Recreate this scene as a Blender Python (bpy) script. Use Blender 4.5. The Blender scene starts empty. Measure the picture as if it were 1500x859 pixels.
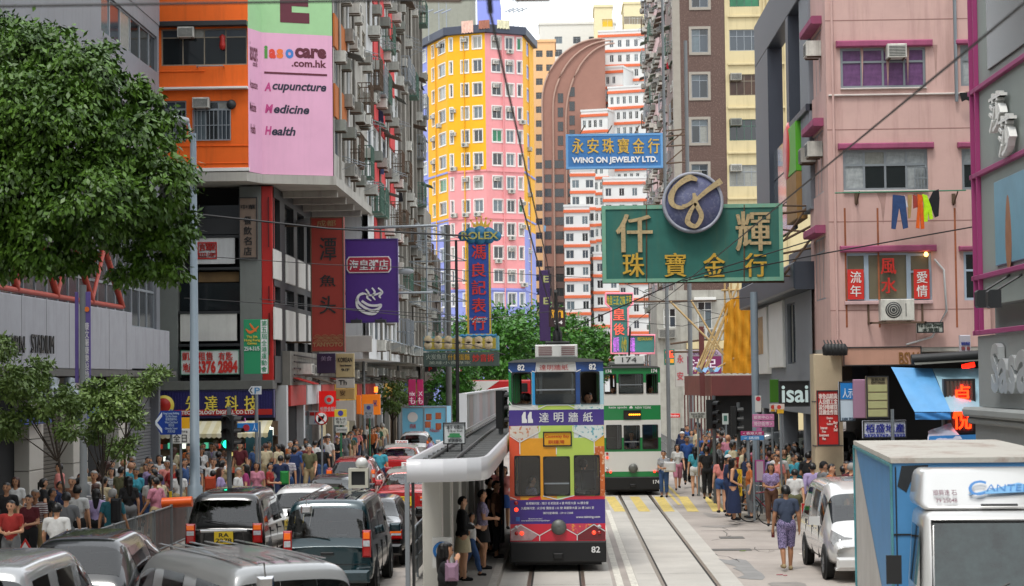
import bpy, math, random
from math import radians as R, sin, cos, pi
from mathutils import Vector, Matrix
import numpy as np
random.seed(7)
S = bpy.context.scene; COL = S.collection
# ---------------- camera, world, sun, exposure ----------------
FL, CX, CY, H = 2917.0, 750.0, 429.5, 4.0
ROLL = -0.012
_vx, _vy = 822-CX, -(556-CY)
_ux = _vx*cos(ROLL)-_vy*sin(ROLL); _uy = _vx*sin(ROLL)+_vy*cos(ROLL)
YAW = math.atan2(_ux, FL); PITCH = math.atan2(-_uy, math.hypot(FL, _ux))
M3 = (Matrix.Rotation(YAW, 3, 'Z') @ Matrix.Rotation(pi/2+PITCH, 3, 'X') @ Matrix.Rotation(ROLL, 3, 'Z'))
cd = bpy.data.cameras.new('camera'); cam = bpy.data.objects.new('camera', cd); COL.objects.link(cam)
cam.matrix_world = Matrix.Translation((0, 0, H)) @ M3.to_4x4()
cd.lens = 36*FL/1500; cd.sensor_width = 36; cd.clip_start = 0.5; cd.clip_end = 5000
cd.dof.use_dof = True; cd.dof.focus_distance = 50; cd.dof.aperture_fstop = 3.5
S.camera = cam
SUN_EL, SUN_AZ = R(62), R(200)
w = bpy.data.worlds.new('World'); S.world = w; w.use_nodes = True
nt = w.node_tree; nt.nodes.clear()
sk = nt.nodes.new('ShaderNodeTexSky'); sk.sky_type = 'NISHITA'; sk.sun_disc = False
sk.sun_elevation = SUN_EL; sk.sun_rotation = SUN_AZ; sk.air_density = 1.2; sk.dust_density = 4
sc_ = nt.nodes.new('ShaderNodeVectorMath'); sc_.operation = 'SCALE'; sc_.inputs['Scale'].default_value = 0.8
mx = nt.nodes.new('ShaderNodeMix'); mx.data_type = 'RGBA'; mx.inputs[0].default_value = 0.88
mx.inputs[7].default_value = (10.6, 11.0, 11.4, 1)
bg = nt.nodes.new('ShaderNodeBackground'); bg.inputs[1].default_value = 0.12
ow = nt.nodes.new('ShaderNodeOutputWorld')
nt.links.new(sk.outputs[0], sc_.inputs[0]); nt.links.new(sc_.outputs[0], mx.inputs[6])
nt.links.new(mx.outputs[2], bg.inputs[0]); nt.links.new(bg.outputs[0], ow.inputs[0])
sl = bpy.data.lights.new('sun', 'SUN'); sl.energy = 1.2; sl.angle = R(14); sl.color = (1, .96, .9)
so = bpy.data.objects.new('sun', sl); COL.objects.link(so)
so.rotation_euler = (pi/2-SUN_EL, 0, pi-SUN_AZ+pi*0)
_d = Vector((sin(SUN_AZ)*cos(SUN_EL), cos(SUN_AZ)*cos(SUN_EL), sin(SUN_EL)))
so.rotation_euler = _d.to_track_quat('Z', 'Y').to_euler()
vs = S.view_settings; vs.view_transform = 'Standard'; vs.look = 'None'; vs.exposure = 0.62; vs.gamma = 1
S.cycles.max_bounces = 8; S.cycles.diffuse_bounces = 4; S.cycles.glossy_bounces = 3
S.cycles.transparent_max_bounces = 12
# ---------------- photo geometry helpers ----------------
def ray(u, v): return M3 @ Vector(((u-CX)/FL, (CY-v)/FL, -1.0))
def PY(u, v, Y):
    d = ray(u, v); t = Y/d.y; return Vector((d.x*t, Y, H+d.z*t))
def PX(u, v, X):
    d = ray(u, v); t = X/d.x; return Vector((X, d.y*t, H+d.z*t))
def G(u, v, z=0.0):
    d = ray(u, v); t = (z-H)/d.z; return Vector((d.x*t, d.y*t, z))
class Frame:
    """a vertical plane: local x runs left to right as seen from its front, local y points into it"""
    def __init__(s, x, y, rz=0.0, z=0.0):
        s.o = Vector((x, y, z)); s.rz = rz; s.ex = Vector((cos(rz), sin(rz), 0)); s.ey = Vector((-sin(rz), cos(rz), 0))
    def px(s, u, v):
        d = ray(u, v); c = Vector((0, 0, H)); t = (s.o-c).dot(s.ey)/d.dot(s.ey); p = c+d*t
        return ((p-s.o).dot(s.ex), p.z-s.o.z)
    def rc(s, u0, v0, u1, v1):
        a, b = s.px(u0, (v0+v1)/2)[0], s.px(u1, (v0+v1)/2)[0]; um = (u0+u1)/2
        c, d = s.px(um, v1)[1], s.px(um, v0)[1]
        return (min(a, b), c, abs(b-a), d-c)
    def at(s, a, z, out=0.0): return s.o+s.ex*a-s.ey*out+Vector((0, 0, z))
def FY(Y): return Frame(0, Y, 0)
def FL_(X): return Frame(X, 0, pi/2)
def FR_(X): return Frame(X, 0, -pi/2)
# ---------------- materials ----------------
def lin(h):
    if not isinstance(h, str): return tuple(h)+(1,) if len(h) == 3 else h
    h = h.lstrip('#'); c = [int(h[i:i+2], 16)/255 for i in (0, 2, 4)]
    return tuple(x/12.92 if x <= .04045 else ((x+.055)/1.055)**2.4 for x in c)+(1,)
MATS = {}
def mat(name, col='808080', rough=.7, metal=0, var=.1, sc=2.0, bump=0, streak=0, emit=0, spec=.5, dirt='3a352e', bsc=None, coat=0, speck=0):
    if name in MATS: return MATS[name]
    m = bpy.data.materials.new(name); MATS[name] = m; m.use_nodes = True
    t = m.node_tree; b = t.nodes['Principled BSDF']; L = t.links; c = lin(col)
    b.inputs['Roughness'].default_value = rough; b.inputs['Metallic'].default_value = metal
    b.inputs['Specular IOR Level'].default_value = spec
    if coat: b.inputs['Coat Weight'].default_value = coat; b.inputs['Coat Roughness'].default_value = .05
    b.inputs['Base Color'].default_value = c
    if emit:
        b.inputs['Emission Color'].default_value = c; b.inputs['Emission Strength'].default_value = emit
    tc = None
    if var or bump or streak or speck:
        tc = t.nodes.new('ShaderNodeTexCoord')
    cur = None
    if var:
        n = t.nodes.new('ShaderNodeTexNoise'); n.inputs['Scale'].default_value = sc; n.inputs['Detail'].default_value = 6
        n.inputs['Roughness'].default_value = .65
        L.new(tc.outputs['Object'], n.inputs['Vector'])
        mr = t.nodes.new('ShaderNodeMapRange'); mr.inputs[1].default_value = .3; mr.inputs[2].default_value = .7
        mr.inputs[3].default_value = 1-var; mr.inputs[4].default_value = 1+var*.6
        L.new(n.outputs[0], mr.inputs[0])
        x = t.nodes.new('ShaderNodeMix'); x.data_type = 'RGBA'; x.blend_type = 'MULTIPLY'; x.inputs[0].default_value = 1
        x.inputs[6].default_value = c; L.new(mr.outputs[0], x.inputs[7]); cur = x.outputs[2]
    if streak:
        mp = t.nodes.new('ShaderNodeMapping'); mp.inputs['Scale'].default_value = (1.6, 1.6, .12)
        L.new(tc.outputs['Object'], mp.inputs[0])
        n = t.nodes.new('ShaderNodeTexNoise'); n.inputs['Scale'].default_value = 1.6; n.inputs['Detail'].default_value = 7
        n.inputs['Roughness'].default_value = .7
        L.new(mp.outputs[0], n.inputs['Vector'])
        mr = t.nodes.new('ShaderNodeMapRange'); mr.inputs[1].default_value = .5; mr.inputs[2].default_value = .72
        mr.inputs[3].default_value = 0; mr.inputs[4].default_value = streak; L.new(n.outputs[0], mr.inputs[0])
        x = t.nodes.new('ShaderNodeMix'); x.data_type = 'RGBA'
        L.new(mr.outputs[0], x.inputs[0])
        if cur: L.new(cur, x.inputs[6])
        else: x.inputs[6].default_value = c
        x.inputs[7].default_value = lin(dirt); cur = x.outputs[2]
    if speck:
        n = t.nodes.new('ShaderNodeTexNoise'); n.inputs['Scale'].default_value = 14; n.inputs['Detail'].default_value = 3
        L.new(tc.outputs['Object'], n.inputs['Vector'])
        mr = t.nodes.new('ShaderNodeMapRange'); mr.inputs[1].default_value = .55; mr.inputs[2].default_value = .62
        mr.inputs[3].default_value = 0; mr.inputs[4].default_value = speck; L.new(n.outputs[0], mr.inputs[0])
        x = t.nodes.new('ShaderNodeMix'); x.data_type = 'RGBA'; L.new(mr.outputs[0], x.inputs[0])
        if cur: L.new(cur, x.inputs[6])
        else: x.inputs[6].default_value = c
        x.inputs[7].default_value = lin(dirt); cur = x.outputs[2]
    if cur: L.new(cur, b.inputs['Base Color'])
    if bump:
        n = t.nodes.new('ShaderNodeTexNoise'); n.inputs['Scale'].default_value = bsc or sc*8; n.inputs['Detail'].default_value = 4
        L.new(tc.outputs['Object'], n.inputs['Vector'])
        bp = t.nodes.new('ShaderNodeBump'); bp.inputs['Strength'].default_value = bump; bp.inputs['Distance'].default_value = .02
        L.new(n.outputs[0], bp.inputs['Height']); L.new(bp.outputs[0], b.inputs['Normal'])
    return m
def clear_glass(name='clear_glass', tint=(.92, .95, .95), refl=.0):
    if name in MATS: return MATS[name]
    m = bpy.data.materials.new(name); MATS[name] = m; m.use_nodes = True; t = m.node_tree; t.nodes.clear()
    o = t.nodes.new('ShaderNodeOutputMaterial'); a = t.nodes.new('ShaderNodeBsdfTransparent'); a.inputs[0].default_value = tint+(1,)
    g = t.nodes.new('ShaderNodeBsdfGlossy'); g.inputs['Roughness'].default_value = .03; g.inputs[0].default_value = (1, 1, 1, 1)
    x = t.nodes.new('ShaderNodeMixShader'); f = t.nodes.new('ShaderNodeFresnel'); f.inputs[0].default_value = 1.5
    ad = t.nodes.new('ShaderNodeMath'); ad.operation = 'ADD'; ad.inputs[1].default_value = refl*.5
    t.links.new(f.outputs[0], ad.inputs[0]); t.links.new(ad.outputs[0], x.inputs[0])
    t.links.new(a.outputs[0], x.inputs[1]); t.links.new(g.outputs[0], x.inputs[2]); t.links.new(x.outputs[0], o.inputs[0])
    return m
CG = clear_glass()
# ---------------- mesh helpers ----------------
class MB:
    def __init__(s): s.v = []; s.f = []; s.m = []; s.sm = []
    def add(s, vs_, fs, m=0, smooth=False):
        n = len(s.v); s.v += [tuple(p) for p in vs_]
        for f in fs: s.f.append([i+n for i in f]); s.m.append(m); s.sm.append(smooth)
        return s
    def box(s, x0, y0, z0, x1, y1, z1, m=0):
        return s.add([(x0, y0, z0), (x1, y0, z0), (x1, y1, z0), (x0, y1, z0), (x0, y0, z1), (x1, y0, z1), (x1, y1, z1), (x0, y1, z1)],
              [(0, 3, 2, 1), (4, 5, 6, 7), (0, 1, 5, 4), (1, 2, 6, 5), (2, 3, 7, 6), (3, 0, 4, 7)], m)
    def cbox(s, c, sx, sy, sz, m=0):
        return s.box(c[0]-sx/2, c[1]-sy/2, c[2]-sz/2, c[0]+sx/2, c[1]+sy/2, c[2]+sz/2, m)
    def bbox(s, x0, y0, z0, x1, y1, z1, b=.02, m=0):
        """box with chamfered front (-y) edges"""
        v = [(x0+b, y0, z0+b), (x1-b, y0, z0+b), (x1-b, y0, z1-b), (x0+b, y0, z1-b),
             (x0, y0+b, z0), (x1, y0+b, z0), (x1, y0+b, z1), (x0, y0+b, z1),
             (x0, y1, z0), (x1, y1, z0), (x1, y1, z1), (x0, y1, z1)]
        f = [(0, 1, 2, 3), (11, 10, 9, 8)]
        for k in range(4):
            n = (k+1) % 4; f += [(4+k, 4+n, n, k), (8+k, 8+n, 4+n, 4+k)]
        return s.add(v, f, m)
    def tube(s, pts, r, n=8, m=0, caps=True, r2=None):
        pts = [Vector(p) for p in pts]; rings = []; L = len(pts)
        for i, p in enumerate(pts):
            d = (pts[min(i+1, L-1)]-pts[max(i-1, 0)])
            d = d.normalized() if d.length > 1e-9 else Vector((0, 0, 1))
            a = d.cross(Vector((0, 0, 1)) if abs(d.z) < .9 else Vector((1, 0, 0))).normalized(); b = d.cross(a)
            rr = r if r2 is None else r+(r2-r)*i/max(1, L-1)
            if isinstance(r, (list, tuple)): rr = r[i]
            rings.append([p+(a*cos(2*pi*k/n)+b*sin(2*pi*k/n))*rr for k in range(n)])
        v = [q for g in rings for q in g]; f = []
        for i in range(L-1):
            for k in range(n): f.append((i*n+k, i*n+(k+1) % n, (i+1)*n+(k+1) % n, (i+1)*n+k))
        s.add(v, f, m, n > 5)
        if caps: s.add(rings[0], [tuple(range(n))], m); s.add(rings[-1], [tuple(range(n-1, -1, -1))], m)
        return s
    def poly(s, pts, y0, y1, m=0):
        """polygon in the x-z plane extruded from y0 (front) to y1"""
        n = len(pts); v = [(x, y0, z) for x, z in pts]+[(x, y1, z) for x, z in pts]
        ar = sum(pts[i][0]*pts[(i+1) % n][1]-pts[(i+1) % n][0]*pts[i][1] for i in range(n))
        fr = tuple(range(n)) if ar > 0 else tuple(range(n-1, -1, -1))
        s.add(v, [fr, tuple(i+n for i in reversed(fr))], m)
        for i in range(n):
            j = (i+1) % n; q = (i, i+n, j+n, j)
            s.add([v[k] for k in q], [(0, 1, 2, 3) if ar > 0 else (3, 2, 1, 0)], m)
        return s
    def lathe(s, prof, c=(0, 0, 0), n=16, m=0, ax='z'):
        v = []; f = []
        for r, z in prof:
            for k in range(n):
                a = 2*pi*k/n
                p = (r*cos(a), r*sin(a), z) if ax == 'z' else ((r*cos(a), z, r*sin(a)) if ax == 'y' else (z, r*cos(a), r*sin(a)))
                v.append((p[0]+c[0], p[1]+c[1], p[2]+c[2]))
        for i in range(len(prof)-1):
            for k in range(n): f.append((i*n+k, i*n+(k+1) % n, (i+1)*n+(k+1) % n, (i+1)*n+k))
        return s.add(v, f, m, True)
    def mesh(s, name, mats):
        me = bpy.data.meshes.new(name); me.from_pydata(s.v, [], s.f)
        for q in (mats if isinstance(mats, (list, tuple)) else [mats]): me.materials.append(q)
        me.polygons.foreach_set('material_index', s.m); me.polygons.foreach_set('use_smooth', s.sm)
        me.update(); return me
def link(name, me, parent=None, loc=(0, 0, 0), rz=0.0, kind=None, label=None, cat=None, group=None):
    o = bpy.data.objects.new(name, me); COL.objects.link(o)
    o.location = loc; o.rotation_euler = (0, 0, rz)
    if parent is not None: o.parent = parent
    if kind: o['kind'] = kind
    if label: o['label'] = label
    if cat: o['category'] = cat
    if group: o['group'] = group
    return o
def thing(name, label, cat, loc=(0, 0, 0), rz=0.0, group=None): return link(name, None, None, loc, rz, None, label, cat, group)
def put(name, mb, mats, parent=None, loc=(0, 0, 0), rz=0.0, **k): return link(name, mb.mesh(name, mats), parent, loc, rz, **k)
def copy_tree(o, parent=None):
    c = o.copy(); COL.objects.link(c)
    if parent is not None: c.parent = parent
    for ch in list(o.children): copy_tree(ch, c)
    return c
CACHE = {}
def cached(key, fn):
    if key not in CACHE: CACHE[key] = fn()
    return CACHE[key]
# ---- lettering ----
def txt_pts(s_, bold=0.0, shear=0.0, spacing=1.0):
    key = ('t', s_, bold, shear, spacing)
    if key in CACHE: return CACHE[key]
    cu = bpy.data.curves.new('tmp', 'FONT'); cu.body = s_; cu.size = 1; cu.offset = bold; cu.shear = shear; cu.resolution_u = 3
    cu.space_character = spacing; cu.align_x = 'CENTER'; cu.space_line = .95
    o = bpy.data.objects.new('tmp', cu); me = bpy.data.meshes.new_from_object(o)
    v = [(p.co.x, p.co.y) for p in me.vertices]; f = [tuple(p.vertices) for p in me.polygons]
    bpy.data.objects.remove(o); bpy.data.curves.remove(cu); bpy.data.meshes.remove(me)
    CACHE[key] = (v, f); return CACHE[key]
def txt(mb, s_, x, z, w_, h_, y=0.0, dep=.02, m=0, bold=0.01, shear=0.0, spacing=1.0):
    """lettering filling the rectangle (x, z, w, h), front at y, thickness dep"""
    if any(ord(c) > 0x2e80 for c in s_) and bold > .009:
        e = min(w_, h_)*min(.035, bold*1.3); txt(mb, s_, x, z, w_-e, h_, y-.0015, dep, m, .002, shear, spacing); return txt(mb, s_, x+e, z, w_-e, h_, y, dep, m, .002, shear, spacing)
    v, f = txt_pts(s_, bold, shear, spacing)
    if not v: return mb
    a = np.array(v); lo = a.min(0); hi = a.max(0); sp = np.maximum(hi-lo, 1e-6)
    q = (a-lo)/sp*np.array([w_, h_])+np.array([x, z]); n = len(q)
    mb.add([(p[0], y, p[1]) for p in q], f, m)
    if dep > .012:
        cnt = {}
        for g in f:
            for i in range(len(g)):
                e = (g[i], g[(i+1) % len(g)]); k = tuple(sorted(e)); cnt[k] = None if k in cnt else e
        ed = [e for e in cnt.values() if e]
        for e in ed:
            p, r = q[e[0]], q[e[1]]
            mb.add([(p[0], y, p[1]), (r[0], y, r[1]), (r[0], y+dep, r[1]), (p[0], y+dep, p[1])], [(3, 2, 1, 0)], m)
    return mb
# ---- walls with real openings ----
def wallmesh(s0, s1, z0, z1, holes, dep=.15, mb=None, m=0, y=0.0, m2=None):
    mb = mb or MB(); m2 = m if m2 is None else m2
    hs = []
    for (a, b, c, d) in holes:
        a0, a1, b0, b1 = max(a, s0), min(a+c, s1), max(b, z0), min(b+d, z1)
        if a1-a0 > .01 and b1-b0 > .01: hs.append((a0, b0, a1, b1))
    zs = sorted({z0, z1, *[h[1] for h in hs], *[h[3] for h in hs]})
    for i in range(len(zs)-1):
        lo, hi = zs[i], zs[i+1]
        if hi-lo < 1e-4: continue
        mid = (lo+hi)/2; iv = sorted((h[0], h[2]) for h in hs if h[1] < mid < h[3]); x = s0
        for a, b in iv+[(s1, s1)]:
            if a > x+1e-4: mb.add([(x, y, lo), (a, y, lo), (a, y, hi), (x, y, hi)], [(0, 1, 2, 3)], m)
            x = max(x, b)
    for a0, b0, a1, b1 in hs:
        v = [(a0, y, b0), (a1, y, b0), (a1, y, b1), (a0, y, b1), (a0, y+dep, b0), (a1, y+dep, b0), (a1, y+dep, b1), (a0, y+dep, b1)]
        mb.add(v, [(0, 1, 5, 4), (1, 2, 6, 5), (2, 3, 7, 6), (3, 0, 4, 7)], m2)
    return mb
def wall(F, s0, s1, z0, z1, holes, m, parent=None, dep=.18, name='wall', **k):
    return put(name, wallmesh(s0, s1, z0, z1, holes, dep), m, parent, F.o, F.rz, **k)
def slab(F, parent, s0, z0, s1, z1, y0, y1, m, name='cornice', **k):
    return put(name, MB().box(s0, y0, z0, s1, y1, z1), m, parent, F.o, F.rz, **k)
def panes():
    return [mat('window_glass_dark', '1a2022', .08, var=0, spec=.8), mat('window_glass_grey', '39424a', .1, var=0, spec=.8),
            mat('window_glass_sky', '5d6a70', .12, var=.3, sc=3, spec=.8), mat('curtain_behind_glass', '8f9089', .25, var=.25, sc=9, spec=.7)]
def window(parent, F, s, z, w, h, cols=2, top=0.0, fm=None, pm=None, y=.06, fw=.05, merged=False, bottom=0.0, pmat=None, proud=0):
    fm = fm or mat('window_frame_white', 'c9ccc8', .5, var=.1); pm = pm or panes()
    def mk():
        b = MB(); t = .05
        b.box(0, 0, 0, w, t, fw); b.box(0, 0, h-fw, w, t, h); b.box(0, 0, fw, fw, t, h-fw); b.box(w-fw, 0, fw, w, t, h-fw)
        for c in range(1, cols): x = w*c/cols; b.box(x-fw*.4, .003, fw, x+fw*.4, t, h-fw)
        if top: b.box(fw, -.002, h-top-fw*.4, w-fw, t, h-top+fw*.4)
        if bottom: b.box(fw, -.002, bottom-fw*.4, w-fw, t, bottom+fw*.4)
        return b
    kx = ('w', round(w, 2), round(h, 2), cols, round(top, 2), round(bottom, 2), fm.name, merged and (pmat or random.choice(pm)).name)
    if merged:
        def mm():
            b = mk(); b.box(0, .03, 0, w, .045, h, 1); return b.mesh('window', [fm, bpy.data.materials[kx[-1]]])
        return link('window', cached(kx, mm), parent, F.at(s, z, proud or -abs(y)), F.rz)
    o = link('window', cached(kx, lambda: mk().mesh('window', fm)), parent, F.at(s, z, proud or -abs(y)), F.rz)
    rows = [(fw, h-top-fw*.4 if top else h-fw)]+([(h-top+fw*.4, h-fw)] if top else [])
    for c in range(cols):
        x0 = fw if c == 0 else w*c/cols+fw*.4; x1 = w-fw if c == cols-1 else w*(c+1)/cols-fw*.4
        for (a, b) in rows:
            km = (pmat or random.choice(pm))
            me = cached(('p', round(x1-x0, 2), round(b-a, 2), km.name), lambda: MB().box(0, 0, 0, x1-x0, .012, b-a).mesh('pane', km))
            link('pane', me, o, (x0, .03, a), 0)
    return o
def fan_disc(b, x, y, z, r, m):
    b.lathe([(r*.15, y), (r*.98, y+.002), (r, y+.01)], (x, 0, z), 14, m, 'y')
def ac(parent, F, s, z, w=.62, h=.42, d=.42, kind=0, split=False):
    def mk():
        b = MB(); b.bbox(0, -d, 0, w, 0, h, .02, 0); n = 7
        if split:
            b.lathe([(0, -d-.006), (h*.38, -d-.006), (h*.4, -d+.02)], (w*.38, 0, h*.5), 16, 1, 'y')
            for k in range(3): b.lathe([(h*(.1+.1*k), -d-.016), (h*(.12+.1*k), -d-.016)], (w*.38, 0, h*.5), 16, 0, 'y')
            b.box(w*.74, -d-.008, h*.2, w*.76, -d+.01, h*.8, 1)
        else:
            for k in range(n):
                zz = h*(.12+.76*k/n); b.box(w*.08, -d-.006, zz, w*.92, -d+.01, zz+h*.055, 1)
        b.box(w*.1, -d*.9, -.04, w*.16, 0, -.003, 2); b.box(w*.84, -d*.9, -.04, w*.9, 0, -.003, 2)
        return b.mesh('air_conditioner', [mat('ac_casing_%d' % kind, ['b9b8b0', '9a9890', 'cfcdc4', '7d8078'][kind], .6, var=.2, sc=5, streak=.5),
               mat('ac_grille', '3a3c3b', .6), mat('rusty_bracket', '5a4636', .8, var=.3)])
    return link('air_conditioner', cached(('ac', w, h, d, kind, split), mk), parent, F.at(s, z), F.rz)
# ---------------- vehicle bodies grown from a cage ----------------
def evaluated(me, mods):
    o = bpy.data.objects.new('tmp', me); COL.objects.link(o)
    for t, kw in mods:
        m = o.modifiers.new('m', t)
        for k, v in kw.items(): setattr(m, k, v)
    dg = bpy.context.evaluated_depsgraph_get(); r = bpy.data.meshes.new_from_object(o.evaluated_get(dg)); bpy.data.objects.remove(o); return r
VK = {  # station: y, half width, sill z, belt z, roof z, roof half width ; tag of the span that follows: '' body, R rear glass, S side glass, F windscreen
 'van': [(0, .80, .45, .95, 1.0, .70, ''), (.04, .845, .3, 1.02, 1.06, .76, 'R'), (.17, .845, .25, 1.02, 1.9, .72, ''), (.3, .845, .25, 1.02, 1.95, .72, 'S'), (1.55, .845, .25, 1.02, 1.98, .73, ''), (1.65, .845, .25, 1.02, 1.98, .73, 'S'),
   (2.85, .845, .25, 1.0, 1.97, .72, ''), (2.95, .845, .25, 1.0, 1.96, .72, 'S'), (3.75, .845, .25, .98, 1.9, .70, 'F'), (4.35, .84, .25, .98, 1.08, .74, ''), (4.6, .82, .3, .9, .97, .72, ''), (4.7, .76, .4, .8, .85, .66, '')],
 'mpv': [(0, .78, .4, .95, 1.0, .68, ''), (.05, .85, .28, 1.02, 1.06, .76, 'R'), (.25, .85, .25, 1.02, 1.78, .69, ''), (.4, .85, .25, 1.02, 1.84, .69, 'S'), (1.4, .85, .25, 1.0, 1.87, .70, ''), (1.5, .85, .25, 1.0, 1.87, .70, 'S'),
   (2.6, .85, .25, .98, 1.86, .69, ''), (2.7, .85, .25, .98, 1.85, .69, 'S'), (3.3, .85, .25, .96, 1.72, .66, 'F'), (4.0, .84, .25, .94, 1.08, .72, ''), (4.6, .80, .3, .8, .88, .66, ''), (4.72, .7, .4, .65, .7, .58, '')],
 'hatch': [(0, .76, .4, .8, .85, .62, ''), (.06, .84, .28, .9, .95, .7, 'R'), (.55, .85, .22, .92, 1.44, .6, ''), (.7, .85, .22, .92, 1.48, .61, 'S'), (1.7, .85, .22, .92, 1.52, .62, ''), (1.8, .85, .22, .92, 1.52, .62, 'S'),
   (2.6, .85, .22, .9, 1.44, .6, 'F'), (3.25, .85, .22, .9, 1.0, .68, ''), (3.95, .82, .25, .76, .82, .6, ''), (4.1, .72, .38, .6, .65, .55, '')],
 'sedan': [(0, .76, .42, .84, .9, .62, ''), (.08, .84, .26, .92, .98, .7, ''), (.8, .86, .2, .94, 1.02, .7, 'R'), (1.4, .86, .2, .94, 1.4, .58, ''), (1.5, .86, .2, .94, 1.42, .58, 'S'), (2.35, .86, .2, .93, 1.46, .6, ''), (2.43, .86, .2, .93, 1.46, .6, 'S'),
   (3.05, .86, .2, .92, 1.4, .58, 'F'), (3.75, .86, .2, .9, .98, .68, ''), (4.55, .82, .25, .76, .82, .6, ''), (4.7, .72, .38, .62, .66, .55, '')]}
def car_meshes(kind, sx=1.0, sz=1.0, sy=1.0):
    def mk():
        st = VK[kind]; ring = []
        for (y, w_, zs, zb, zr, wr, tg) in st:
            h = [(w_*.9, zs), (w_, zs+.14), (w_*1.01, (zs+zb)*.55), (w_*.98, zb), (wr, zr-.1*min(1, (zr-zb)/.4)), (wr*.86, zr-.01), (wr*.4, zr+.012)]
            ring.append([(x*sx, y*sy, z*sz) for x, z in h]+[(-x*sx, y*sy, z*sz) for x, z in reversed(h)])
        n = 14; v = [p for r in ring for p in r]; f = []; m = []
        for i in range(len(ring)-1):
            tg = st[i][6]
            for j in range(n):
                k = (j+1) % n; f.append((i*n+j, i*n+k, (i+1)*n+k, (i+1)*n+j))
                mi = 0
                if tg in ('R', 'F') and 4 <= j <= 8: mi = 1 if tg == 'R' else 2
                if tg == 'S' and j in (3, 9): mi = 3+i
                m.append(mi)
        for i, rev in ((0, 1), (len(ring)-1, 0)):
            b0 = i*n
            for j in range(6):
                q = (b0+j, b0+j+1, b0+12-j, b0+13-j); f.append(q if rev else q[::-1]); m.append(0)
        me = bpy.data.meshes.new('t'); me.from_pydata(v, [], f); me.polygons.foreach_set('material_index', m)
        for k in range(16): me.materials.append(None)
        e = evaluated(me, [('SUBSURF', dict(levels=2, render_levels=2))]); out = {}
        nv = np.array([tuple(x.co) for x in e.vertices]); nn = np.array([tuple(x.normal) for x in e.vertices])
        cen = np.array([0, 2.2*sy, .9*sz]); flip = 1 if np.mean(np.sum((nv-cen)*nn, 1)) > 0 else -1
        for mi, nm in [(0, 'body'), (1, 'rear_window'), (2, 'windscreen')]+[(3+i, 'side_window') for i in range(len(st)) if st[i][6] == 'S']:
            P = [p for p in e.polygons if p.material_index == mi]
            grp = [P]
            if mi >= 3: grp = [[p for p in P if p.center.x > 0], [p for p in P if p.center.x <= 0]]
            for g in grp:
                ids = sorted({i for p in g for i in p.vertices}); ix = {a: k for k, a in enumerate(ids)}
                vv = [tuple(nv[i]+flip*nn[i]*(.004 if mi else 0)) for i in ids]
                r = bpy.data.meshes.new(nm); r.from_pydata(vv, [], [[ix[i] for i in p.vertices] if flip > 0 else [ix[i] for i in reversed(p.vertices)] for p in g]); r.polygons.foreach_set('use_smooth', [True]*len(g)); out.setdefault(nm, []).append(r)
        return out
    return cached(('car', kind, sx, sz, sy), mk)
cgl = clear_glass('tinted_car_glass', (.3, .33, .33), .04); cgl2 = clear_glass('pale_car_glass', (.5, .55, .55), .06); dgl = mat('dark_coach_glass', '0c1012', .05, var=0, spec=.45); rub = mat('tyre_rubber', '161616', .8, var=.1); chr_ = mat('chrome', 'c8c8c8', .15, metal=1, var=0)
tlr = mat('tail_lamp_red', 'a01010', .2, var=.1, emit=.05, coat=1); tla = mat('indicator_amber', 'd86010', .2, var=.1, emit=.25, coat=1); plm = mat('number_plate_yellow', 'd8b820', .5, var=0); clr_l = mat('clear_lamp', 'b8bcc0', .1, var=.3, sc=20, spec=1); blkp = mat('black_plastic', '1a1b1c', .5, var=0)
def wheel_mesh():
    def mk():
        t = MB().lathe([(.2, -.1), (.3, -.1), (.315, -.06), (.315, .06), (.3, .1), (.2, .1)], (0, 0, 0), 24, 0, 'x').mesh('tyre', rub)
        b = MB(); b.lathe([(0, .05), (.06, .06), (.2, .08), (.21, .1), (.2, .095)], (0, 0, 0), 20, 0, 'x'); b.lathe([(0, -.05), (.06, -.06), (.2, -.08), (.21, -.1)], (0, 0, 0), 20, 0, 'x')
        for k in range(7): a = 2*pi*k/7; b.tube([(.085, 0, 0), (.085, .2*cos(a), .2*sin(a))], .02, 4).tube([(-.085, 0, 0), (-.085, .2*cos(a), .2*sin(a))], .02, 4)
        return t, b.mesh('rim', mat('alloy_rim', '8c8e90', .3, metal=.8, var=0))
    return cached('wheel', mk)
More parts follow.
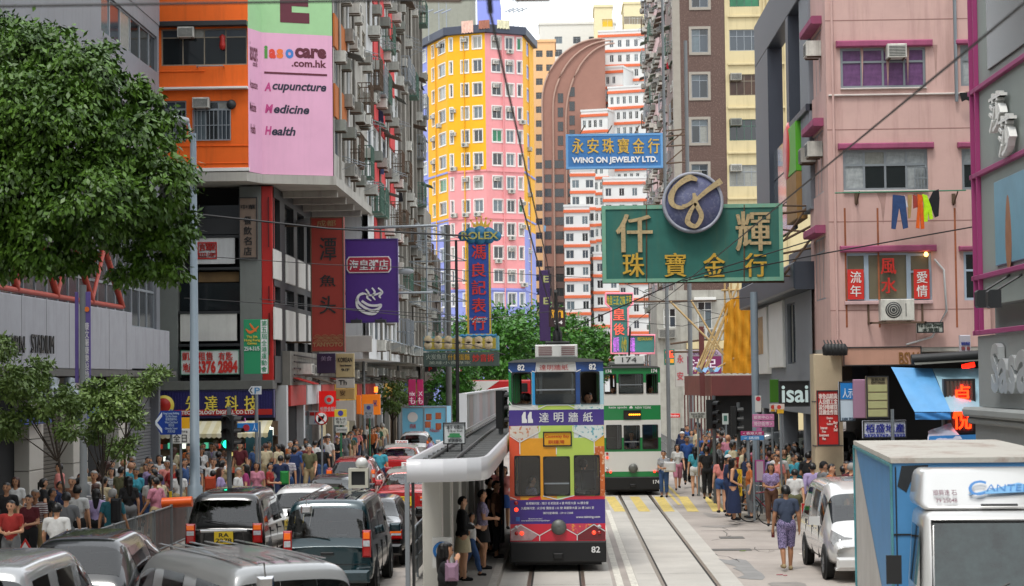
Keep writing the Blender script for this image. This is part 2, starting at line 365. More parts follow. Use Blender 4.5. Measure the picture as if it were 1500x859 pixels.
def vehicle(name, label, kind, loc, rz, paint, roof=None, sx=1.0, sz=1.0, sy=1.0, plate=None, lamps='van', cat='car', glass=None, facing=1, **kw):
    """rear faces -y locally; returns the thing"""
    T = thing(name, label, cat, (loc[0], loc[1], 0), rz); M_ = car_meshes(kind, sx, sz, sy); st = VK[kind]; L = st[-1][0]*sy; W = .85*sx
    for nm, ms in M_.items():
        for me in ms:
            me = me.copy(); me.materials.clear(); me.materials.append(paint if nm == 'body' else (glass or cgl)); link(nm, me, T)
    zb = st[1][3]*sz; si = mat('car_seat_cloth', '2c2c2e', .9, var=.2)
    put('cabin_floor', MB().box(-W*.9, .3, .42, W*.9, L-1.2, .5), si, T); put('dashboard', MB().box(-W*.85, L-1.45*sy, .5, W*.85, L-1.2*sy, zb-.04), blkp, T)
    for y in ([1.0, 1.9, 2.8] if kind in ('van', 'mpv') else [1.15, 2.2]):
        for x in (-.4, .4): put('seat', MB().bbox(x-.24, y*sy, .5, x+.24, y*sy+.14, zb+.12, .04).box(x-.24, y*sy+.14, .5, x+.24, y*sy+.6, .78).bbox(x-.12, y*sy+.02, zb+.121, x+.12, y*sy+.1, zb+.3, .03), si, T)
    ty, rm = wheel_mesh()
    for y in (.82*sy, L-.85*sy):
        for s in (-1, 1):
            put('wheel_arch', MB().lathe([(0, .0), (.37, .0), (.37, -.02*s)], (s*(W+.004), y, .33), 20, 0, 'x'), blkp, T)
            w_ = link('wheel', None, T, (s*(W-.075), y, .318)); link('tyre', ty, w_); link('rim', rm, w_)
    # rear
    put('rear_bumper', MB().bbox(-W*.93, -.1, .28, W*.93, .1, .52, .05), kw.get('bump', paint), T)
    put('front_bumper', MB().bbox(-W*.86, -.0, .26, W*.86, .12, .5, .05), kw.get('bump', paint), T, (0, L+.06, 0), pi)
    if lamps == 'van': L_ = [(-W*.96, .75, .16, .5), (W*.96-.16, .75, .16, .5)]
    elif lamps == 'low': L_ = [(-W*.94, .62*sz, .38, .2), (W*.94-.38, .62*sz, .38, .2)]
    else: L_ = [(-W*.95, .7*sz, .2, .45*sz), (W*.95-.2, .7*sz, .2, .45*sz)]
    for (x, z, a, h) in L_:
        o = put('tail_light', MB().bbox(x, -.035, z, x+a, .1, z+h, .03), tlr if not kw.get('clear') else clr_l, T)
        put('indicator', MB().bbox(x+.02, -.045, z+h*.68, x+a-.02, -.03, z+h*.92, .005), tla, o); put('reversing_light', MB().bbox(x+.02, -.045, z+h*.4, x+a-.02, -.03, z+h*.62, .005), clr_l, o)
    if plate:
        o = put('number_plate', MB().bbox(-.2, -.125 if kw.get('lowplate') else -.05, 0, .2, -.02, .26 if '\n' in plate else .13, .005), plm, T, (kw.get('px', 0), 0, kw.get('pz', .58)))
        b = MB(); txt(b, plate, -.17, .03, .34, .2 if '\n' in plate else .08, (-.129 if kw.get('lowplate') else -.055), .005, 0, .02); put('plate_lettering', b, bl, o)
    if kw.get('garnish'): put('chrome_strip', MB().bbox(-.5*sx, -.04, kw['garnish'], .5*sx, .05, kw['garnish']+.06, .01), chr_, T)
    c = M_['rear_window'][0]; zs = [v.co.z for v in c.vertices]; z0 = min(zs); put('rear_wiper', MB().tube([(.05, -.02 if kind != 'sedan' else .6, z0+.03), (-.4, .01 if kind != 'sedan' else .65, z0+.1)], .012, 5), blkp, T)
    for s in (-1, 1):
        my = L-1.25*sy if kind != 'sedan' else L-1.55
        put('door_mirror', MB().bbox(s*(W+.02) if s > 0 else -W-.24, -.1, 0, s*W+.24 if s > 0 else -W-.02, .06, .17, .04), kw.get('mir', paint), T, (0, my, zb+.02))
        for y in (1.2*sy, 2.3*sy): put('door_handle', MB().box(s*W-.0, y, zb-.14, s*(W+.025), y+.16, zb-.11), chr_ if paint.name != 'paint_black' else blkp, T)
        for y in (1.0*sy, 2.0*sy, 3.05*sy): put('door_seam', MB().box(s*(W*.985)-.012, y, .35, s*(W*.985)+.016, y+.012, zb-.03), blkp, T)
    if roof: # contrasting roof panel
        put('roof_panel', MB().poly([], 0, 0) if False else MB().bbox(-st[4][5]*sx*.99, st[3][0]*sy, 0, st[4][5]*sx*.99, L-1.7, .05, .02), roof, T, (0, 0, st[5][4]*sz-.02))
    return T
def paint(n, hx='888888', rough=.22): return mat('paint_'+n, hx, rough, metal=.25, var=.03, coat=.8, spec=.6)
# ---------------- people: one continuous body per pose, clothing grown from it ----------------
def cap(mb, a, b, ra, rb, n=12):
    a, b = Vector(a), Vector(b); d = b-a; L = d.length or 1e-4; d = d/L if d.length > 1e-6 else Vector((0, 0, 1)); u = d.cross(Vector((0, 0, 1)) if abs(d.z) < .9 else Vector((1, 0, 0))).normalized(); w_ = d.cross(u)
    prof = [(-ra*sin(t), ra*cos(t)) for t in (pi/2*.999, pi/3, pi/6, 0)]+[(L+rb*sin(t), rb*cos(t)) for t in (0, pi/6, pi/3, pi/2*.999)]; v = []
    for s, r in prof: v += [tuple(a+d*s+(u*cos(2*pi*k/n)+w_*sin(2*pi*k/n))*max(r, 1e-4)) for k in range(n)]
    m = len(prof); f = [(i*n+k, (i+1)*n+k, (i+1)*n+(k+1) % n, i*n+(k+1) % n) for i in range(m-1) for k in range(n)]+[tuple(range(n)), tuple(range((m-1)*n, m*n))[::-1]]
    mb.add(v, f)
def figure(pose, fem=False, vox=.013):
    """faces +y, 1.7 m tall; returns dict of part meshes"""
    C = []; sh = .165 if fem else .185; hp = .088; sit = pose == 'sit'
    def add(reg, a, b, ra, rb): C.append((reg, Vector(a), Vector(b), ra, rb))
    st = {'walk': .24, 'walk2': -.24, 'step': .12}.get(pose, .02); pz = .93
    add('torso', (0, 0, pz+.06), (0, .0, 1.2), .115 if not fem else .105, .12 if not fem else .1); add('torso', (-.06, 0, 1.2), (-.05, 0, 1.32), .11, .095); add('torso', (.06, 0, 1.2), (.05, 0, 1.32), .11, .095)
    add('torso', (-sh+.03, -.01, 1.375), (sh-.03, -.01, 1.375), .062, .062); add('pelvis', (-.055, -.01, pz), (.055, -.01, pz), .12 if fem else .11, .12 if fem else .11)
    if fem: add('torso', (-.055, .07, 1.24), (-.055, .08, 1.24), .05, .05); add('torso', (.055, .07, 1.24), (.055, .08, 1.24), .05, .05)
    add('neck', (0, -.005, 1.38), (0, .012, 1.5), .054, .048); add('head', (0, .0, 1.6), (0, .012, 1.625), .088, .086); add('face', (0, .025, 1.535), (0, .03, 1.56), .058, .07)
    add('face', (0, .105, 1.565), (0, .098, 1.6), .012, .008); add('ear', (-.084, .0, 1.565), (-.084, .0, 1.59), .014, .018); add('ear', (.084, .0, 1.565), (.084, .0, 1.59), .014, .018)
    for s in (-1, 1):
        y = st*s
        if sit: kn = (s*.11, .42, .9); an = (s*.11, .45, .5)
        else: kn = (s*hp*1.05, y*.55+.03, .5); an = (s*hp, y-(0.05 if y < -.1 else 0), .085+(.06 if y < -.1 else 0))
        add('thigh', (s*hp, 0, pz-.04), kn, .088, .058); add('calf', kn, (kn[0], kn[1]+(an[1]-kn[1])*.35-.02, kn[2]+(an[2]-kn[2])*.35), .056, .056); add('calf', (kn[0], kn[1]+(an[1]-kn[1])*.35-.02, kn[2]+(an[2]-kn[2])*.35), an, .056, .036)
        add('foot', (an[0], an[1]-.04, an[2]-.04), (an[0]+s*.015, an[1]+.14, an[2]-.052), .036, .028)
        S_ = Vector((s*sh, -.01, 1.38)); tgt = {'walk': (s*(sh+.06), s*.06*-1-.02, 1.1), 'walk2': (s*(sh+.06), s*.06-.02, 1.1)}.get(pose, (s*(sh+.06), -.03, 1.1)); wr = {'walk': (s*(sh+.07), -s*.17+.06, .86), 'walk2': (s*(sh+.07), s*.17+.06, .86)}.get(pose, (s*(sh+.08), .03, .85))
        if pose in ('hold', 'sit') : tgt = (s*(sh+.04), .0, 1.1); wr = (s*.08, .25, 1.08)
        if pose == 'phone' and s > 0: tgt = (s*(sh+.02), .12, 1.14); wr = (s*.1, .16, 1.42)
        if pose == 'hip' and s > 0: tgt = (s*(sh+.15), -.02, 1.13); wr = (s*(sh+.0), .08, .98)
        if pose == 'bagarm' and s > 0: tgt = (s*(sh+.05), -.04, 1.1); wr = (s*(sh-.02), .14, 1.0)
        add('uarm', S_, tgt, .05, .04); add('farm', tgt, wr, .039, .026)
        d = (Vector(wr)-Vector(tgt)).normalized(); W_ = Vector(wr); pl = W_+d*.07; sd = d.cross(Vector((1, 0, 0))).normalized(); add('hand', W_+d*.02, pl, .028, .026)
        for k, (o, L) in enumerate(((-.03, .062), (-.01, .074), (.01, .07), (.03, .055))):
            q = pl+sd*o+d*.01; m_ = q+d*L*.55; add('hand', q, m_, .0105, .0095); add('hand', m_, m_+d*L*.4-Vector((s*.018, 0, 0)), .0095, .008)
        add('hand', W_+d*.035-sd*.02+Vector((0, .01, 0)), W_+d*.075-sd*.055, .013, .01)
    mb = MB()
    for c in C: cap(mb, *c[1:])
    me = bpy.data.meshes.new('t'); me.from_pydata(mb.v, [], mb.f); me.update()
    e = evaluated(me, [('REMESH', dict(mode='VOXEL', voxel_size=vox, use_smooth_shade=True)), ('SMOOTH', dict(factor=.5, iterations=3)), ('DECIMATE', dict(ratio=.22))])
    v = np.array([tuple(q.co) for q in e.vertices]); nr = np.array([tuple(q.normal) for q in e.vertices]); F = [tuple(p.vertices) for p in e.polygons]
    best = np.full(len(v), 9.); reg = np.zeros(len(v), int); tt = np.zeros(len(v)); names = []
    for i, (rg, a, b, ra, rb) in enumerate(C):
        a, b = np.array(a), np.array(b); ab = b-a; t = np.clip(((v-a)@ab)/max(ab@ab, 1e-9), 0, 1); d = np.linalg.norm(v-a-t[:, None]*ab, axis=1)-(ra+(rb-ra)*t); k = d < best; best[k] = d[k]; reg[k] = i; tt[k] = t[k]
    R_ = np.array([C[i][0] for i in reg])
    def shell(mask, off, nm, zfn=None):
        fs = [f for f in F if all(mask[i] for i in f)]; ids = sorted({i for f in fs for i in f}); ix = {a: k for k, a in enumerate(ids)}; vv = v[ids]+nr[ids]*off
        r = bpy.data.meshes.new(nm); r.from_pydata([tuple(q) for q in vv], [], [[ix[i] for i in f] for f in fs]); r.materials.append(None); r.polygons.foreach_set('use_smooth', [True]*len(fs)); return r
    is_ = lambda *n: np.isin(R_, n)
    z = v[:, 2]; e.materials.clear(); e.materials.append(None); e.polygons.foreach_set('use_smooth', [True]*len(e.polygons)); out = {'body': e}
    low = sit and 99 or 0
    out['top'] = shell((is_('torso') | (is_('pelvis') & (z > .93)) | (is_('uarm') & (tt < .72)) | (is_('neck') & (z < 1.41))), .016, 'top'); out['long_top'] = shell((is_('torso', 'uarm') | (is_('pelvis') & (z > .9)) | (is_('farm') & (tt < .9))), .017, 'top'); out['vest'] = shell((is_('torso') & (z < 1.41)) | (is_('pelvis') & (z > .93)), .014, 'top')
    out['trousers'] = shell((is_('pelvis') & (z < 1.03)) | is_('thigh') | (is_('calf') & (z > .1)), .02, 'trousers'); out['shorts'] = shell((is_('pelvis') & (z < 1.03)) | (is_('thigh') & (tt < .55)), .022, 'shorts'); out['long_shorts'] = shell((is_('pelvis') & (z < 1.03)) | is_('thigh') | (is_('calf') & (z > .44)), .03, 'shorts')
    out['shoes'] = shell(is_('foot'), .01, 'shoes'); y = v[:, 1]
    hm = is_('head', 'ear') & ((z > 1.645) | (y < .02)) & ~(is_('ear')); out['short_hair'] = shell(hm & (z > 1.54), .014, 'hair')
    cpm = shell(is_('head') & (z > 1.63), .02, 'cap'); out['cap'] = cpm
    b = MB()
    for (a, c, r0, r1) in (((0, -.03, 1.62), (0, -.045, 1.5), .095, .088), ((0, -.06, 1.5), (0, -.075, 1.3), .085, .06), ((-.05, .0, 1.66), (-.075, .01, 1.52), .05, .035), ((.05, .0, 1.66), (.075, .01, 1.52), .05, .035)): cap(b, a, c, r0, r1)
    out['long_hair'] = b.mesh('hair', [mat('skin_0', 'c08e6e')]); b = MB()
    for (a, c, r0, r1) in (((0, -.02, 1.62), (0, -.035, 1.56), .095, .085), ((0, -.12, 1.6), (0, -.13, 1.32), .028, .016)): cap(b, a, c, r0, r1)
    out['ponytail'] = b.mesh('hair', [mat('skin_0')])
    b = MB(); n = 16; h0, h1 = 1.0, .56
    for nm, h1, w1 in (('skirt', .58, .21), ('long_skirt', .2, .24)): b = MB(); b.lathe([(.125, 1.02), (.15, .92), (w1*.9, (.92+h1)/2), (w1, h1)], n=18); b.v = [(x*(1+.04*sin(6*math.atan2(yy, x))), yy*.85, zz) for x, yy, zz in b.v]; out[nm] = b.mesh('skirt', [mat('skin_0')])
    b = MB()
    for s in (-1, 1): b.lathe([(0, .112), (.011, .105), (.012, .09)], (s*.032, 0, 1.6), 8, 0, 'y'); b.box(s*.032-.018, .1, 1.618, s*.032+.018, .108, 1.624)
    b.box(-.02, .098, 1.53, .02, .104, 1.537); out['face'] = b.mesh('face_features', [mat('face_dark', '2a1a16', .6, var=0)])
    for me in out.values():
        if not me.materials: me.materials.append(None)
    return out
FIG = {(p, f): figure(p, f) for p, f in (('stand', 0), ('stand', 1), ('walk', 0), ('walk', 1), ('walk2', 0), ('walk2', 1), ('hold', 0), ('hold', 1), ('phone', 1), ('hip', 1), ('bagarm', 1), ('sit', 0))}
HERO = figure('step', 0, .0095)

asph = mat('road_asphalt', 'aea59d', .85, var=.26, sc=.3, bump=.35, bsc=60, streak=0, speck=.16, dirt='8b857e')
def sheet(name, pts, z, m, kind='structure', thick=None, sub=1):
    b = MB(); n = len(pts)
    if thick:
        v = [(x, y, z) for x, y in pts]+[(x, y, z-thick) for x, y in pts]
        b.add(v, [tuple(range(n))]+[(i, i+n, (i+1) % n+n, (i+1) % n) for i in range(n)])
    else: b.add([(x, y, z) for x, y in pts], [tuple(range(n))])
    o = put(name, b, m); o['kind'] = kind
    return o
sheet('ground', [(-900, -60), (900, -60), (900, 2500), (-900, 2500)], -.03, mat('ground_grey', '77746f', .9, var=.15, sc=.2))
sheet('road', [(-9, -30), (40, -30), (40, 44), (60, 55.5), (4.85, 55.5), (4.85, 300), (-8.8, 300), (-8.8, 70), (-30, 70), (-30, 62), (-9, 62)], 0, asph)
conc = mat('tram_lane_concrete', 'bdb9b1', .8, var=.16, sc=.5, bump=.25, bsc=40, speck=.12, dirt='9d978f')
def strip(name, x0, x1, y0, y1, z, m, **k): return sheet(name, [(x0, y0), (x1, y0), (x1, y1), (x0, y1)], z, m, **k)
strip('tram_lane', -1.25, 0.95, 5, 290, .004, conc); strip('tram_lane', 1.45, 3.45, 5, 290, .004, conc)
yel = mat('road_paint_yellow', 'd9c06a', .8, var=.25, sc=3, speck=.5, dirt='98928a'); whp = mat('road_paint_white', 'd8d4c8', .8, var=.2, sc=3, speck=.4, dirt='98948c')
for x0 in (1.02, 1.3): strip('road_marking', x0, x0+.14, 20, 61, .008, whp)
for x0 in (3.62, 3.86): strip('road_marking', x0, x0+.1, 63, 190, .008, yel)
for i in range(9):
    u0 = [842, 886, 922, 958, 993, 1030, 0, 0, 0][i]
    if not u0: continue
    a, b_, c, d = G(u0, 728), G(u0+14, 728), G(u0+31, 750), G(u0+14, 750)
    sheet('zebra_marking', [(d.x, d.y), (c.x, c.y), (b_.x, b_.y), (a.x, a.y)], .0082, yel)

c = G(1085, 838); pts = [G(u, v) for u, v in [(1052, 819), (1068, 821), (1078, 819), (1093, 821), (1100, 827), (1106, 834), (1116, 840), (1121, 846), (1117, 850), (1098, 849), (1080, 847), (1090, 843), (1086, 838), (1073, 833), (1080, 831), (1062, 826)]]
sheet('asphalt_patch', [(p.x, p.y) for p in reversed(pts)], .006, mat('patch_asphalt', '8e8d8b', .85, var=.2, sc=1.5))
for u in range(1172, 1260, 26):
    a = G(u, 813); strip('road_marking', a.x, a.x+.28, a.y, a.y+.35, .0075, whp)
for yy in (52.3, 46.5): strip('road_joint', 3.6, 14, yy, yy+.05, .005, mat('joint_tar', '5e5b58', .9))
for yy in range(24, 120, 5):
    strip('slab_joint', -1.2, .9, yy, yy+.02, .0065, mat('joint_tar')); strip('slab_joint', 1.5, 3.4, yy+2, yy+2.02, .0065, mat('joint_tar'))
rail = mat('rail_steel', 'a8998a', .35, .8, var=.2, sc=8); groove = mat('rail_groove', '2e2a27', .8)
for cx in (-.15, 2.45):
    for sx in (-.5335, .5335):
        x = cx+sx; b = MB().box(x-.035, 5, .003, x+.035, 290, .0095); put('tram_rail', b, rail)['kind'] = 'structure'
        b = MB().box(x+(.037 if sx < 0 else -.077), 5, .003, x+(.077 if sx < 0 else -.037), 290, .0072); put('rail_groove', b, groove)['kind'] = 'structure'

pav = mat('pavement_paving', '9b948b', .85, var=.18, sc=1.5, bump=.2, speck=.25, dirt='6e6a64'); kerb = mat('kerb_granite', 'a29d94', .8, var=.2, sc=4, speck=.3, dirt='77736c')
cor = [(4.85+2.2*(1-cos(a)), 57.9-2.2*sin(a)) for a in [pi/2*k/6 for k in range(7)]]
rp = [(4.85, 300)]+cor+[(40, 55.7), (40, 300)]
sheet('pavement', rp, .14, pav, thick=.2)
def kerbline(pts, name='kerb', w_=.18, z=.145, side=1):
    b = MB(); P = [Vector((x, y, 0)) for x, y in pts]; n = len(P); q = []
    for i in range(n):
        d = (P[min(i+1, n-1)]-P[max(i-1, 0)]).normalized(); nn = Vector((-d.y, d.x, 0))*side; q.append((P[i]-nn*.004, P[i]+nn*w_))
    for i in range(n-1):
        (a, c), (a2, c2) = q[i], q[i+1]
        z3 = Vector((0, 0, z)); v = [a, c, c2, a2, a+z3, c+z3, c2+z3, a2+z3]
        b.add(v, [(4, 5, 6, 7), (0, 4, 7, 3), (1, 2, 6, 5)])
    return put(name, b, kerb, kind='structure')
kerbline([(4.85, 300), *cor, (40, 55.7)])
sheet('pavement', [(-9.1, -10), (-9.1, 60), (-10.5, 62), (-60, 62), (-60, -10)], .14, pav, thick=.2)
kerbline([(-9.1, -10), (-9.1, 60), (-10.5, 62)])
sheet('pavement', [(-60, 69), (-9, 69), (-8.7, 71), (-8.7, 300), (-60, 300)], .14, pav, thick=.2)
kerbline([(-20, 69), (-9, 69), (-8.7, 71), (-8.7, 300)])
sheet('pavement', [(9.0, -10), (40, -10), (40, 43.6), (9.0, 43.6)][::1], .14, pav, thick=.2)
kerbline([(9.0, 43.6), (9.0, -10)]); 


orange = mat('orange_render', 'e8640c', .75, var=.08, sc=1.2, streak=.35, dirt='9a4410', bump=.1)
pinksign = mat('pink_painted_board', 'dfa8c4', .7, var=.05, sc=1, streak=.2, dirt='b58aa0'); greensign = mat('green_painted_board', '9cc893', .7, var=.06)
grimy = mat('grimy_white_concrete', 'a9a69e', .85, var=.15, sc=1.5, streak=.65, dirt='4c4a46'); grimy2 = mat('grimy_grey_concrete', '7f7b73', .85, var=.2, sc=1.5, streak=.7, dirt='34322f')
white_w = mat('white_render', 'c6c8c8', .8, var=.08, sc=1.5, streak=.3); dark = mat('dark_metal', '26282a', .5, var=.1); black = mat('black_paint', '0d0d0e', .45, var=0)
greyp = mat('grey_metal_cladding', '777a80', .5, metal=.2, var=.1, sc=1, streak=.3); redp = mat('red_paint', 'b01a12', .5, var=.12, streak=.2)
concd = mat('dark_concrete', '5d5b57', .85, var=.15, streak=.3, dirt='2a2826'); steel = mat('galvanised_steel', '8d9499', .4, metal=.6, var=.1)
beigef = mat('window_frame_beige', '877d6c', .55, var=.1); white_p = mat('white_paint', 'dcdcd8', .5, var=.05); alu = mat('aluminium_frame', '8e9499', .4, metal=.4, var=.05)
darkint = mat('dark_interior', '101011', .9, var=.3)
def mkletters(parent, F, items, m, out=.03, dep=.03, bold=.012, name='lettering', **k):
    """items: (string, u0, v0, u1, v1) in photo pixels on the plane F"""
    b = MB()
    for it in items:
        x, z, w_, h_ = F.rc(*it[1:5]); txt(b, it[0], x, z, w_, h_, -out, dep, 0, bold, **k)
    return put(name, b, m, parent, F.o, F.rz)
def rects(parent, F, items, m, y0, y1, name):
    o = None
    for it in items:
        x, z, w_, h_ = F.rc(*it); o = put(name, MB().bbox(x, y0, z, x+w_, y1, z+h_, .01), m, parent, F.o, F.rz)
    return o
def rowlabels(*a): pass

B = thing('grey_clad_building', 'grey metal clad stadium building with slanted strip windows behind the big tree', 'building')
F = FL_(-14.0)
hol = []
x, z, w_, h_ = F.rc(60, 330, 227, 495); zt, zb = 9.7, 5.9
hol = [(49.5, zb, 19.2, zt-zb), (60.5, 14.9, 9, 1.25), (49.5, 12.2, 19.2, .9)]
wall(F, 40, 69.3, 5.3, 26, hol, greyp, B, .25)

for k in range(7):
    a = 40+k*4.2; put('cladding_panel', MB().bbox(a+.02, -.03, 16.6, min(a+4.16, 69.3), -.001, 20.4, .01), greyp, B, F.o, F.rz)
    put('cladding_panel', MB().bbox(a+.02, -.03, 20.45, min(a+4.16, 69.3), -.001, 26, .01), greyp, B, F.o, F.rz)
for i in range(16):
    for j in range(3): window(B, F, 49.5+i*1.2, zb+j*1.267, 1.2, 1.267, 1, fm=alu, y=-.08, fw=.04, merged=True, pmat=mat('tinted_stadium_glass', '4a4d50', .15, var=.3, sc=.6, spec=.8))
for i in range(6): window(B, F, 60.5+i*1.5, 14.9, 1.5, 1.25, 1, fm=alu, y=-.08, fw=.05, merged=True)
for i in range(12): window(B, F, 49.5+i*1.6, 12.2, 1.6, .9, 1, fm=alu, y=-.08, fw=.05, merged=True)
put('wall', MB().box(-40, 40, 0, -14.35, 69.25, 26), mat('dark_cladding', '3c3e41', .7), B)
put('wall', MB().box(-14.34, 69.0, 0, -14.0, 69.3, 26.0), greyp, B)
FS = FL_(-13.4)
put('fascia', MB().bbox(40, 0, 4.45, 62.0, .5, 6.25, .02).bbox(62.02, .25, 4.5, 69.2, .58, 5.85, .02), mat('pale_grey_fascia', '9a9ba1', .6, var=.1, streak=.3), B, FS.o, FS.rz)
for k in range(9): put('fascia_joint', MB().box(42+k*2.4, -.004, 4.45, 42.02+k*2.4, .001, 6.25), concd, B, FS.o, FS.rz)
mkletters(B, FS, [('SOUTHORN', -32, 490, 34, 516), ('STADIUM', 44, 491, 77, 518)], black, .05, .03, 0)
put('soffit', MB().box(40, 0.01, 4.25, 69.2, 1.2, 4.44), concd, B, FS.o, FS.rz)
for k, u in enumerate((50, 78, 103)):
    p = PX(u, 570, -13.2); L = link('air_duct', cached('duct', lambda: MB().tube([(0, 0, .25), (.0, -.1, 0), (.25, -.1, -.25), (.5, -.1, -.2)], .17, 10).mesh('air_duct', steel)), B, p, 0)
Fg = FL_(-13.9)
for (a, b_) in ((44, 46.2), (51.8, 53.2), (56.5, 58.2), (62.3, 63.6)):
    for j in range(5): put('wall_tile', MB().bbox(a, 0, .14+j*.82, b_, .5, .94+j*.82, .015), mat('cream_wall_tile', 'bdb9b0', .4, var=.06), B, Fg.o, Fg.rz)
for (a, b_, mm) in ((46.2, 51.8, darkint), (53.2, 56.5, mat('shop_shutter', '5c564c', .6, var=.2)), (58.2, 62.3, darkint), (63.6, 69, mat('shutter_grey', '6e6f72', .6))):
    put('shop_front', MB().box(a+.01, .4, .14, b_-.01, .45, 4.24), mm, B, Fg.o, Fg.rz)
    if mm is not darkint:
        for j in range(28): put('shutter_slat', MB().bbox(a+.05, .36, .16+j*.11, b_-.05, .399, .25+j*.11, .01), mm, B, Fg.o, Fg.rz)
for u0, u1 in ((20, 60), (105, 152)):
    x, z, w_, h_ = Fg.rc(u0, 628, u1, 640)
    put('shop_sign', MB().bbox(x, -.3, 3.0, x+w_, -.001, 3.35, .02), mat('blue_shop_band', '24438e', .5), B, Fg.o, Fg.rz)

T = thing('roof_truss', 'red tubular steel truss on top of the long grey stadium fascia', 'truss')
b = MB(); rt = mat('red_steel_tube', 'a83a26', .5, var=.15)
pt = lambda y, z, x=-13.6: (x, y, z)
put('top_chord', MB().tube([pt(36, 8.65), pt(46, 8.6)], .07), rt, T); put('bottom_chord', MB().tube([pt(40, 6.4), pt(61.5, 6.4)], .07), rt, T)
for k in range(5):
    y = 41.5+k*4; put('diagonal', MB().tube([pt(y, 6.42), pt(y+1.6, 8.6-.13*k)], .06), rt, T); put('diagonal', MB().tube([pt(y+4, 6.42), pt(y+1.6, 8.6-.13*k)], .1), rt, T)
    put('diagonal', MB().tube([pt(y+1.6, 8.6-.13*k), pt(y+3, 6.9, -15)], .06), rt, T)

B = thing('orange_corner_building', 'orange tenement on the left corner with a pink painted wall sign and overhanging floors', 'building')
F = FY(72)
W1 = F.rc(236, 42, 362, 96); W0 = F.rc(215, 42, 229, 96); W2 = F.rc(225, 148, 273, 206); W3 = F.rc(283, 148, 338, 206)
xl = F.px(221, 200)[0]; xr = F.px(364, 200)[0]
ups = F.rc(240, -60, 350, -12)
wall(F, xl, xr, 11.75, 19.5, [W1, W0, W2, W3, ups], orange, B, .2)
window(B, F, W1[0], W1[1], W1[2], W1[3], 4, .32, beigef, y=-.06)
window(B, F, W0[0], W0[1], W0[2], W0[3], 1, .3, beigef, y=-.06)
window(B, F, W2[0], W2[1], W2[2], W2[3], 3, .3, alu, y=-.06); window(B, F, W3[0], W3[1], W3[2], W3[3], 3, .3, alu, y=-.06)
def grille(parent, F, r, n, m=None, out=.05, name='window_grille'):
    b = MB(); x, z, w_, h_ = r; m = m or alu
    for k in range(n+1): b.box(x+w_*k/n-.012, -out-.012, z, x+w_*k/n+.012, -out+.012, z+h_)
    for k in (0, .5, 1): b.box(x, -out-.02, z+h_*k-.012, x+w_, -out+.02, z+h_*k+.012)
    return put(name, b, m, parent, F.o, F.rz)
grille(B, F, F.rc(283, 162, 338, 206), 9); grille(B, F, F.rc(225, 162, 273, 206), 8)
rects(B, F, [(222, 33, 363, 40)], dark, -.35, -.001, 'window_hood'); rects(B, F, [(226, 129, 364, 132)], white_p, -.3, -.001, 'ledge')
rects(B, F, [(222, 247, 366, 252)], white_p, -.12, -.001, 'ledge')
rects(B, F, [(222, 104, 300, 106), (222, 239, 364, 240.5), (224, 214, 364, 215)], orange, -.04, -.001, 'render_band')
for (u, v) in ((262, 57), (284, 160)):
    s_, z_ = F.px(u, v); ac(B, F, s_, z_, .6, .38, .35, kind=0)
s_, z_ = F.px(303, 158); put('vent_fan', MB().lathe([(0, -.12), (.15, -.12), (.18, -.02)], (s_+.9, 0, z_+.1), 16, 0, 'y'), dark, B, F.o, F.rz)
b = MB(); s_, z_ = F.px(290, 99); s2, _ = F.px(328, 99); b.tube([(s_, -.3, z_), (s2, -.3, z_)], .02).tube([(s_, -.3, z_), (s_, 0, z_)], .02).tube([(s2, -.3, z_), (s2, 0, z_)], .02); put('drying_rail', b, steel, B, F.o, F.rz)
c = F.px(326, 62); put('red_charm', MB().lathe([(0, -.1), (.1, -.05), (.12, .1), (.09, .25), (.12, .4), (0, .5)], (c[0], -.02, c[1]-.2), 8), redp, B, F.o, F.rz)

pA = F.o+F.ex*xr; xA = -10.93; p1 = Vector((xA, 73.0, 0)); p2 = Vector((-8.42, 74.0, 0)); p0 = Vector((xr, 72.0, 0))
def segframe(a, b): d = b-a; return Frame(a.x, a.y, math.atan2(d.y, d.x)), d.length
FA, lA = segframe(p0, p1); FB, lB = segframe(p1, p2)
zg = FB.px(430, 50)[1]
for FF, ll in ((FA, lA), (FB, lB)):
    wall(FF, 0, ll, 11.7, zg, [], pinksign, B, name='painted_wall'); wall(FF, 0, ll, zg, 19.5, [], greensign, B, name='painted_wall')
mar = mat('maroon_lettering', '5e2030', .6, var=.1); 
def ilet(items, m, bold=.012, shear=0.0): return mkletters(B, FB, items, m, .008, .01, bold, shear=shear)
cols = {'i': 'green', 'a': 'orange', 's': 'yellow', 'o': 'blue'}
ilet([('E', 410, -30, 453, 34)], mar, .05)
for ch, u0, u1, hx, v0 in (('i', 387, 392, '4d8f3c', 67), ('a', 394, 404, 'd6402c', 72), ('s', 405, 415, 'e8732a', 72), ('o', 418, 430, '3a7ac0', 72)):
    ilet([(ch, u0, v0, u1, 86)], mat('letter_'+ch, hx, .6, var=0), .05)
ilet([('care', 432, 71, 478, 86)], mar, .05); ilet([('.com.hk', 427, 88, 478, 99)], mar, .03)
ilet([('cupuncture', 399, 122, 478, 137), ('edicine', 401, 154, 453, 167), ('ealth', 398, 186, 433, 199)], mat('navy_lettering', '26283a', .6, var=0), .03, .25)
ilet([('A', 387, 121, 397, 134), ('M', 388, 153, 400, 166), ('H', 388, 185, 398, 198)], mat('magenta_lettering', 'b83c7c', .6, var=0), .04, .2)
x, z, w_, h_ = FB.rc(387, 107, 479, 110); put('painted_line', MB().box(x, -.01, z, x+w_, -.001, z+h_), mar, B, FB.o, FB.rz)
mkletters(B, FA, [('iasocare', 366, 62, 377, 90), ('.com.hk', 370, 90, 377, 98), ('Acupuncture', 366, 118, 377, 134), ('Medicine', 366, 150, 375, 164), ('Health', 367, 182, 374, 196)], mar, .008, .01)

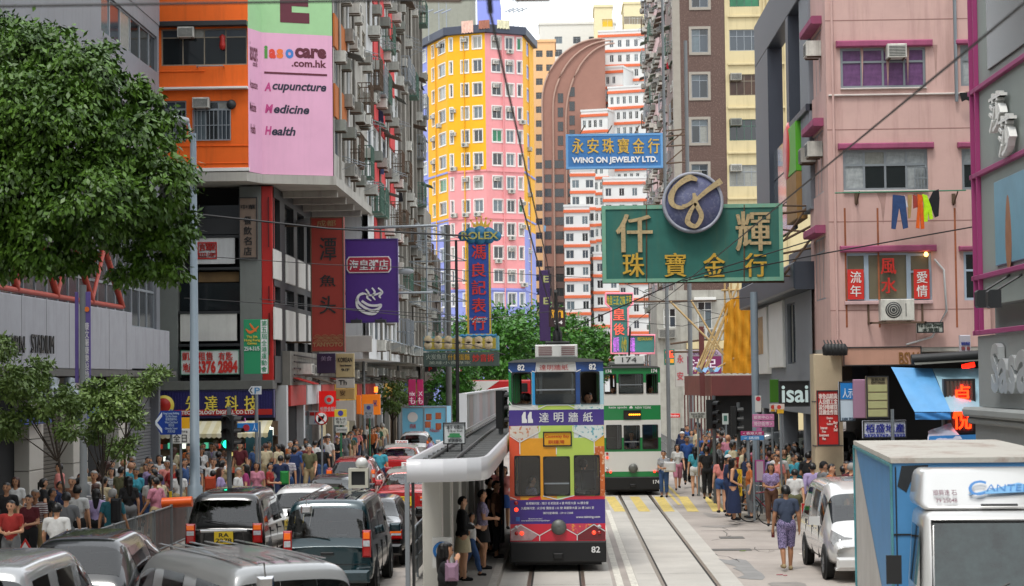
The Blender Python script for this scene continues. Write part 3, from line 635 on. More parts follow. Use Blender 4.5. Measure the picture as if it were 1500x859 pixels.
sl_ = [(xl, 71.9), (xr-.05, 71.9), (-10.9, 72.9), (-8.3, 73.9), (-8.25, 88), (xl, 88)]
b = MB(); n = len(sl_); b.add([(x, y, 11.35) for x, y in sl_]+[(x, y, 11.68) for x, y in sl_], [tuple(range(n-1, -1, -1)), tuple(range(n, 2*n))]+[(i, (i+1) % n, (i+1) % n+n, i+n) for i in range(n)])
put('overhang_slab', b, mat('stained_white_soffit', 'a8a59d', .85, var=.12, sc=.8, streak=.4, dirt='57534c'), B)
for y in (76, 79, 82, 85): put('soffit_beam', MB().box(-14.6, y, 11.1, -8.5, y+.3, 11.348), mat('stained_white_soffit'), B)
put('wall', MB().box(xl-5, 74.2, 11.7, -8.75, 87.9, 19.5), grimy, B); put('wall', MB().box(xl, 72.25, 11.7, xr-.02, 74.19, 19.5), grimy, B)

P = thing('restaurant_podium', 'three storey grey podium under the orange building with red corner column', 'building')
F = FY(73.5); xs = lambda u, v=450: F.px(u, v)[0]
colm = mat('grey_painted_column', '6c706c', .7, var=.1, streak=.2)
for (a, b_) in ((228, 261), (352, 384)):
    put('column', MB().bbox(xs(a), -.1, 4.05, xs(b_), .6, 11.3, .02), colm, P, F.o, F.rz)
put('red_column', MB().bbox(xs(384), -.05, 3.8, xs(400), .5, 11.3, .02), redp, P, F.o, F.rz)
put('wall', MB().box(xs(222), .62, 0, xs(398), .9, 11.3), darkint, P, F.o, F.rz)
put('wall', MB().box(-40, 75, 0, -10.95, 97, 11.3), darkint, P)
blind = mat('bamboo_blind', '6a5334', .8, var=.3)
for nm, r, m_, y0 in (('sign_panel', (287, 347, 344, 387), white_w, -.02), ('window_pane', (262, 300, 350, 345), panes()[0], .3), ('bamboo_blind', (289, 398, 349, 413), blind, .2), ('window_pane', (262, 414, 350, 455), panes()[0], .25),
     ('spandrel_panel', (264, 459, 347, 500), mat('white_spandrel', 'c9c8c2', .5, var=.08, streak=.15), -.02), ('window_pane', (262, 553, 350, 562), panes()[0], .3)):
    x, z, w_, h_ = F.rc(*r); put(nm, MB().bbox(x, y0, z, x+w_, y0+.06, z+h_, .01), m_, P, F.o, F.rz)
for v in (345, 392, 456, 504):
    x, z, w_, h_ = F.rc(261, v, 352, v+4); put('window_frame', MB().bbox(x, -.06, z, x+w_, .3, z+h_, .01), dark, P, F.o, F.rz)
mkletters(P, F, [('譚', 292, 357, 316, 368), ('四海', 292, 370, 316, 378)], redp, .06, .04); 
x, z, w_, h_ = F.rc(289.5, 355, 318, 380); b = MB(); t = .05
b.box(x, -.05, z, x+w_, -.025, z+t).box(x, -.05, z+h_-t, x+w_, -.025, z+h_).box(x, -.05, z+t, x+t, -.025, z+h_-t).box(x+w_-t, -.05, z+t, x+w_, -.025, z+h_-t); put('stamp_border', b, redp, P, F.o, F.rz)
rects(P, F, [(225, 558, 402, 571)], concd, -.45, .6, 'cornice'); rects(P, F, [(262, 320, 350, 344)], dark, .05, .1, 'panel')

F = FL_(-10.6); xs = lambda u, v=450: F.px(u, v)[0]
hol = []
uu = [(400, 411), (418, 431), (436, 446), (450, 457)]
for (a, b_) in uu:
    for (z0, z1) in ((9.0, 10.9), (5.0, 6.6), (7.0, 7.6)): hol.append((xs(a), z0, xs(b_)-xs(a), z1-z0))
wall(F, 73.6, 97, 4.0, 11.3, hol, dark, P, .25)
for h in hol: put('window_pane', MB().box(h[0]+.02, .15, h[1]+.02, h[0]+h[2]-.02, .17, h[1]+h[3]-.02), panes()[0], P, F.o, F.rz)
for (a, b_) in uu:
    for (z0, z1) in ((7.8, 9.0), (3.9+.1, 4.95),): pass
    put('side_panel', MB().bbox(xs(a), -.06, 7.85, xs(b_), -.001, 8.95, .02), mat('white_spandrel'), P, F.o, F.rz)
    put('side_panel', MB().bbox(xs(a), -.06, 5.6, xs(b_), -.001, 6.8, .02), mat('white_spandrel'), P, F.o, F.rz)

rust = mat('rust_awning', '5d4a3a', .8, var=.3, sc=4); awn = mat('grey_awning', '55564f', .7, var=.3, sc=3); greenfr = mat('green_frame', '4a6a5c', .6, var=.2)
def hood(parent, F, s, z, w_, d=.5, m=None):
    m = m or rust
    def mk(): return MB().add([(0, 0, .25), (w_, 0, .25), (w_, -d, 0), (0, -d, 0), (0, 0, .22), (w_, 0, .22), (w_, -d, -.03), (0, -d, -.03)], [(3, 2, 1, 0), (4, 5, 6, 7), (3, 7, 6, 2), (0, 4, 7, 3), (1, 2, 6, 5)]).mesh('window_hood', m)
    return link('window_hood', cached(('hood', round(w_, 1), d, m.name), mk), parent, F.at(s, z), F.rz)
def cage(parent, F, s, z, w_=1.5, h_=1.3, d=.55, m=None):
    m = m or alu
    def mk():
        b = MB(); n = 6; r = .018
        for k in range(n+1): x = w_*k/n; b.box(x-r, -d-r, 0, x+r, -d+r, h_)
        for k in range(1, 3):
            for x in (0, w_): b.box(x-r, -d*k/3-r, 0, x+r, -d*k/3+r, h_)
        for zz in (0, h_*.5, h_): b.box(0, -d-r, zz-r, w_, -d+r, zz+r); b.box(-r, -d, zz-r, r, 0, zz+r); b.box(w_-r, -d, zz-r, w_+r, 0, zz+r)
        b.box(0, -d, -.05, w_, 0, -.02)
        return b.mesh('window_cage', m)
    return link('window_cage', cached(('cage', w_, h_, d, m.name), mk), parent, F.at(s, z), F.rz)
def rack(parent, F, s, z, w_=1.3, d=.9):
    def mk():
        b = MB()
        for x in (0, w_): b.tube([(x, 0, .3), (x, -d, .0)], .014, 4).tube([(x, 0, -.25), (x, -d*.8, .05)], .012, 4)
        for k in range(4): b.tube([(-.1, -d*(.3+.23*k), .2-.06*k), (w_+.1, -d*(.3+.23*k), .2-.06*k)], .012, 4)
        return b.mesh('drying_rack', steel)
    return link('drying_rack', cached(('rack', w_, d), mk), parent, F.at(s, z), F.rz)
def tenement(name, label, F, s0, s1, z0, z1, wm, storey=2.9, bay=2.6, seed=1, body=12, acp=.7, fm=None, bands=None, pil=None, out=0.0, side=None):
    rnd = random.Random(seed); st = random.getstate(); random.seed(seed)
    B = thing(name, label, 'building'); nb = max(1, round((s1-s0)/bay)); bw = (s1-s0)/nb; hol = []; items = []
    z = z0+.9
    while z+1.4 < z1:
        for i in range(nb):
            w_ = bw*.62; hol.append((s0+i*bw+bw*.19, z, w_, 1.3)); items.append((s0+i*bw+bw*.19, z, w_, 1.3))
        z += storey
    wall(F, s0, s1, z0, z1, hol, wm, B, .2)
    lo = F.o+F.ex*s0+F.ey*.3; hi = F.o+F.ex*s1+F.ey*body
    put('wall', MB().box(min(lo.x, hi.x), min(lo.y, hi.y), z0, max(lo.x, hi.x), max(lo.y, hi.y), z1-.02), wm, B)
    if bands:
        for k, (mm) in enumerate(bands):
            if mm is None: continue
            i0 = s0+(s1-s0)*k/len(bands); zz = z0
            while zz < z1-1:
                put('render_band', MB().bbox(i0+.02, -.07, zz+2.25, i0+(s1-s0)/len(bands)-.02, -.002, zz+storey+.85, .01), mm, B, F.o, F.rz); zz += storey
    if pil:
        for k in range(nb+1): put('pilaster', MB().bbox(s0+k*bw-.15, -.16, z0, s0+k*bw+.15, -.002, z1, .02), pil, B, F.o, F.rz)
    for (a, z, w_, h_) in items:
        window(B, F, a, z, w_, h_, 2, .35, fm or rnd.choice([alu, beigef, mat('window_frame_white', 'c9ccc8', .5, var=.1)]), y=-.05, merged=True)
        if rnd.random() < acp: ac(B, F, a+rnd.uniform(-.2, w_-.5), z-rnd.choice([.45, .5, -.85]), kind=rnd.randrange(4), d=rnd.choice([.42, .55]))
        if rnd.random() < acp*.5: ac(B, F, a+rnd.uniform(.6, 1.4), z-.5, kind=rnd.randrange(4), w=.7, h=.5, d=.4, split=True)
        r = rnd.random()
        if r < .3: hood(B, F, a-.15, z+1.38, w_+.3, rnd.choice([.5, .8]), rnd.choice([rust, awn, mat('green_hood', '5c6f5c', .7, var=.3)]))
        elif r < .5: cage(B, F, a-.05, z, round(w_, 1), 1.3, .55, rnd.choice([alu, greenfr, rust]))
        elif r < .75: rack(B, F, a, z-.15)
    for k in range(max(2, nb//2)):
        x = s0+rnd.uniform(.2, s1-s0-.2); put('drain_pipe', MB().tube([(x, -.12, z0), (x, -.12, z1)], .055, 6), rnd.choice([grimy2, white_w, grimy]), B, F.o, F.rz)
    random.setstate(st)
    return B
X = -8.4; F = FL_(X)
redr = mat('red_render', 'c8383a', .75, var=.12, streak=.25, dirt='7a3030'); org2 = mat('faded_orange_render', 'b0601f', .8, var=.15, streak=.5, dirt='55402c')
tenement('tenement_block', 'grimy side of the orange corner building crowded with air conditioners and orange spandrels', F, 74.05, 87, 11.7, 27, grimy, 2.65, 2.2, 3, 6, .85, bands=[org2, org2, None, None, None])
tenement('tenement_block', 'white tenement with red render panels beyond the orange corner building', F, 87.1, 104, 5, 34, white_w, 2.8, 2.4, 5, 14, .8, bands=[None, redr, redr, None, redr, None], pil=None)
tenement('tenement_block', 'dark grey weathered tenement with black hoods left of the yellow tower', F, 104.1, 121, 5, 42, grimy2, 2.8, 2.8, 8, 14, .6, pil=grimy2)
tenement('tenement_block', 'pale grey tenement with green hanging plant beside the blue vertical sign', FL_(-8.9), 121.2, 138, 5, 15.5, grimy, 2.9, 2.8, 9, 14, .5)
tenement('tenement_block', 'grimy tenement row left of the street before the stadium', FL_(-16), -60, 39.5, 3, 26, grimy, 3.2, 5, 31, 10, .3)  # out of view, added to vary glass reflections and darken the street
tenement('tenement_block', 'cream tenement row on the near right side of the street', FR_(11), -29.5, 60, 3, 30, grimy2, 3.2, 5, 33, 10, .3)  # also out of view, added for reflections and less open sky
tenement('tenement_block', 'tall concrete tower closing the street behind the tram', Frame(14, -110, pi), 0, 26, 0, 60, mat('grimy_white_concrete'), 3.2, 4, 35, 10, .2)  # added behind the camera, only to be mirrored in the glass
tenement('tenement_block', 'narrow concrete tenement in the gap behind the blue vertical sign', FL_(-9.9), 140, 165, 4, 14, grimy2, 2.9, 3, 11, 14, .5)

SH = thing('shop_row', 'row of shops with red awnings below the tenements on the left', 'shops')
F = FL_(-10.4)
rs = random.Random(4)
for k in range(14):
    a = 75.5+k*5; mm = rs.choice([mat('lit_shop_cream', 'd8c9a0', .6, var=.4, sc=2), darkint, mat('shop_brown', '59412c', .6, var=.3), mat('shop_glass', '47555a', .2, var=.4)])
    put('shop_front', MB().box(a+.2, .3, .14, a+4.8, .36, 3.1), mm, SH, F.o, F.rz)
    put('shop_pillar', MB().bbox(a-.2, 0, .14, a+.2, .5, 3.9, .02), rs.choice([grimy, white_w, beigef]), SH, F.o, F.rz)
    put('shop_fascia', MB().bbox(a+.21, -.1, 3.1, a+4.79, .3, 3.9, .02), rs.choice([redp, white_w, mat('yellow_fascia', 'd0a030', .6), mat('blue_shop_band')]), SH, F.o, F.rz)
put('wall', MB().box(-16, 75.6, 3.9, -10.3, 170, 5.2), grimy2, SH)
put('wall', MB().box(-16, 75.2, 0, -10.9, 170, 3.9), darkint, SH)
FW = FL_(-10.3)
for k in range(30):
    s_ = 76+k*2.1+rs.uniform(-.5, .5)
    if k % 3: ac(SH, FW, s_, 4.15+rs.uniform(0, .4), kind=rs.randrange(4), d=rs.choice([.42, .55]), w=rs.choice([.62, .8]), split=k % 2 == 0)
    else: hood(SH, FW, s_, 3.95, 1.6, .8, rs.choice([awn, rust, redp]))
for k in range(5): put('cable_run', MB().tube([(-10.2, 76, 4.05+.25*k), (-10.1, 95, 3.95+.22*k), (-10.2, 120, 4.1+.2*k)], .03, 5), black, SH)

cy = mat('yellow_tower_render', 'e6a80a', .75, var=.07, sc=.6, streak=.2, dirt='b08818'); cp = mat('pink_tower_render', 'e09496', .75, var=.08, sc=.6, streak=.3, dirt='b07a7a'); cb = mat('blue_tower_render', '8790cf', .75, var=.04, sc=.4)
navy = mat('navy_parapet', '3b4150', .6, var=.1, sc=.5); wsur = mat('white_window_surround', 'dadad6', .6, var=0)
B = thing('colourful_tower', 'curved yellow pink and blue residential tower in the centre of the view', 'building')
P_ = [(u, Y) for u, Y in ((596, 258), (628, 249), (657, 242), (713, 240), (768, 242.5), (784, 252))]
V_ = [Vector((PY(u, 300, Y).x, Y, 0)) for u, Y in P_]
FRM = [segframe(V_[i], V_[i+1]) for i in range(5)]
ztop = [FRM[2][0].px(690, 46)[1]]*5
zof = lambda v: FRM[2][0].px(690, v)[1]
rows = [zof(63+34.2*k) for k in range(14)]
cols = {0: [(613, 626)], 1: [(633.5, 638.5), (643, 654)], 2: [(659.5, 664), (676, 688), (693, 708)], 3: [(720.5, 736.5), (741, 754), (758.5, 767)], 4: [(772, 776)]}
def zone(i):   # (colour, lowest v)
    return {0: [(cb, 900)], 1: [(cy, 323), (cb, 900)], 2: [(cy, 251), (cp, 425), (cb, 900)], 3: [(cp, 423), (cb, 900)], 4: [(cy, 335), (cb, 900)]}[i]
for i, (FF, L) in enumerate(FRM):
    hol = []
    for (a, b_) in cols[i]:
        s0, s1 = FF.px(a, 200)[0], FF.px(b_, 200)[0]
        s0, s1 = max(.15, s0), min(L-.1, s1); s0, s1 = s0+(s1-s0)*.06, s1-(s1-s0)*.06
        for k, z in enumerate(rows):
            if i == 2 and a < 660 and False: continue
            hol.append((s0, z-.75-(.0), s1-s0, 1.5))
    v0 = 40
    for m_, vb in zone(i):
        wall(FF, 0, L, max(-1, zof(vb)), zof(v0), hol, m_, B, .2); v0 = vb
    for (s_, z, w_, h_) in hol:
        if z < 6: continue
        nc = 2 if w_ > .7 else 1
        fr = cached(('sur', round(w_, 1)), lambda: MB().box(-.11, -.06, -.12, w_+.11, -.001, 0).box(-.11, -.06, 1.5, w_+.11, -.001, 1.62).box(-.11, -.06, 0, 0, -.001, 1.5).box(w_, -.06, 0, w_+.11, -.001, 1.5).mesh('surround', wsur))
        o = window(B, FF, s_, z, w_, h_, nc, .0 if i else .4, fm=wsur, y=-.08, merged=True, fw=.09, pmat=random.choice(panes()+[mat('green_curtain_glass', '2f7a55', .3, var=.3)] if random.random() < .15 else panes()))
        link('surround', fr, o, (0, -.08, 0), 0)
        if random.random() < .22: ac(B, FF, s_+.1, z-.55, .8, .5, .5, 0, split=True)
        elif random.random() < .2: ac(B, FF, s_+.1, z+.9, .7, .45, .4, 2)
    put('parapet', MB().bbox(-.3, -.5, zof(50), L+.3, .4, zof(38), .05), navy, B, FF.o, FF.rz)
    for vv in (251, 320, 425): put('string_course', MB().box(0, -.12, zof(vv)-.12, L, -.001, zof(vv)+.1), {251: cp, 320: cp, 425: cb}[vv] if i in (2, 3) else zone(i)[-1][0], B, FF.o, FF.rz)
    for k in (0,): put('drain_pipe', MB().tube([(L*.45, -.15, 5), (L*.45, -.15, zof(52))], .07, 6), zone(i)[0][0], B, FF.o, FF.rz)
b = MB(); n = len(V_); vv = [(p.x, p.y+.35, 0) for p in V_]+[(V_[-1].x-2.5, 262, 0), (V_[0].x-1, 270, 0)]; n = len(vv); zt = zof(44)
b.add(vv+[(x, y, zt) for x, y, _ in vv], [tuple(range(n, 2*n))]+[(i, (i+1) % n, (i+1) % n+n, i+n) for i in range(n)]); put('core_wall', b, cb, B)
p = PY(700, 40, 250); q = PY(733, 4, 250); put('penthouse', MB().box(p.x, 248, zt, q.x, 254, q.z), cb, B)
put('penthouse_door', MB().bbox(p.x+.6, 247.9, zt, p.x+1.6, 247.99, zt+2.4, .02), mat('teal_door', '4f8f94', .6), B)
F = FRM[2][0]
for k, (u0, u1, v0, v1, hx, nm) in enumerate(((679, 696, 32, 50, 'e0b8a8', 'peach and lilac'), (704, 720, 31, 44, 'a06a58', 'brown checked'), (725, 743, 31, 44, 'd8d4b4', 'cream'))):
    FF = F if k < 2 else FRM[3][0]; x, z, w_, h_ = FF.rc(u0, v0, u1, v1)
    b = MB(); N = 8
    for j in range(N): b.add([(x+w_*j/N, -.58-.06*(j % 2), z+h_), (x+w_*(j+1)/N, -.58-.06*((j+1) % 2), z+h_), (x+w_*(j+1)/N, -.56-.1*((j+1) % 2), z+.1*((j+1) % 2)), (x+w_*j/N, -.56-.1*(j % 2), z+.1*(j % 2))], [(3, 2, 1, 0)])
    put('hanging_cloth', b, mat('cloth_%d' % k, hx, .9, var=.3, sc=4), None, FF.o, FF.rz, label='%s cloth drying over the navy parapet of the colourful tower' % nm, cat='cloth', group='cloths over the parapet')
for k, u in enumerate((628, 643, 654, 746, 752, 759, 766)):
    z0 = zof(36); p = PY(u, 40, 246); put('roof_aerial', MB().tube([(p.x, 246, z0-1), (p.x, 246, z0+3+k % 3)], .05, 5).tube([(p.x-.6, 246, z0+2.4), (p.x+.6, 246, z0+2.9)], .08, 5), steel, B)
def block(name, label, Y, r, m_, wins=None, rowv=None, depth=12, wm=None, roof=None, rz=0.0, wsz=(1.2, 1.4), extra=None, pm=None):
    """plain far building: px rectangle r on plane Y; wins = list of u centres, rowv = list of v centres"""
    B = thing(name, label, 'building'); F = FY(Y); x, z, w_, h_ = F.rc(*r); z0 = -1 if r[3] >= 540 else z; hol = []
    for u in wins or []:
        for v in rowv or []:
            s_, zc = F.px(u, v); hol.append((s_-wsz[0]/2, zc-wsz[1]/2, wsz[0], wsz[1]))
    wall(F, x, x+w_, z0, z+h_, hol, m_, B, .25)
    for h in hol: window(B, F, *h, 2, .35, fm=wm, y=-.1, merged=True, pmat=pm)
    put('core_wall', MB().box(x+.01, Y+.35, z0, x+w_-.01, Y+depth, z+h_), m_, B)
    put('roof', MB().box(x-.2, Y-.2, z+h_+.003, x+w_+.2, Y+depth, z+h_+.5), roof or m_, B)
    return B, F
olive = mat('olive_grey_concrete', '8c8d80', .85, var=.08, streak=.2)
block('grey_tower', 'plain grey green tower rising behind the colourful tower', 300, (560, -60, 695, 560), olive, None)
block('white_tower', 'white high rise behind the round brown tower', 420, (793, 36, 905, 560), mat('offwhite_render', 'd2d0c8', .8, var=.05), [818, 845, 868, 890], [59, 78, 97, 116], wm=alu, wsz=(1.6, 1.5))
block('peach_tower', 'narrow peach apartment tower right of the colourful tower', 385, (776, 62, 816, 560), mat('peach_render', 'e0b483', .8, var=.06, streak=.1), [790, 805], [79+20.5*k for k in range(22)], wm=beigef, wsz=(1.3, 1.3), pm=panes()[0])
block('cream_roof_tower', 'cream lift tower with a yellow window above the white high rise', 400, (871, 11, 897, 60), mat('cream_render', 'd8cda6', .8, var=.05), [890], [34], wsz=(2.2, 1.6), pm=mat('yellow_pane', 'd8b020', .5))
block('cream_roof_tower', 'cream rooftop block with blue railings behind the tenements', 400, (914, 6, 955, 60), mat('cream_render'), [922, 934], [30], wsz=(2.2, 1.6), pm=beigef)

B = thing('round_brown_tower', 'brown tiled office tower with a rounded shoulder and pale vertical ribs', 'building')
brt = mat('brown_pink_tile', '93695a', .6, var=.08, sc=.8, bump=.15, bsc=3); brg = mat('brown_band', '5e4a44', .6, var=.1)
Y0 = 350; F = FY(Y0)
def arc(u0, v0, u1, v1, n=14):   # quarter ellipse from (u0,v1) up to (u1,v0)
    return [F.px(u1-(u1-u0)*cos(pi/2*k/n), v1-(v1-v0)*sin(pi/2*k/n)) for k in range(n+1)]
o = arc(794, 57, 882, 150)
zb = F.px(840, 390)[1]
put('wall', MB().poly([(o[0][0], zb)]+o+[(F.px(886, 57)[0], o[-1][1]), (F.px(886, 57)[0], zb)], 0, 30), brt, B, F.o, 0)
ribm = mat('pale_rib', 'a8897a', .6, var=.05)
for (u0, v0, u1, v1) in ((794, 57, 882, 150), (810, 60, 895, 160), (829, 64, 900, 175)):
    a = arc(u0, v0, u1, v1); pts = [(a[0][0], -.25, -1)]+[(x, -.25, z) for x, z in a]; put('rib', MB().tube(pts, .16, 6), ribm, B, F.o, 0)
lo = F.rc(796, 226, 960, 565)
wins_ = []
for k in range(16):
    v = 235+20.8*k
    for (a, b_) in ((798, 808), (812, 826), (832, 846), (850, 866), (870, 888)): wins_.append(F.rc(a, v, b_, v+12))
wall(F, lo[0], lo[0]+lo[2], -1, zb+.01, wins_, brg, B, .3)
for (u, v) in [(821, 137+20.8*k) for k in range(5)]+[(838, 128+20.8*k) for k in range(5)]: wins_.append(F.rc(u-4, v, u+4, v+14))
for h in wins_: window(B, F, h[0], h[1], h[2], h[3], 2, 0, fm=brg, y=-.12, proud=(.06 if h[1] > zb else 0), merged=True, pmat=panes()[0])
put('core_wall', MB().box(lo[0], Y0+.4, -1, lo[0]+lo[2], Y0+30, zb), brg, B)

B = thing('white_banded_building', 'white stepped apartment building with orange bands right of the brown tower', 'building')
wh = mat('white_tile_wall', 'd0d1ce', .6, var=.05, sc=.5); ob = mat('orange_band', 'd0643a', .6, var=.06)
def banded(Y, u0, u1, v0, vb, wu, rz=0.0, zoff=0, ww=None, pitch=2.72, vph=None):
    if rz: p = PY(u0, 300, Y); F = Frame(p.x, p.y, rz); 
    else: F = FY(Y)
    x = F.px(u0, 300)[0]; x1 = F.px(u1, 300)[0]; zt = F.px((u0+u1)/2, v0)[1]; L = x1-x; hol = []
    z = zt-1.1-pitch; ks = []
    while z > 3:
        ks.append(z)
        for (a, b_) in wu: hol.append((F.px(a, 300)[0], z+.95, F.px(b_, 300)[0]-F.px(a, 300)[0], 1.35))
        z -= pitch
    wall(F, x, x1, -1, zt, hol, wh, B, .25)
    for h in hol: window(B, F, *h, 2, .0, fm=wsur, y=-.08, merged=True, fw=.07, pmat=random.choice(panes()[:3]))
    for z in ks[:]+[zt-1.0]: put('orange_band', MB().bbox(x-.12, -.22, z+.02, x1+.12, -.001, z+.5, .02), ob, B, F.o, F.rz)
    d = 8; b = MB().box(x+.02, .35, -1, x1-.02, d, zt-.01); put('core_wall', b, wh, B, F.o, F.rz)
    put('roof', MB().box(x-.1, -.1, zt+.002, x1+.1, d, zt+.35), wh, B, F.o, F.rz)
    return F
banded(318, 826, 863, 303, 560, [(828, 840), (852, 861)])
banded(324, 836, 872, 250, 560, [(838, 849), (858, 870)])
banded(321, 868, 905, 372, 560, [(873, 882), (893, 902)])
banded(326, 884, 948, 262, 560, [(887, 896), (907, 915), (926, 934)])
banded(346, 853, 892, 163, 300, [(855, 860), (863, 868), (871, 876), (879, 884)], rz=-.3)
banded(356, 869, 915, 100, 300, [(872, 877), (881, 886), (890, 895), (899, 904)], rz=-.3)
banded(349, 893, 960, 128, 300, [(896, 901), (905, 910), (914, 919), (923, 928), (932, 937)], rz=-.3)
banded(362, 880, 958, 46, 300, [(884, 890), (896, 902), (908, 914), (920, 926), (932, 938)], rz=-.15)

pk = mat('pink_tenement_render', 'c8a59d', .8, var=.1, sc=.8, streak=.4, dirt='8a655d', bump=.12); pk2 = mat('pale_pink_render', 'c9a9a8', .8, var=.12, streak=.5, dirt='57504e')
tenement('tenement_block', 'tall pale pink tenement side full of racks and air conditioners beside the brown tiled building', FR_(8.6), -192, -133.3, 4, 52, pk2, 2.9, 2.5, 21, 14, .9, pil=None)
brn = mat('brown_mosaic_tile', '5a443c', .7, var=.1, sc=2, speck=.75, dirt='7d685e', bump=.2, bsc=30); crm = mat('cream_tenement_render', 'cfc096', .8, var=.07, sc=.8, streak=.4, dirt='8a7c5c'); csur = mat('stone_surround', '9c958a', .7, var=.1)
F = FY(133)
B = thing('brown_tile_building', 'tall brown mosaic tiled building with one column of windows', 'building')
hol = [F.rc(1013, c-17, 1037, c+17) for c in (-6, 60, 126.5, 192.5, 258, 324, 390)]
x0, x1, x2 = F.px(1000, 300)[0], F.px(1065.5, 300)[0], F.px(1190, 300)[0]
wall(F, x0, x1, 8, 52, hol, brn, B, .25)
for k, h in enumerate(hol):
    window(B, F, *h, 2, .4, fm=alu, y=-.1)
    put('window_surround', MB().box(h[0]-.18, -.06, h[1]-.18, h[0]+h[2]+.18, -.002, h[1]).box(h[0]-.18, -.06, h[1]+h[3], h[0]+h[2]+.18, -.002, h[1]+h[3]+.18).box(h[0]-.18, -.06, h[1], h[0], -.002, h[1]+h[3]).box(h[0]+h[2], -.06, h[1], h[0]+h[2]+.18, -.002, h[1]+h[3]), csur, B, F.o)
ac(B, F, hol[4][0]+.05, hol[4][1]+.7, .6, .42, .4, 1)
put('corner_pilaster', MB().bbox(x0-.5, -.05, 0, x0-.001, .6, 52, .03), csur, B, F.o)
put('core_wall', MB().box(x0, 133.35, 0, x1-.1, 150, 52), brn, B)
B = thing('cream_tenement', 'cream painted tenement right of the brown tiled building', 'building')
hol = []; 
for c in (-6, 58.5, 124, 190, 257, 323): hol += [F.rc(1068.5, c-15, 1112, c+16), F.rc(1131, c-15, 1142, c+14)]
wall(F, x1+.02, x2, 6, 52, hol, crm, B, .25)
for k, h in enumerate(hol):
    c = 4 if h[2] > 1 else 1
    window(B, F, *h, c, .45, fm=[greenfr, alu, beigef][k//2 % 3], y=-.1, pmat=[mat('green_curtain_glass', '2f7a55', .3, var=.3), panes()[1], mat('brown_curtain_glass', '4a3020', .3, var=.4), panes()[0], panes()[3], panes()[1]][k//2] if c == 4 else None)
    if c == 4 and k//2 != 1: ac(B, F, h[0]+.05, h[1]+h[3]-.45, .75, .48, .45, [3, 0, 1][k//2 % 3])
for v in (22, 92, 156, 222, 289): rects(B, F, [(1066, v, 1190, v+3)], crm, -.15, -.001, 'string_course')
for u in (1120, 1125, 1150): s_ = F.px(u, 100)[0]; put('drain_pipe', MB().tube([(s_, -.12, 6), (s_, -.12, 52)], .07, 6), crm, B, F.o)
put('core_wall', MB().box(x1+.05, 133.35, 0, x2, 150, 52), crm, B)

B = thing('grey_lower_block', 'shabby white lower floors with one white framed window behind the bamboo poles', 'building')
F = FY(122); hol = [F.rc(1022, 442, 1043, 482), F.rc(972, 452, 990, 480)]
x0 = F.px(962, 450)[0]; wall(F, x0, F.px(1120, 450)[0], 0, F.px(1040, 425)[1], hol, mat('shabby_white', 'a5a39a', .85, var=.2, streak=.5), B, .2)
for h in hol: window(B, F, *h, 2, .5, fm=wsur, y=-.05)
rects(B, F, [(1016, 436, 1048, 440)], wsur, -.4, -.001, 'window_hood'); s_, z_ = F.px(1032, 499); ac(B, F, s_, z_, 1.1, .75, .5, 0, split=True)
s_, z_ = F.px(978, 496); ac(B, F, s_-.6, z_, 1.1, .6, .5, 1)
put('core_wall', MB().box(x0, 122.3, 0, F.px(1120, 450)[0], 131, F.px(1040, 426)[1]), grimy, B)
put('ledge', MB().bbox(F.px(1005, 512)[0], -.5, F.px(1005, 512)[1], F.px(1060, 512)[0], -.001, F.px(1005, 500)[1], .03), crm, B, F.o)
B = thing('brown_site_hut', 'dark red boarded shopfront box at the foot of the bamboo scaffolding', 'building')
F = FY(88); mr = mat('oxblood_boards', '5c2a28', .7, var=.12, sc=1, streak=.2); x0, z0, w_, h_ = F.rc(1042, 550, 1118, 580)
put('fascia', MB().bbox(x0, 0, z0, x0+w_, .4, z0+h_, .03), mr, B, F.o); xx = F.px(1017, 565)[0]
pts = [(xx, 7), (x0, 0), (x0+.3, .2), (xx+.3, 7)]
put('fascia', MB().add([(a, b_, z0) for a, b_ in pts]+[(a, b_, z0+h_) for a, b_ in pts], [(0, 1, 5, 4), (1, 2, 6, 5), (2, 3, 7, 6), (3, 0, 4, 7), (4, 5, 6, 7), (3, 2, 1, 0)]), mat('faded_oxblood', '7e4a40', .7, var=.15, speck=.2), B, F.o)
put('wall', MB().box(x0, .5, .14, x0+w_, 1, z0), darkint, B, F.o)
for k in range(9): t = k/8; put('shutter_bar', MB().box(xx+(x0-xx)*t-.03, 7-7*t, .14, xx+(x0-xx)*t+.03, 7.06-7*t, z0), mr, B, F.o)
put('post', MB().bbox(F.px(1029, 500)[0]-.11, .5, z0, F.px(1029, 500)[0]+.11, .7, F.px(1029, 478)[1], .01), mr, B, F.o)

B = thing('bamboo_scaffolding', 'bamboo poles tied into scaffolding behind the yellow netting', 'scaffolding')
bam = mat('bamboo', 'b89a68', .7, var=.2, sc=3); F = FY(84); rr = random.Random(3)
def pole(u0, v0, u1, v1, y0=0, y1=0, r=.045): a = F.px(u0, v0); c = F.px(u1, v1); put('bamboo_pole', MB().tube([(a[0], y0, a[1]), (c[0], y1, c[1])], r, 6), bam, B, F.o)
for (a, b_, c, d) in ((1018, 545, 1062, 448), (1024, 546, 1072, 440), (1030, 545, 1080, 420), (1035, 540, 1090, 415), (982, 442, 1060, 520), (1035, 548, 1084, 520), (1060, 520, 1012, 440), (1022, 548, 1052, 470)): pole(a, b_, c, d)
for u in range(1064, 1116, 9): pole(u, 548, u+rr.uniform(-2, 2), 395+rr.uniform(0, 20), .5, .5)
for v in (545, 515, 485, 455, 425): pole(1058, v, 1120, v-2, .45, .45)
for u in (1068, 1090): pole(u, 420, u+25, 548, .4, .4)
N_ = 26; M_ = 18; b = MB(); v = []
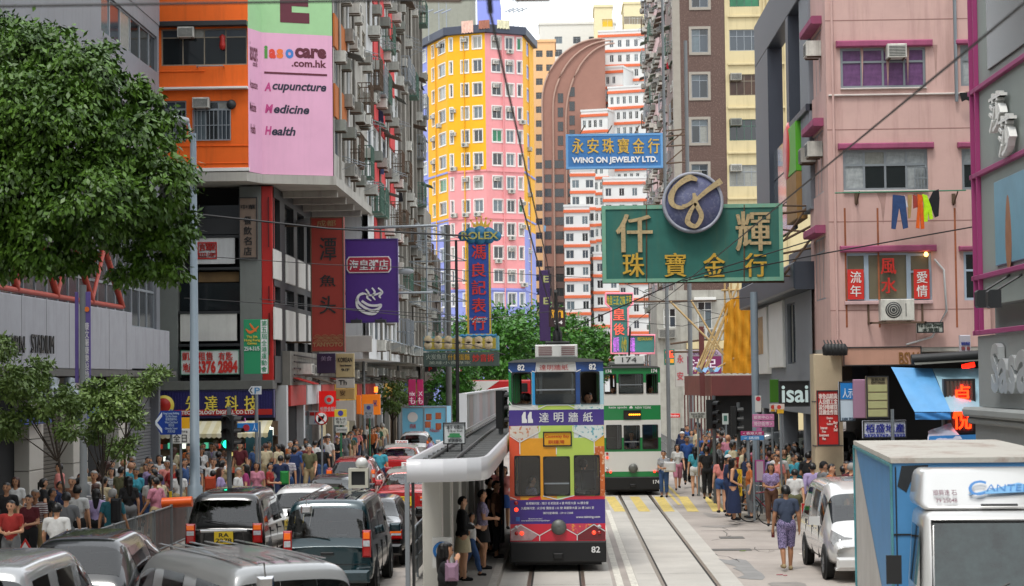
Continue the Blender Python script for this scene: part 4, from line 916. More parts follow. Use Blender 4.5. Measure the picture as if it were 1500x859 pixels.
for j in range(M_+1):
    for i in range(N_+1):
        u = 1062+(1112-1062)*i/N_; vt = 445-12*sin(i/N_*pi*.9)-5*sin(i*.9)*(j < 3); vv_ = 547-(547-vt)*j/M_
        if i < 3: u -= (3-i)*1.2*(1-j/M_)
        s_, z_ = F.px(u, vv_); v.append((s_, -.1+.09*sin(i*1.05+.5*sin(j*.5))+.05*sin(i*2.3+j*.2)+.03*sin(j*1.3+i*.6), z_))
b.add(v, [(j*(N_+1)+i, j*(N_+1)+i+1, (j+1)*(N_+1)+i+1, (j+1)*(N_+1)+i) for j in range(M_) for i in range(N_)], 0, True)
put('scaffold_net', b, mat('yellow_net', 'c88a10', .8, var=.2, sc=1.5, streak=.2, dirt='8a6412', bump=.4, bsc=40), None, F.o, label='yellow safety netting draped over the bamboo scaffolding', cat='netting')
b = MB(); F2 = FY(83); x, z, w_, h_ = F2.rc(1019, 536, 1056, 548)
put('tarpaulin', MB().add([(x+w_*i/8, .3*j-.1, z+h_*(.5+.4*sin(i*1.7+j))) for j in range(3) for i in range(9)], [(j*9+i, j*9+i+1, j*9+i+10, j*9+i+9) for j in range(2) for i in range(8)], 0, True), mat('light_blue_tarp', '7fb0d8', .5, var=.15), None, F2.o, label='light blue tarpaulin lying on top of the dark red boarded box', cat='tarpaulin')

B = thing('dark_framed_building', 'dark steel framed building with reflective glass and a green stripe', 'building')
F = FR_(7.2); fr_ = mat('charcoal_cladding', '363c46', .45, metal=.2, var=.06); gl = mat('reflective_glass', '8a9298', .06, metal=.55, var=.25, sc=.5)
S_ = lambda u, v=300: F.px(u, v)[0]; Z_ = lambda u, v: F.px(u, v)[1]
zb_ = Z_(1120, 80)
put('frame_post', MB().bbox(S_(1111), -.05, 8.9, S_(1130), .45, zb_, .02), fr_, B, F.o, F.rz)
put('frame_beam', MB().bbox(S_(1111), -.05, zb_, S_(1187), .45, zb_+1.5, .02), fr_, B, F.o, F.rz)
put('frame_post', MB().bbox(S_(1157), -.05, Z_(1165, 182), S_(1161), .45, zb_, .02), fr_, B, F.o, F.rz)
put('grey_panel', MB().bbox(S_(1174), .02, 8.8, S_(1187), 1.2, zb_, .02), mat('mid_grey_panel', '7b8086', .6, var=.06), B, F.o, F.rz)
put('frame_beam', MB().bbox(S_(1157), -.08, Z_(1170, 178), S_(1187), 1.2, Z_(1170, 168), .02), fr_, B, F.o, F.rz)
gz0, gz1 = 8.6, Z_(1130, 222)
for i in range(5):
    for j in range(3): s0 = S_(1112); L = (S_(1158)-s0)/5; dz = (gz1-gz0)/3; put('glass_pane', MB().bbox(s0+i*L+.02, .1, gz0+j*dz+.02, s0+(i+1)*L-.02, .14, gz0+(j+1)*dz-.02, .005), gl, B, F.o, F.rz)
put('mullion_grid', MB().box(S_(1112), .16, gz0, S_(1158), .22, gz1), fr_, B, F.o, F.rz)
put('green_stripe', MB().bbox(S_(1158), -.12, Z_(1165, 256), S_(1173), .2, Z_(1165, 183), .02), mat('lime_green_panel', '4f9e1c', .5, var=.05), B, F.o, F.rz)
put('timber_stripe', MB().bbox(S_(1158), -.12, 8.7, S_(1173), .2, Z_(1165, 257), .02), mat('timber_panel', '8e6a38', .6, var=.15), B, F.o, F.rz)
put('red_disc_sign', MB().lathe([(0, -.16), (.8, -.14), (.95, -.08), (.95, -.05)], (S_(1159), 0, Z_(1159, 223)), 20, 0, 'y'), mat('red_plastic', 'c01818', .3, var=0), B, F.o, F.rz)
put('cornice', MB().bbox(S_(1100), -.5, 6.5, S_(1186), 1, 7.3, .05), fr_, B, F.o, F.rz)
wall(F, S_(1100), S_(1186), 2.9, 6.49, [(S_(1150), 4.4, 2.2, 1.9)], mat('mid_grey_panel'), B, .3)
window(B, F, S_(1150), 4.4, 2.2, 1.9, 3, 0, fm=fr_, y=-.1)
put('white_panel', MB().bbox(S_(1127), -.1, 4.3, S_(1147), -.001, 6.45, .02), white_p, B, F.o, F.rz)
put('wall_poster', MB().bbox(S_(1103), -.16, 4.1, S_(1126), -.001, 6.4, .02), mat('poster_white', 'd4d2cc', .5, var=.03), B, F.o, F.rz)
put('poster_picture', MB().box(S_(1109), -.17, 4.8, S_(1121), -.161, 6.1), mat('poster_tan', 'ad8a5c', .5, var=.4, sc=3), B, F.o, F.rz)
put('balustrade_bar', MB().box(S_(1100), -.4, 8.3, S_(1130), -.36, 8.36), fr_, B, F.o, F.rz)
for k in range(24): s_ = S_(1100)+k*.28; put('balustrade_bar', MB().box(s_, -.4, 7.3, s_+.03, -.36, 8.3), fr_, B, F.o, F.rz)
put('core_wall', MB().box(8.5, 58.5, 3.2, 20, 74, 8.5), fr_, B); put('core_wall', MB().box(10.5, 60.5, 0, 20, 74, 3.1), darkint, B)
for y in (60, 66, 72): put('pillar', MB().bbox(7.3, y, .14, 7.8, y+.5, 2.9, .02), mat('mid_grey_panel'), B)

B = thing('pink_tenement', 'pink painted tenement with magenta window hoods above the crowded corner', 'building')
F = FY(54); hd = mat('magenta_hood', '9a4a6c', .75, var=.25, streak=.3, dirt='5c3040'); hol = []
pur = mat('purple_curtain', '6e4a74', .3, var=.35, sc=7); whc = mat('white_curtain_glass', '9ea3a4', .25, var=.3, sc=7); ogl = mat('olive_frosted_glass', '6d6653', .35, var=.12)
r1, r2 = F.rc(1231, 70, 1356, 129), F.rc(1235, 219, 1359, 279); r3a, r3b, r3c = F.rc(1238, 371, 1270, 441), F.rc(1270, 371, 1331, 441), F.rc(1331, 371, 1365, 441)
r4, r5, r6 = F.rc(1407, 66, 1440, 126), F.rc(1409, 218, 1440, 278), F.rc(1412, 369, 1440, 440)
top_ = F.rc(1231, -80, 1356, -24)
x0, x1 = F.px(1213.5, 300)[0], 11.6; zb_ = 4.75
wall(F, x0, x1, zb_, 19, [r1, r2, (r3a[0], r3a[1], r3a[2]+r3b[2]+r3c[2], r3a[3]), r4, r5, r6, top_], pk, B, .2)
window(B, F, *r1, 4, .38, alu, y=-.04, pmat=pur, fw=.07); window(B, F, *r2, 4, .42, alu, y=-.04, pm=[whc, whc, panes()[3], panes()[0]], fw=.07)
blf = mat('pale_blue_frame', '9fb0c0', .5, var=.05)
window(B, F, *r3a, 1, .5, blf, y=-.04, fw=.07, pmat=ogl); window(B, F, *r3b, 1, 0, blf, y=-.04, fw=.05, pmat=ogl); window(B, F, *r3c, 1, .5, blf, y=-.04, fw=.07, pmat=ogl)
for r in (r4, r5): window(B, F, *r, 1, .4, alu, y=-.04, pm=[whc, panes()[0]], fw=.07)
window(B, F, *r6, 1, .5, blf, y=-.04, fw=.07, pm=panes()[:1]); grille(B, F, F.rc(1340, 245, 1358, 278), 4, out=.03)
for r in ((1224, 60, 1365, 69.5), (1227, 210, 1367, 219), (1230, 360, 1371, 369.5), (1398, 59, 1432, 66), (1402, 209, 1433, 217), (1404, 361, 1434, 368)):
    x, z, w_, h_ = F.rc(*r); put('window_hood', MB().bbox(x, -.16, z, x+w_, -.001, z+h_, .03), hd, B, F.o)
for r in ((1213, 137.5, 1425, 140), (1231, 129, 1357, 131), (1235, 279, 1360, 281)): rects(B, F, [r], mat('white_ledge', 'cfc6c0', .7, var=.1), -.08, -.001, 'ledge')
rects(B, F, [(1237, 441, 1366, 446)], pk2, -.1, -.001, 'ledge')
s_, z_ = F.px(1297, 88); ac(B, F, s_, z_, .52, .38, .4, 2)
s_, z_ = F.px(1287, 471); ac(B, F, s_, z_, .9, .58, .4, 2, split=True)
put('ac_bracket', MB().box(s_-.3, -.5, z_-.08, s_+1.2, -.45, z_-.03).box(s_-.3, -.5, z_-.08, s_-.25, 0, z_-.03).box(s_+1.15, -.5, z_-.08, s_+1.2, 0, z_-.03).box(s_-.3, -.05, z_-.05, s_-.25, 0, z_+.5).box(s_+1.15, -.05, z_-.05, s_+1.2, 0, z_+.5), mat('rusty_bracket'), B, F.o)
for (a, c) in (((1241, 395), (1265, 439)), ((1338, 395), (1361, 438))):
    x, z, w_, h_ = F.rc(a[0], a[1], c[0], c[1]); put('red_poster', MB().box(x, -.065, z, x+w_, -.05, z+h_), mat('red_poster_paper', 'c8281e', .6, var=.04), B, F.o)
mkletters(B, F, [('流', 1245, 398, 1261, 415), ('年', 1245, 418, 1261, 435), ('愛', 1342, 398, 1358, 415), ('情', 1342, 418, 1358, 435)], white_p, .075, .008, .015)
mkletters(B, F, [('風', 1289, 379, 1312, 402), ('水', 1290, 407, 1313, 430)], mat('red_lettering', 'b8261c', .5, var=0), .09, .04, .03)
lb = F.px(1355, 374); put('window_lamp', MB().lathe([(0, -.06), (.05, -.03), (.06, .02), (.03, .07), (0, .08)], (lb[0], -.16, lb[1]), 10), mat('warm_bulb', 'ffb860', .5, var=0, emit=4), B, F.o)
for u in (1398, 1237, 1285): s_, z_ = F.px(u, 305); s2, z2 = F.px(u+1, 480); put('rust_stain', MB().box(s_-.02, -.006, z2, s_+.03, -.002, z_), mat('rust_stain', '9a5a3a', .9, var=.4), B, F.o)
put('drain_pipe', MB().tube([(F.px(1217, 0)[0], -.06, 4.8), (F.px(1217, 0)[0], -.06, 19)], .035, 6), pk, B, F.o)
for v in (30, 190, 325, 455): put('render_joint', MB().box(x0, -.004, F.px(1300, v)[1], x1, .001, F.px(1300, v)[1]+.025), mat('pink_joint', '96736c', .9), B, F.o)
for k in range(9): u = rr.randrange(1225, 1425); v = rr.choice((134, 283, 445, 66)); s_, z_ = F.px(u, v); w_ = rr.uniform(.05, .3); put('grime_streak', MB().add([(s_, -.003, z_), (s_+w_, -.003, z_), (s_+w_*.6, -.003, z_-rr.uniform(.4, 1.3)), (s_+w_*.4, -.003, z_-.3)], [(3, 2, 1, 0)]), mat('pink_grime', 'ab8a82', .9, var=.3), B, F.o)
put('drain_pipe', MB().tube([(F.px(1397, 0)[0], -.1, F.px(1397, 150)[1]), (F.px(1397, 0)[0], -.1, 19)], .05, 6), steel, B, F.o)
a = F.px(1368, 380); put('cable_conduit', MB().tube([(a[0], -.05, a[1]), (a[0]+.25, -.05, a[1]-.3), (a[0]+.3, -.05, a[1]-1.4), (a[0]-.1, -.05, a[1]-2.1), (a[0]-.8, -.05, a[1]-2.3)], .03, 6), white_w, B, F.o)
put('core_wall', MB().box(x0+.05, 54.35, zb_, x1+10, 57.8, 19), pk, B); put('soffit', MB().box(x0, 54.02, zb_-.12, x1+10, 58, zb_-.003), mat('stained_white_soffit'), B)
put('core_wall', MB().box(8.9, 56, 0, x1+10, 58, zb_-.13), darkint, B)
FS = Frame(x0, 57.9, -pi/2)
sh = [(.75, zz, 2.3, 1.75) for zz in (F.px(1220, 130)[1]+.1, F.px(1220, 282)[1]+.1, F.px(1220, 436)[1])]
wall(FS, 0, 3.88, zb_, 19, sh, pk, B, .2)
for h in sh: window(B, FS, *h, 3, .4, alu, y=-.04); put('window_hood', MB().bbox(h[0]-.15, -.3, h[1]+1.8, h[0]+2.5, -.001, h[1]+2.02, .03), hd, B, FS.o, FS.rz)
ac(B, FS, 2.4, sh[0][1]+.95, kind=2); ac(B, FS, 2.3, sh[1][1]+1.0, kind=0); ac(B, FS, .8, sh[1][1]+1.0, kind=1)
put('corner_pillar', MB().bbox(F.px(1195, 600)[0], .3, 0, F.px(1237, 600)[0], 1.1, zb_-.14, .03), mat('cream_stone', 'b8a88c', .7, var=.1, sc=2), B, F.o)
for z in (.9, 2.1, 3.3): put('pillar_joint', MB().box(F.px(1195, 600)[0]-.01, .29, z, F.px(1237, 600)[0]+.01, .8, z+.03), concd, B, F.o)
s_, z_ = F.px(1380, 472); 

B = thing('grey_shop_building', 'grey shop building with magenta trim and poster at the right edge', 'building')
F = FR_(9.0); mg = mat('magenta_trim', '98366c', .5, var=.04); gp = mat('pale_grey_green_panel', '8d9590', .6, var=.05, sc=1); gp2 = mat('dark_shop_glass', '3b4144', .15, var=.2)
P2 = lambda u, v: F.px(u, v)
sE = P2(1428, 300)[0]
put('wall', MB().box(sE, 0, 5.45, sE+14, .4, 20), gp, B, F.o, F.rz)
put('wall', MB().box(9.4, 30, 0, 25, 43.3, 20), gp, B)
zA, zB_, zC, zD = P2(1430, 588)[1], P2(1430, 412)[1], P2(1430, 264)[1], P2(1430, 138)[1]
def trim(z, dz=.1, d=.12): put('magenta_trim', MB().bbox(sE-.05, -d, z, sE+14, -.001, z+dz, .01), mg, B, F.o, F.rz)
zt0 = P2(1430, 492)[1]
for z in (zD, zC+.02, zB_, zt0): trim(z, .1, .1)
for uu_ in (1430, 1437): s_ = P2(uu_, 300)[0]; put('magenta_trim', MB().box(s_, -.1, zt0, s_+.05, -.002, zD+3), mg, B, F.o, F.rz)
put('dark_window', MB().bbox(P2(1452, 200)[0], -.05, zD+.3, sE+14, -.001, zD+3.4, .01), gp2, B, F.o, F.rz)
put('shop_poster', MB().bbox(P2(1461, 350)[0], -.05, zB_+.2, sE+14, -.001, zC-.25, .01), mat('pale_blue_poster', '6f9fb4', .4, var=.15, sc=1), B, F.o, F.rz)
pc = P2(1483, 340); put('poster_figure', MB().poly([(pc[0]-.12+.25*sin(t)*(1-.3*cos(t)), pc[1]+.75*cos(t)) for t in [2*pi*k/16 for k in range(16)]], -.06, -.051), mat('poster_skin', '9a6a4c', .5, var=.3), B, F.o, F.rz)
mkletters(B, F, [('莎', 1462, 135, 1480, 192), ('莎', 1476, 168, 1494, 228)], white_p, .2, .15, .02)
sas = mat('silver_letters', 'b8bcbc', .35, metal=.4, var=.05)
F3 = FY(42.2); 
b = MB(); 
for k, (ch, u0, v0, u1, v1) in enumerate((('S', 1464, 503, 1476, 576), ('a', 1475, 525, 1489, 577), ('s', 1490, 520, 1500, 577), ('a', 1502, 512, 1522, 577))):
    x, z, w_, h_ = F.rc(u0, v0, u1, v1); txt(b, ch, x, z, w_, h_, -.18, .14, 0, .03)
put('lettering', b, sas, B, F.o, F.rz)
put('corner_column', MB().bbox(sE, -.1, 0, P2(1500, 620)[0]+.6, .3, 3.1, .04), mat('grey_stone', '8d908e', .7, var=.06), B, F.o, F.rz)
put('column_capital', MB().bbox(sE-.15, -.35, 3.1, sE+14, .3, 3.3, .05).bbox(sE-.08, -.25, 2.95, sE+14, .3, 3.095, .04), mat('grey_stone'), B, F.o, F.rz)
put('wall', MB().box(sE+.1, -.02, 3.31, sE+14, .3, zt0-.02), mat('grey_stone'), B, F.o, F.rz)
for k in range(2):
    c = P2(1478+18*k, 440); put('floodlight', MB().bbox(c[0], -.7, c[1]-.15, c[0]+.3, -.45, c[1]+.2, .04).tube([(c[0]+.15, -.5, c[1]+.2), (c[0]+.15, 0, c[1]+.5)], .025, 5), dark, B, F.o, F.rz)

def sign(name, label, Y, r, m, items=(), frame=None, thick=.25, cat='sign', fw=.06, F=None, dep=.03, bold=.012, b0=.02, parent=None, group=None):
    """a signboard at px rectangle r on the plane Y; items = [(string, u0,v0,u1,v1, material[, bold[, shear]])]"""
    F = F or FY(Y); x, z, w_, h_ = F.rc(*r)
    if parent is None: o = put(name, MB().bbox(0, 0, 0, w_, thick, h_, b0), m, None, F.at(x, z), F.rz, label=label, cat=cat, group=group)
    else: o = put(name, MB().bbox(x, -thick-.002, z, x+w_, -.002, z+h_, b0), m, parent, F.o, F.rz)
    ox, oz = (x, z) if parent is None else (0, 0); fy = 0 if parent is None else -thick
    if frame:
        b = MB(); t = fw; a0, b0_ = (0, 0) if parent is None else (x, z)
        b.box(a0, fy-.03, b0_, a0+w_, fy-.002, b0_+t).box(a0, fy-.03, b0_+h_-t, a0+w_, fy-.002, b0_+h_).box(a0, fy-.03, b0_+t, a0+t, fy-.002, b0_+h_-t).box(a0+w_-t, fy-.03, b0_+t, a0+w_, fy-.002, b0_+h_-t)
        put('sign_frame', b, frame, o, (0, 0, 0), 0)
    for it in items:
        b = MB(); a, c, d, e = F.rc(*it[1:5]); txt(b, it[0], a-ox, c-oz, d, e, fy-dep-.001, dep, 0, it[6] if len(it) > 6 else bold, it[7] if len(it) > 7 else 0.0); put('lettering', b, it[5], o, (0, 0, 0), 0)
    return o, F, (ox, oz)
gold = mat('gold_lettering', 'c8a23c', .45, metal=.2, var=.15, sc=5); wl = mat('white_lettering', 'dcdcdc', .5, var=.05); tan = mat('weathered_tan_lettering', 'b4a078', .7, var=.25, sc=4, speck=.4, dirt='6a5c44')
yl = mat('yellow_lettering', 'dcc850', .5, var=.05); rl = mat('red_lettering'); bl = mat('black_paint')

sb = mat('sign_blue', '2f6ca6', .5, var=.08, streak=.1); sbf = mat('sign_blue_edge', '5d93c4', .5, var=.08)
o, F, _ = sign('shop_sign', 'blue hanging jewellery sign with gold characters and white lettering high over the street', 126, (829, 196, 971, 247), sb,
     [(c, 838+22.2*k, 203, 855+22.2*k, 225, gold, .03) for k, c in enumerate('永安珠寶金行')]+[('WING ON JEWELRY LTD.', 838, 230, 963, 241, wl, .035)], sbf, .4, fw=.14, dep=.06)
b = MB()
for u in (850, 890, 930, 965): a = F.px(u, 195); b.tube([(a[0]-_[0], .2, a[1]-_[1]), (a[0]-_[0]+.3, .2, a[1]-_[1]+.5)], .04, 5)
for v in (192, 200, 215, 240): a = F.px(970, v); c = F.px(1004, v-3); b.tube([(a[0]-_[0], .2, a[1]-_[1]), (c[0]-_[0], .2, c[1]-_[1])], .05, 5)
for v in (200, 225): a = F.px(972, v+18); c = F.px(1002, v-8); b.tube([(a[0]-_[0], .2, a[1]-_[1]), (c[0]-_[0], .2, c[1]-_[1])], .04, 5)
put('bracket', b, mat('rusty_bracket'), o)

sg = mat('sign_green', '27685e', .65, var=.16, sc=1.5, streak=.55, dirt='4f6a54'); sgf = mat('sign_mint_edge', '74a890', .6, var=.15, speck=.2, dirt='a09068')
o, F, _ = sign('shop_sign', 'large green hanging jewellery sign with tan characters under a round emblem', 58, (882, 300, 1147, 413), sg,
     [('仟', 902, 314, 956, 370, tan, .03), ('輝', 1077, 310, 1129, 368, tan, .03)]+[(c, u, 371, u+32, 406, gold, .03) for c, u in (('珠', 912), ('寶', 973), ('金', 1030), ('行', 1091))], sgf, .45, fw=.11, dep=.07)
d = put('emblem_disc', MB().lathe([(0, 0), (.98, 0), (1, .04), (1, .3)], (0, -.32, 0), 40, 0, 'y'), mat('emblem_violet', '5f6486', .6, var=.2, sc=3, speck=.3, dirt='9096a4'), o, (F.px(1014, 298)[0]-_[0], 0, F.px(1014, 298)[1]-_[1]))
d.scale = (.86, 1, .86)
put('emblem_rim', MB().lathe([(.93, .0), (.93, -.03), (1.03, -.03), (1.03, .3)], (0, -.33, 0), 40, 0, 'y'), mat('emblem_rim', 'a0a4b0', .6, var=.2), o, d.location).scale = (.86, 1, .86)
def stroke(mb, F, pts, ws, y, off, n=8):
    P = [Vector((F.px(u, v)[0]-off[0], 0, F.px(u, v)[1]-off[1])) for u, v in pts]; Q = []; W = []
    for i in range(len(P)-1):
        p0 = P[max(i-1, 0)]; p1 = P[i]; p2 = P[i+1]; p3 = P[min(i+2, len(P)-1)]
        for k in range(n):
            t = k/n; Q.append(.5*((2*p1)+(p2-p0)*t+(2*p0-5*p1+4*p2-p3)*t*t+(3*p1-p0-3*p2+p3)*t**3)); W.append(ws[i]+(ws[i+1]-ws[i])*t)
    Q.append(P[-1]); W.append(ws[-1]); L = len(Q); v = []
    for i, q in enumerate(Q):
        d_ = (Q[min(i+1, L-1)]-Q[max(i-1, 0)]).normalized(); nn = Vector((-d_.z, 0, d_.x))*W[i]
        for yy in (y, y+.06): v += [(q.x+nn.x, yy, q.z+nn.z), (q.x-nn.x, yy, q.z-nn.z)]
    f = []
    for i in range(L-1): a, c = i*4, i*4+4; f += [(a, c, c+1, a+1), (a+2, a, c, c+2), (a+1, c+1, c+3, a+3)]
    mb.add(v, f)
b = MB()
stroke(b, F, [(1020, 266), (1008, 263), (990, 275), (982, 290), (985, 302), (998, 306), (1012, 298), (1018, 288)], [.04, .09, .07, .09, .07, .05, .05, .04], -.42, _)
stroke(b, F, [(1055, 267), (1036, 280), (1018, 295), (1004, 303), (998, 303)], [.09, .07, .05, .05, .03], -.43, _)
stroke(b, F, [(1015, 285), (1018, 300), (1026, 318), (1018, 333), (1006, 327), (1010, 312), (1018, 300)], [.04, .07, .07, .06, .08, .06, .04], -.44, _)
put('emblem_strokes', b, tan, o)
b = MB(); rb = mat('rusty_bracket')
T_ = lambda u, v, y=.2: (F.px(u, v)[0]-_[0], y, F.px(u, v)[1]-_[1])
for (a, c, r) in (((945, 300), (1200, 301), .03), ((900, 413), (1150, 412), .05), ((1147, 312), (1195, 306), .04), ((1147, 353), (1200, 325), .04), ((1150, 352), (1185, 300), .03), ((1150, 402), (1196, 340), .04), ((1150, 404), (1180, 404), .03), ((1147, 336), (1195, 340), .03), ((920, 415), (1195, 362), .035)):
    b.tube([T_(*a), T_(*c)], r, 6)
for u in (1090, 947): b.tube([T_(u, 300, -.02), T_(u, 413, -.02)], .02, 5)
put('bracket', b, rb, o)

F = FY(98); nm = mat('neon_teal_board', '3f7f78', .5, var=.1, sc=2); pkn = mat('pink_neon_tube', 'e88a9a', .4, var=0, emit=.25); orn = mat('orange_neon', 'e8604c', .4, var=0, emit=.4); pun = mat('purple_neon', 'c070d8', .4, var=0, emit=.3); yen = mat('yellow_neon', 'c8b83c', .4, var=0)
c = F.px(887, 520); pp = [(887, 430), (927, 430), (927, 445), (920, 452), (920, 491), (959, 491), (959, 518), (895, 518), (895, 452), (887, 445)]
P2_ = [(F.px(*p)[0]-c[0], F.px(*p)[1]-c[1]) for p in pp]
o = put('neon_sign', MB().poly(P2_, 0, .35), nm, None, F.at(*c), 0, label='small teal restaurant sign with pink neon outline behind the green tram', cat='sign')
b = MB(); b.tube([(x, -.06, z) for x, z in P2_+P2_[:1]], .055, 6); put('neon_outline', b, pkn, o)
def let2(o, F, c, items, m, dep=.03, bold=.01, y=-.04, name='lettering'):
    b = MB()
    for it in items: a, z_, w_, h_ = F.rc(*it[1:5]); txt(b, it[0], a-c[0], z_-c[1], w_, h_, y, dep, 0, bold)
    return put(name, b, m, o)
let2(o, F, c, [('皇', 898, 452, 915, 469), ('後', 899, 474, 915, 491)], orn, .05, .03); let2(o, F, c, [('優質', 898, 494, 907, 516), ('小炒', 910, 494, 918, 516)][:1]+[('餐廳', 921, 494, 930, 516)], pun, .04, .02)
let2(o, F, c, [('魚皇 三正 之味 王萃', 889, 433, 925, 447), ('小炒', 910, 494, 918, 516), ('RESTAURANT', 934, 494, 956, 499)], yen, .03, .01)
put('bracket', MB().tube([(3.2, .2, .5), (5, .2, .7)], .05).tube([(3.2, .2, .1), (5, .2, .1)], .05).tube([(1, .2, 2.6), (5.5, .2, 2.6)], .05), rb, o)

o, F, c = sign('vertical_sign', 'tall blue vertical sign with red characters, cloud shaped head and gold crown', 108, (684, 352, 719, 492), mat('deep_blue_board', '173f8c', .5, var=.1), [(ch, 691, 359+26*k, 712, 380+26*k, rl, .03) for k, ch in enumerate('馮良記表行')]+[('FUNG LEUNG KEE', 688, 466, 714, 469, wl), ('WATCH CO.', 692, 470, 711, 473, wl)], mat('yellow_edge', 'b89a28', .5, var=.15), .5, fw=.1, dep=.05)
b = MB()
for (u, v, r) in ((678, 346, .27), (690, 342, .33), (703, 341, .36), (716, 342, .33), (727, 346, .27), (690, 349, .3), (703, 350, .32), (716, 349, .3)):
    a = F.px(u, v); b.lathe([(0, -.1), (r, -.08), (r, .3)], (a[0]-c[0], 0, a[1]-c[1]), 20, 0, 'y')
put('sign_head', b, mat('teal_blue_head', '1f6488', .5, var=.1), o); let2(o, F, c, [('ROLEX', 676, 340, 730, 351)], mat('olive_gold', 'a09a50', .5), .04, .02, -.15)
b = MB(); cr = [(693, 333), (690, 324), (697, 330), (698, 321), (702, 329), (705, 319), (708, 329), (712, 321), (713, 330), (719, 324), (716, 333)]
b.poly([(F.px(*p)[0]-c[0], F.px(*p)[1]-c[1]) for p in cr], 0, .12)
for p in ((690, 323), (698, 320), (705, 318), (712, 320), (719, 323)): a = F.px(*p); b.lathe([(0, -.08), (.07, 0), (0, .08)], (a[0]-c[0], .06, a[1]-c[1]), 8)
put('crown', b, gold, o)
b = MB()
for k in range(5): z = .8+k*1.1; b.tube([(-.02, .25, z), (-3.2, .25, z)], .035, 5).tube([(-.02, .25, z), (-3.2, .25, z+1.1)], .025, 5)
b.tube([(-1.2, .25, -1), (-1.2, .25, 6)], .05, 6).tube([(-2.2, .25, -1), (-2.2, .25, 6)], .05, 6); put('bracket', b, steel, o)

o, F, c = sign('neon_sign', 'wide weathered yellow and teal neon sign under the blue vertical sign', 104, (620, 493, 731, 514), mat('teal_edge_board', '5f8f9a', .6, var=.15), [], None, .4)
put('yellow_strip', MB().bbox(.1, -.02, .08, 3.8, -.001, .65, .01), mat('dull_yellow_board', 'a08f28', .6, var=.2), o)
for k in range(14): a = F.px(627+7.4*(k % 7)*2, 498+8*(k//7)); put('dish_picture', MB().lathe([(0, 0), (.2, 0), (.22, .02)], (a[0]-c[0], -.045, a[1]-c[1]), 12, 0, 'y'), mat('dish_cream', 'b8a888', .6, var=.4, sc=9), o)
put('scalloped_top', MB().tube([(1.9+.15*k, 0, .76+.05*(k % 2)) for k in range(14)], .07, 6), mat('blue_trim', '2a78a8', .5), o)
o, F, c = sign('neon_sign', 'faded grey green neon sign hanging below the yellow dish sign', 103.5, (620, 516, 731, 537), mat('faded_green_board', '3c4c46', .7, var=.3, streak=.4), [('火炭魚旦', 624, 519, 654, 527, mat('grey_letter', '8a9488', .6)), ('什錦蛋麵', 656, 519, 688, 528, mat('dull_gold', 'a8862c', .6)), ('炒音拆', 692, 519, 724, 530, rl, .02), ('美味小食專家', 628, 529, 690, 534, mat('grey_letter'))], None, .4)

sr = mat('sign_brick_red', '8e2a1c', .6, var=.06, sc=1); dk = mat('black_paint')
o, F, c = sign('vertical_sign', 'tall brick red restaurant sign with black brush characters', 78, (455, 318, 504, 516), sr, [('潭', 468, 348, 493, 382, dk, .02), ('魚', 468, 403, 492, 420, dk, .02), ('头', 468, 434, 492, 460, dk, .02), ('成都', 464, 323, 492, 332, mat('dull_tan', '9a7a52', .6)), ('TANYOTO', 458, 502, 502, 508, mat('dull_tan'))], mat('rust_awning'), .35, fw=.05)
b = MB(); 
for j in range(3):
    for k in range(4-j % 2):
        cx_, cz_ = .25+.3*k+.15*(j % 2), .32+.1*(3-j)-.1
        for r in (.06, .11, .16): b.tube([(cx_+r*cos(t), -.012, cz_+r*sin(t)) for t in [pi*q/8 for q in range(9)]], .008, 4)
put('wave_motif', b, mat('dull_tan'), o)
put('bracket', MB().tube([(-.02, .2, 5), (-1.6, .2, 5)], .04).tube([(-.02, .2, .4), (-1.6, .2, .4)], .04), rb, o)
sp = mat('sign_purple', '47207a', .5, var=.06, sc=1)
o, F, c = sign('shop_sign', 'square purple congee shop sign with a red name plate and white bowl logo', 82, (506, 350, 583, 473), sp, [], mat('purple_edge', '38206a', .5), .3, fw=.05)
x, z, w_, h_ = F.rc(508, 376, 573, 400); put('name_plate', MB().poly([(x-c[0]+a*w_, z-c[1]+e*h_) for a, e in ((.05, 0), (.95, 0), (1, .2), (1, .8), (.95, 1), (.05, 1), (0, .8), (0, .2))], -.06, -.002), wl, o)
put('name_plate_face', MB().poly([(x-c[0]+.04+a*(w_-.08), z-c[1]+.04+e*(h_-.08)) for a, e in ((.05, 0), (.95, 0), (1, .2), (1, .8), (.95, 1), (.05, 1), (0, .8), (0, .2))], -.08, -.062), mat('crimson_plate', 'a81c38', .5), o)
let2(o, F, c, [('海皇粥店', 512, 381, 569, 396)], wl, .02, .02, -.11)
b = MB(); W = lambda p, w1: stroke(b, F, p, w1, -.05, c)
W([(533, 430), (526, 433), (524, 441), (533, 450), (545, 455), (555, 452), (558, 447), (551, 448), (540, 447), (530, 441)], [.05]*10); W([(522, 438), (524, 450), (535, 458), (548, 460), (556, 454)], [.03, .05, .06, .05, .02])
W([(536, 424), (540, 430), (538, 436), (544, 441)], [.03, .04, .04, .02]); W([(545, 422), (549, 428), (546, 434), (550, 440)], [.03, .04, .04, .02]); W([(554, 422), (560, 428), (556, 434), (558, 437)], [.03, .04, .04, .02])
W([(533, 430), (545, 433), (560, 428)], [.03, .04, .03])
put('bowl_logo', b, wl, o); put('bracket', MB().tube([(-.8, .15, F.px(520, 430)[1]-c[1]), (3.6, .15, F.px(520, 430)[1]-c[1])], .05).tube([(-.8, .15, 3.9), (3.8, .15, 4)], .06), steel, o)
for k in (0, 1): put('floodlight', MB().bbox(.25+1*k, -.5, -.02, .7+1*k, -.2, .12, .02).tube([(.47+k, -.2, .05), (.47+k, 0, .2)], .02, 5), dark, o)

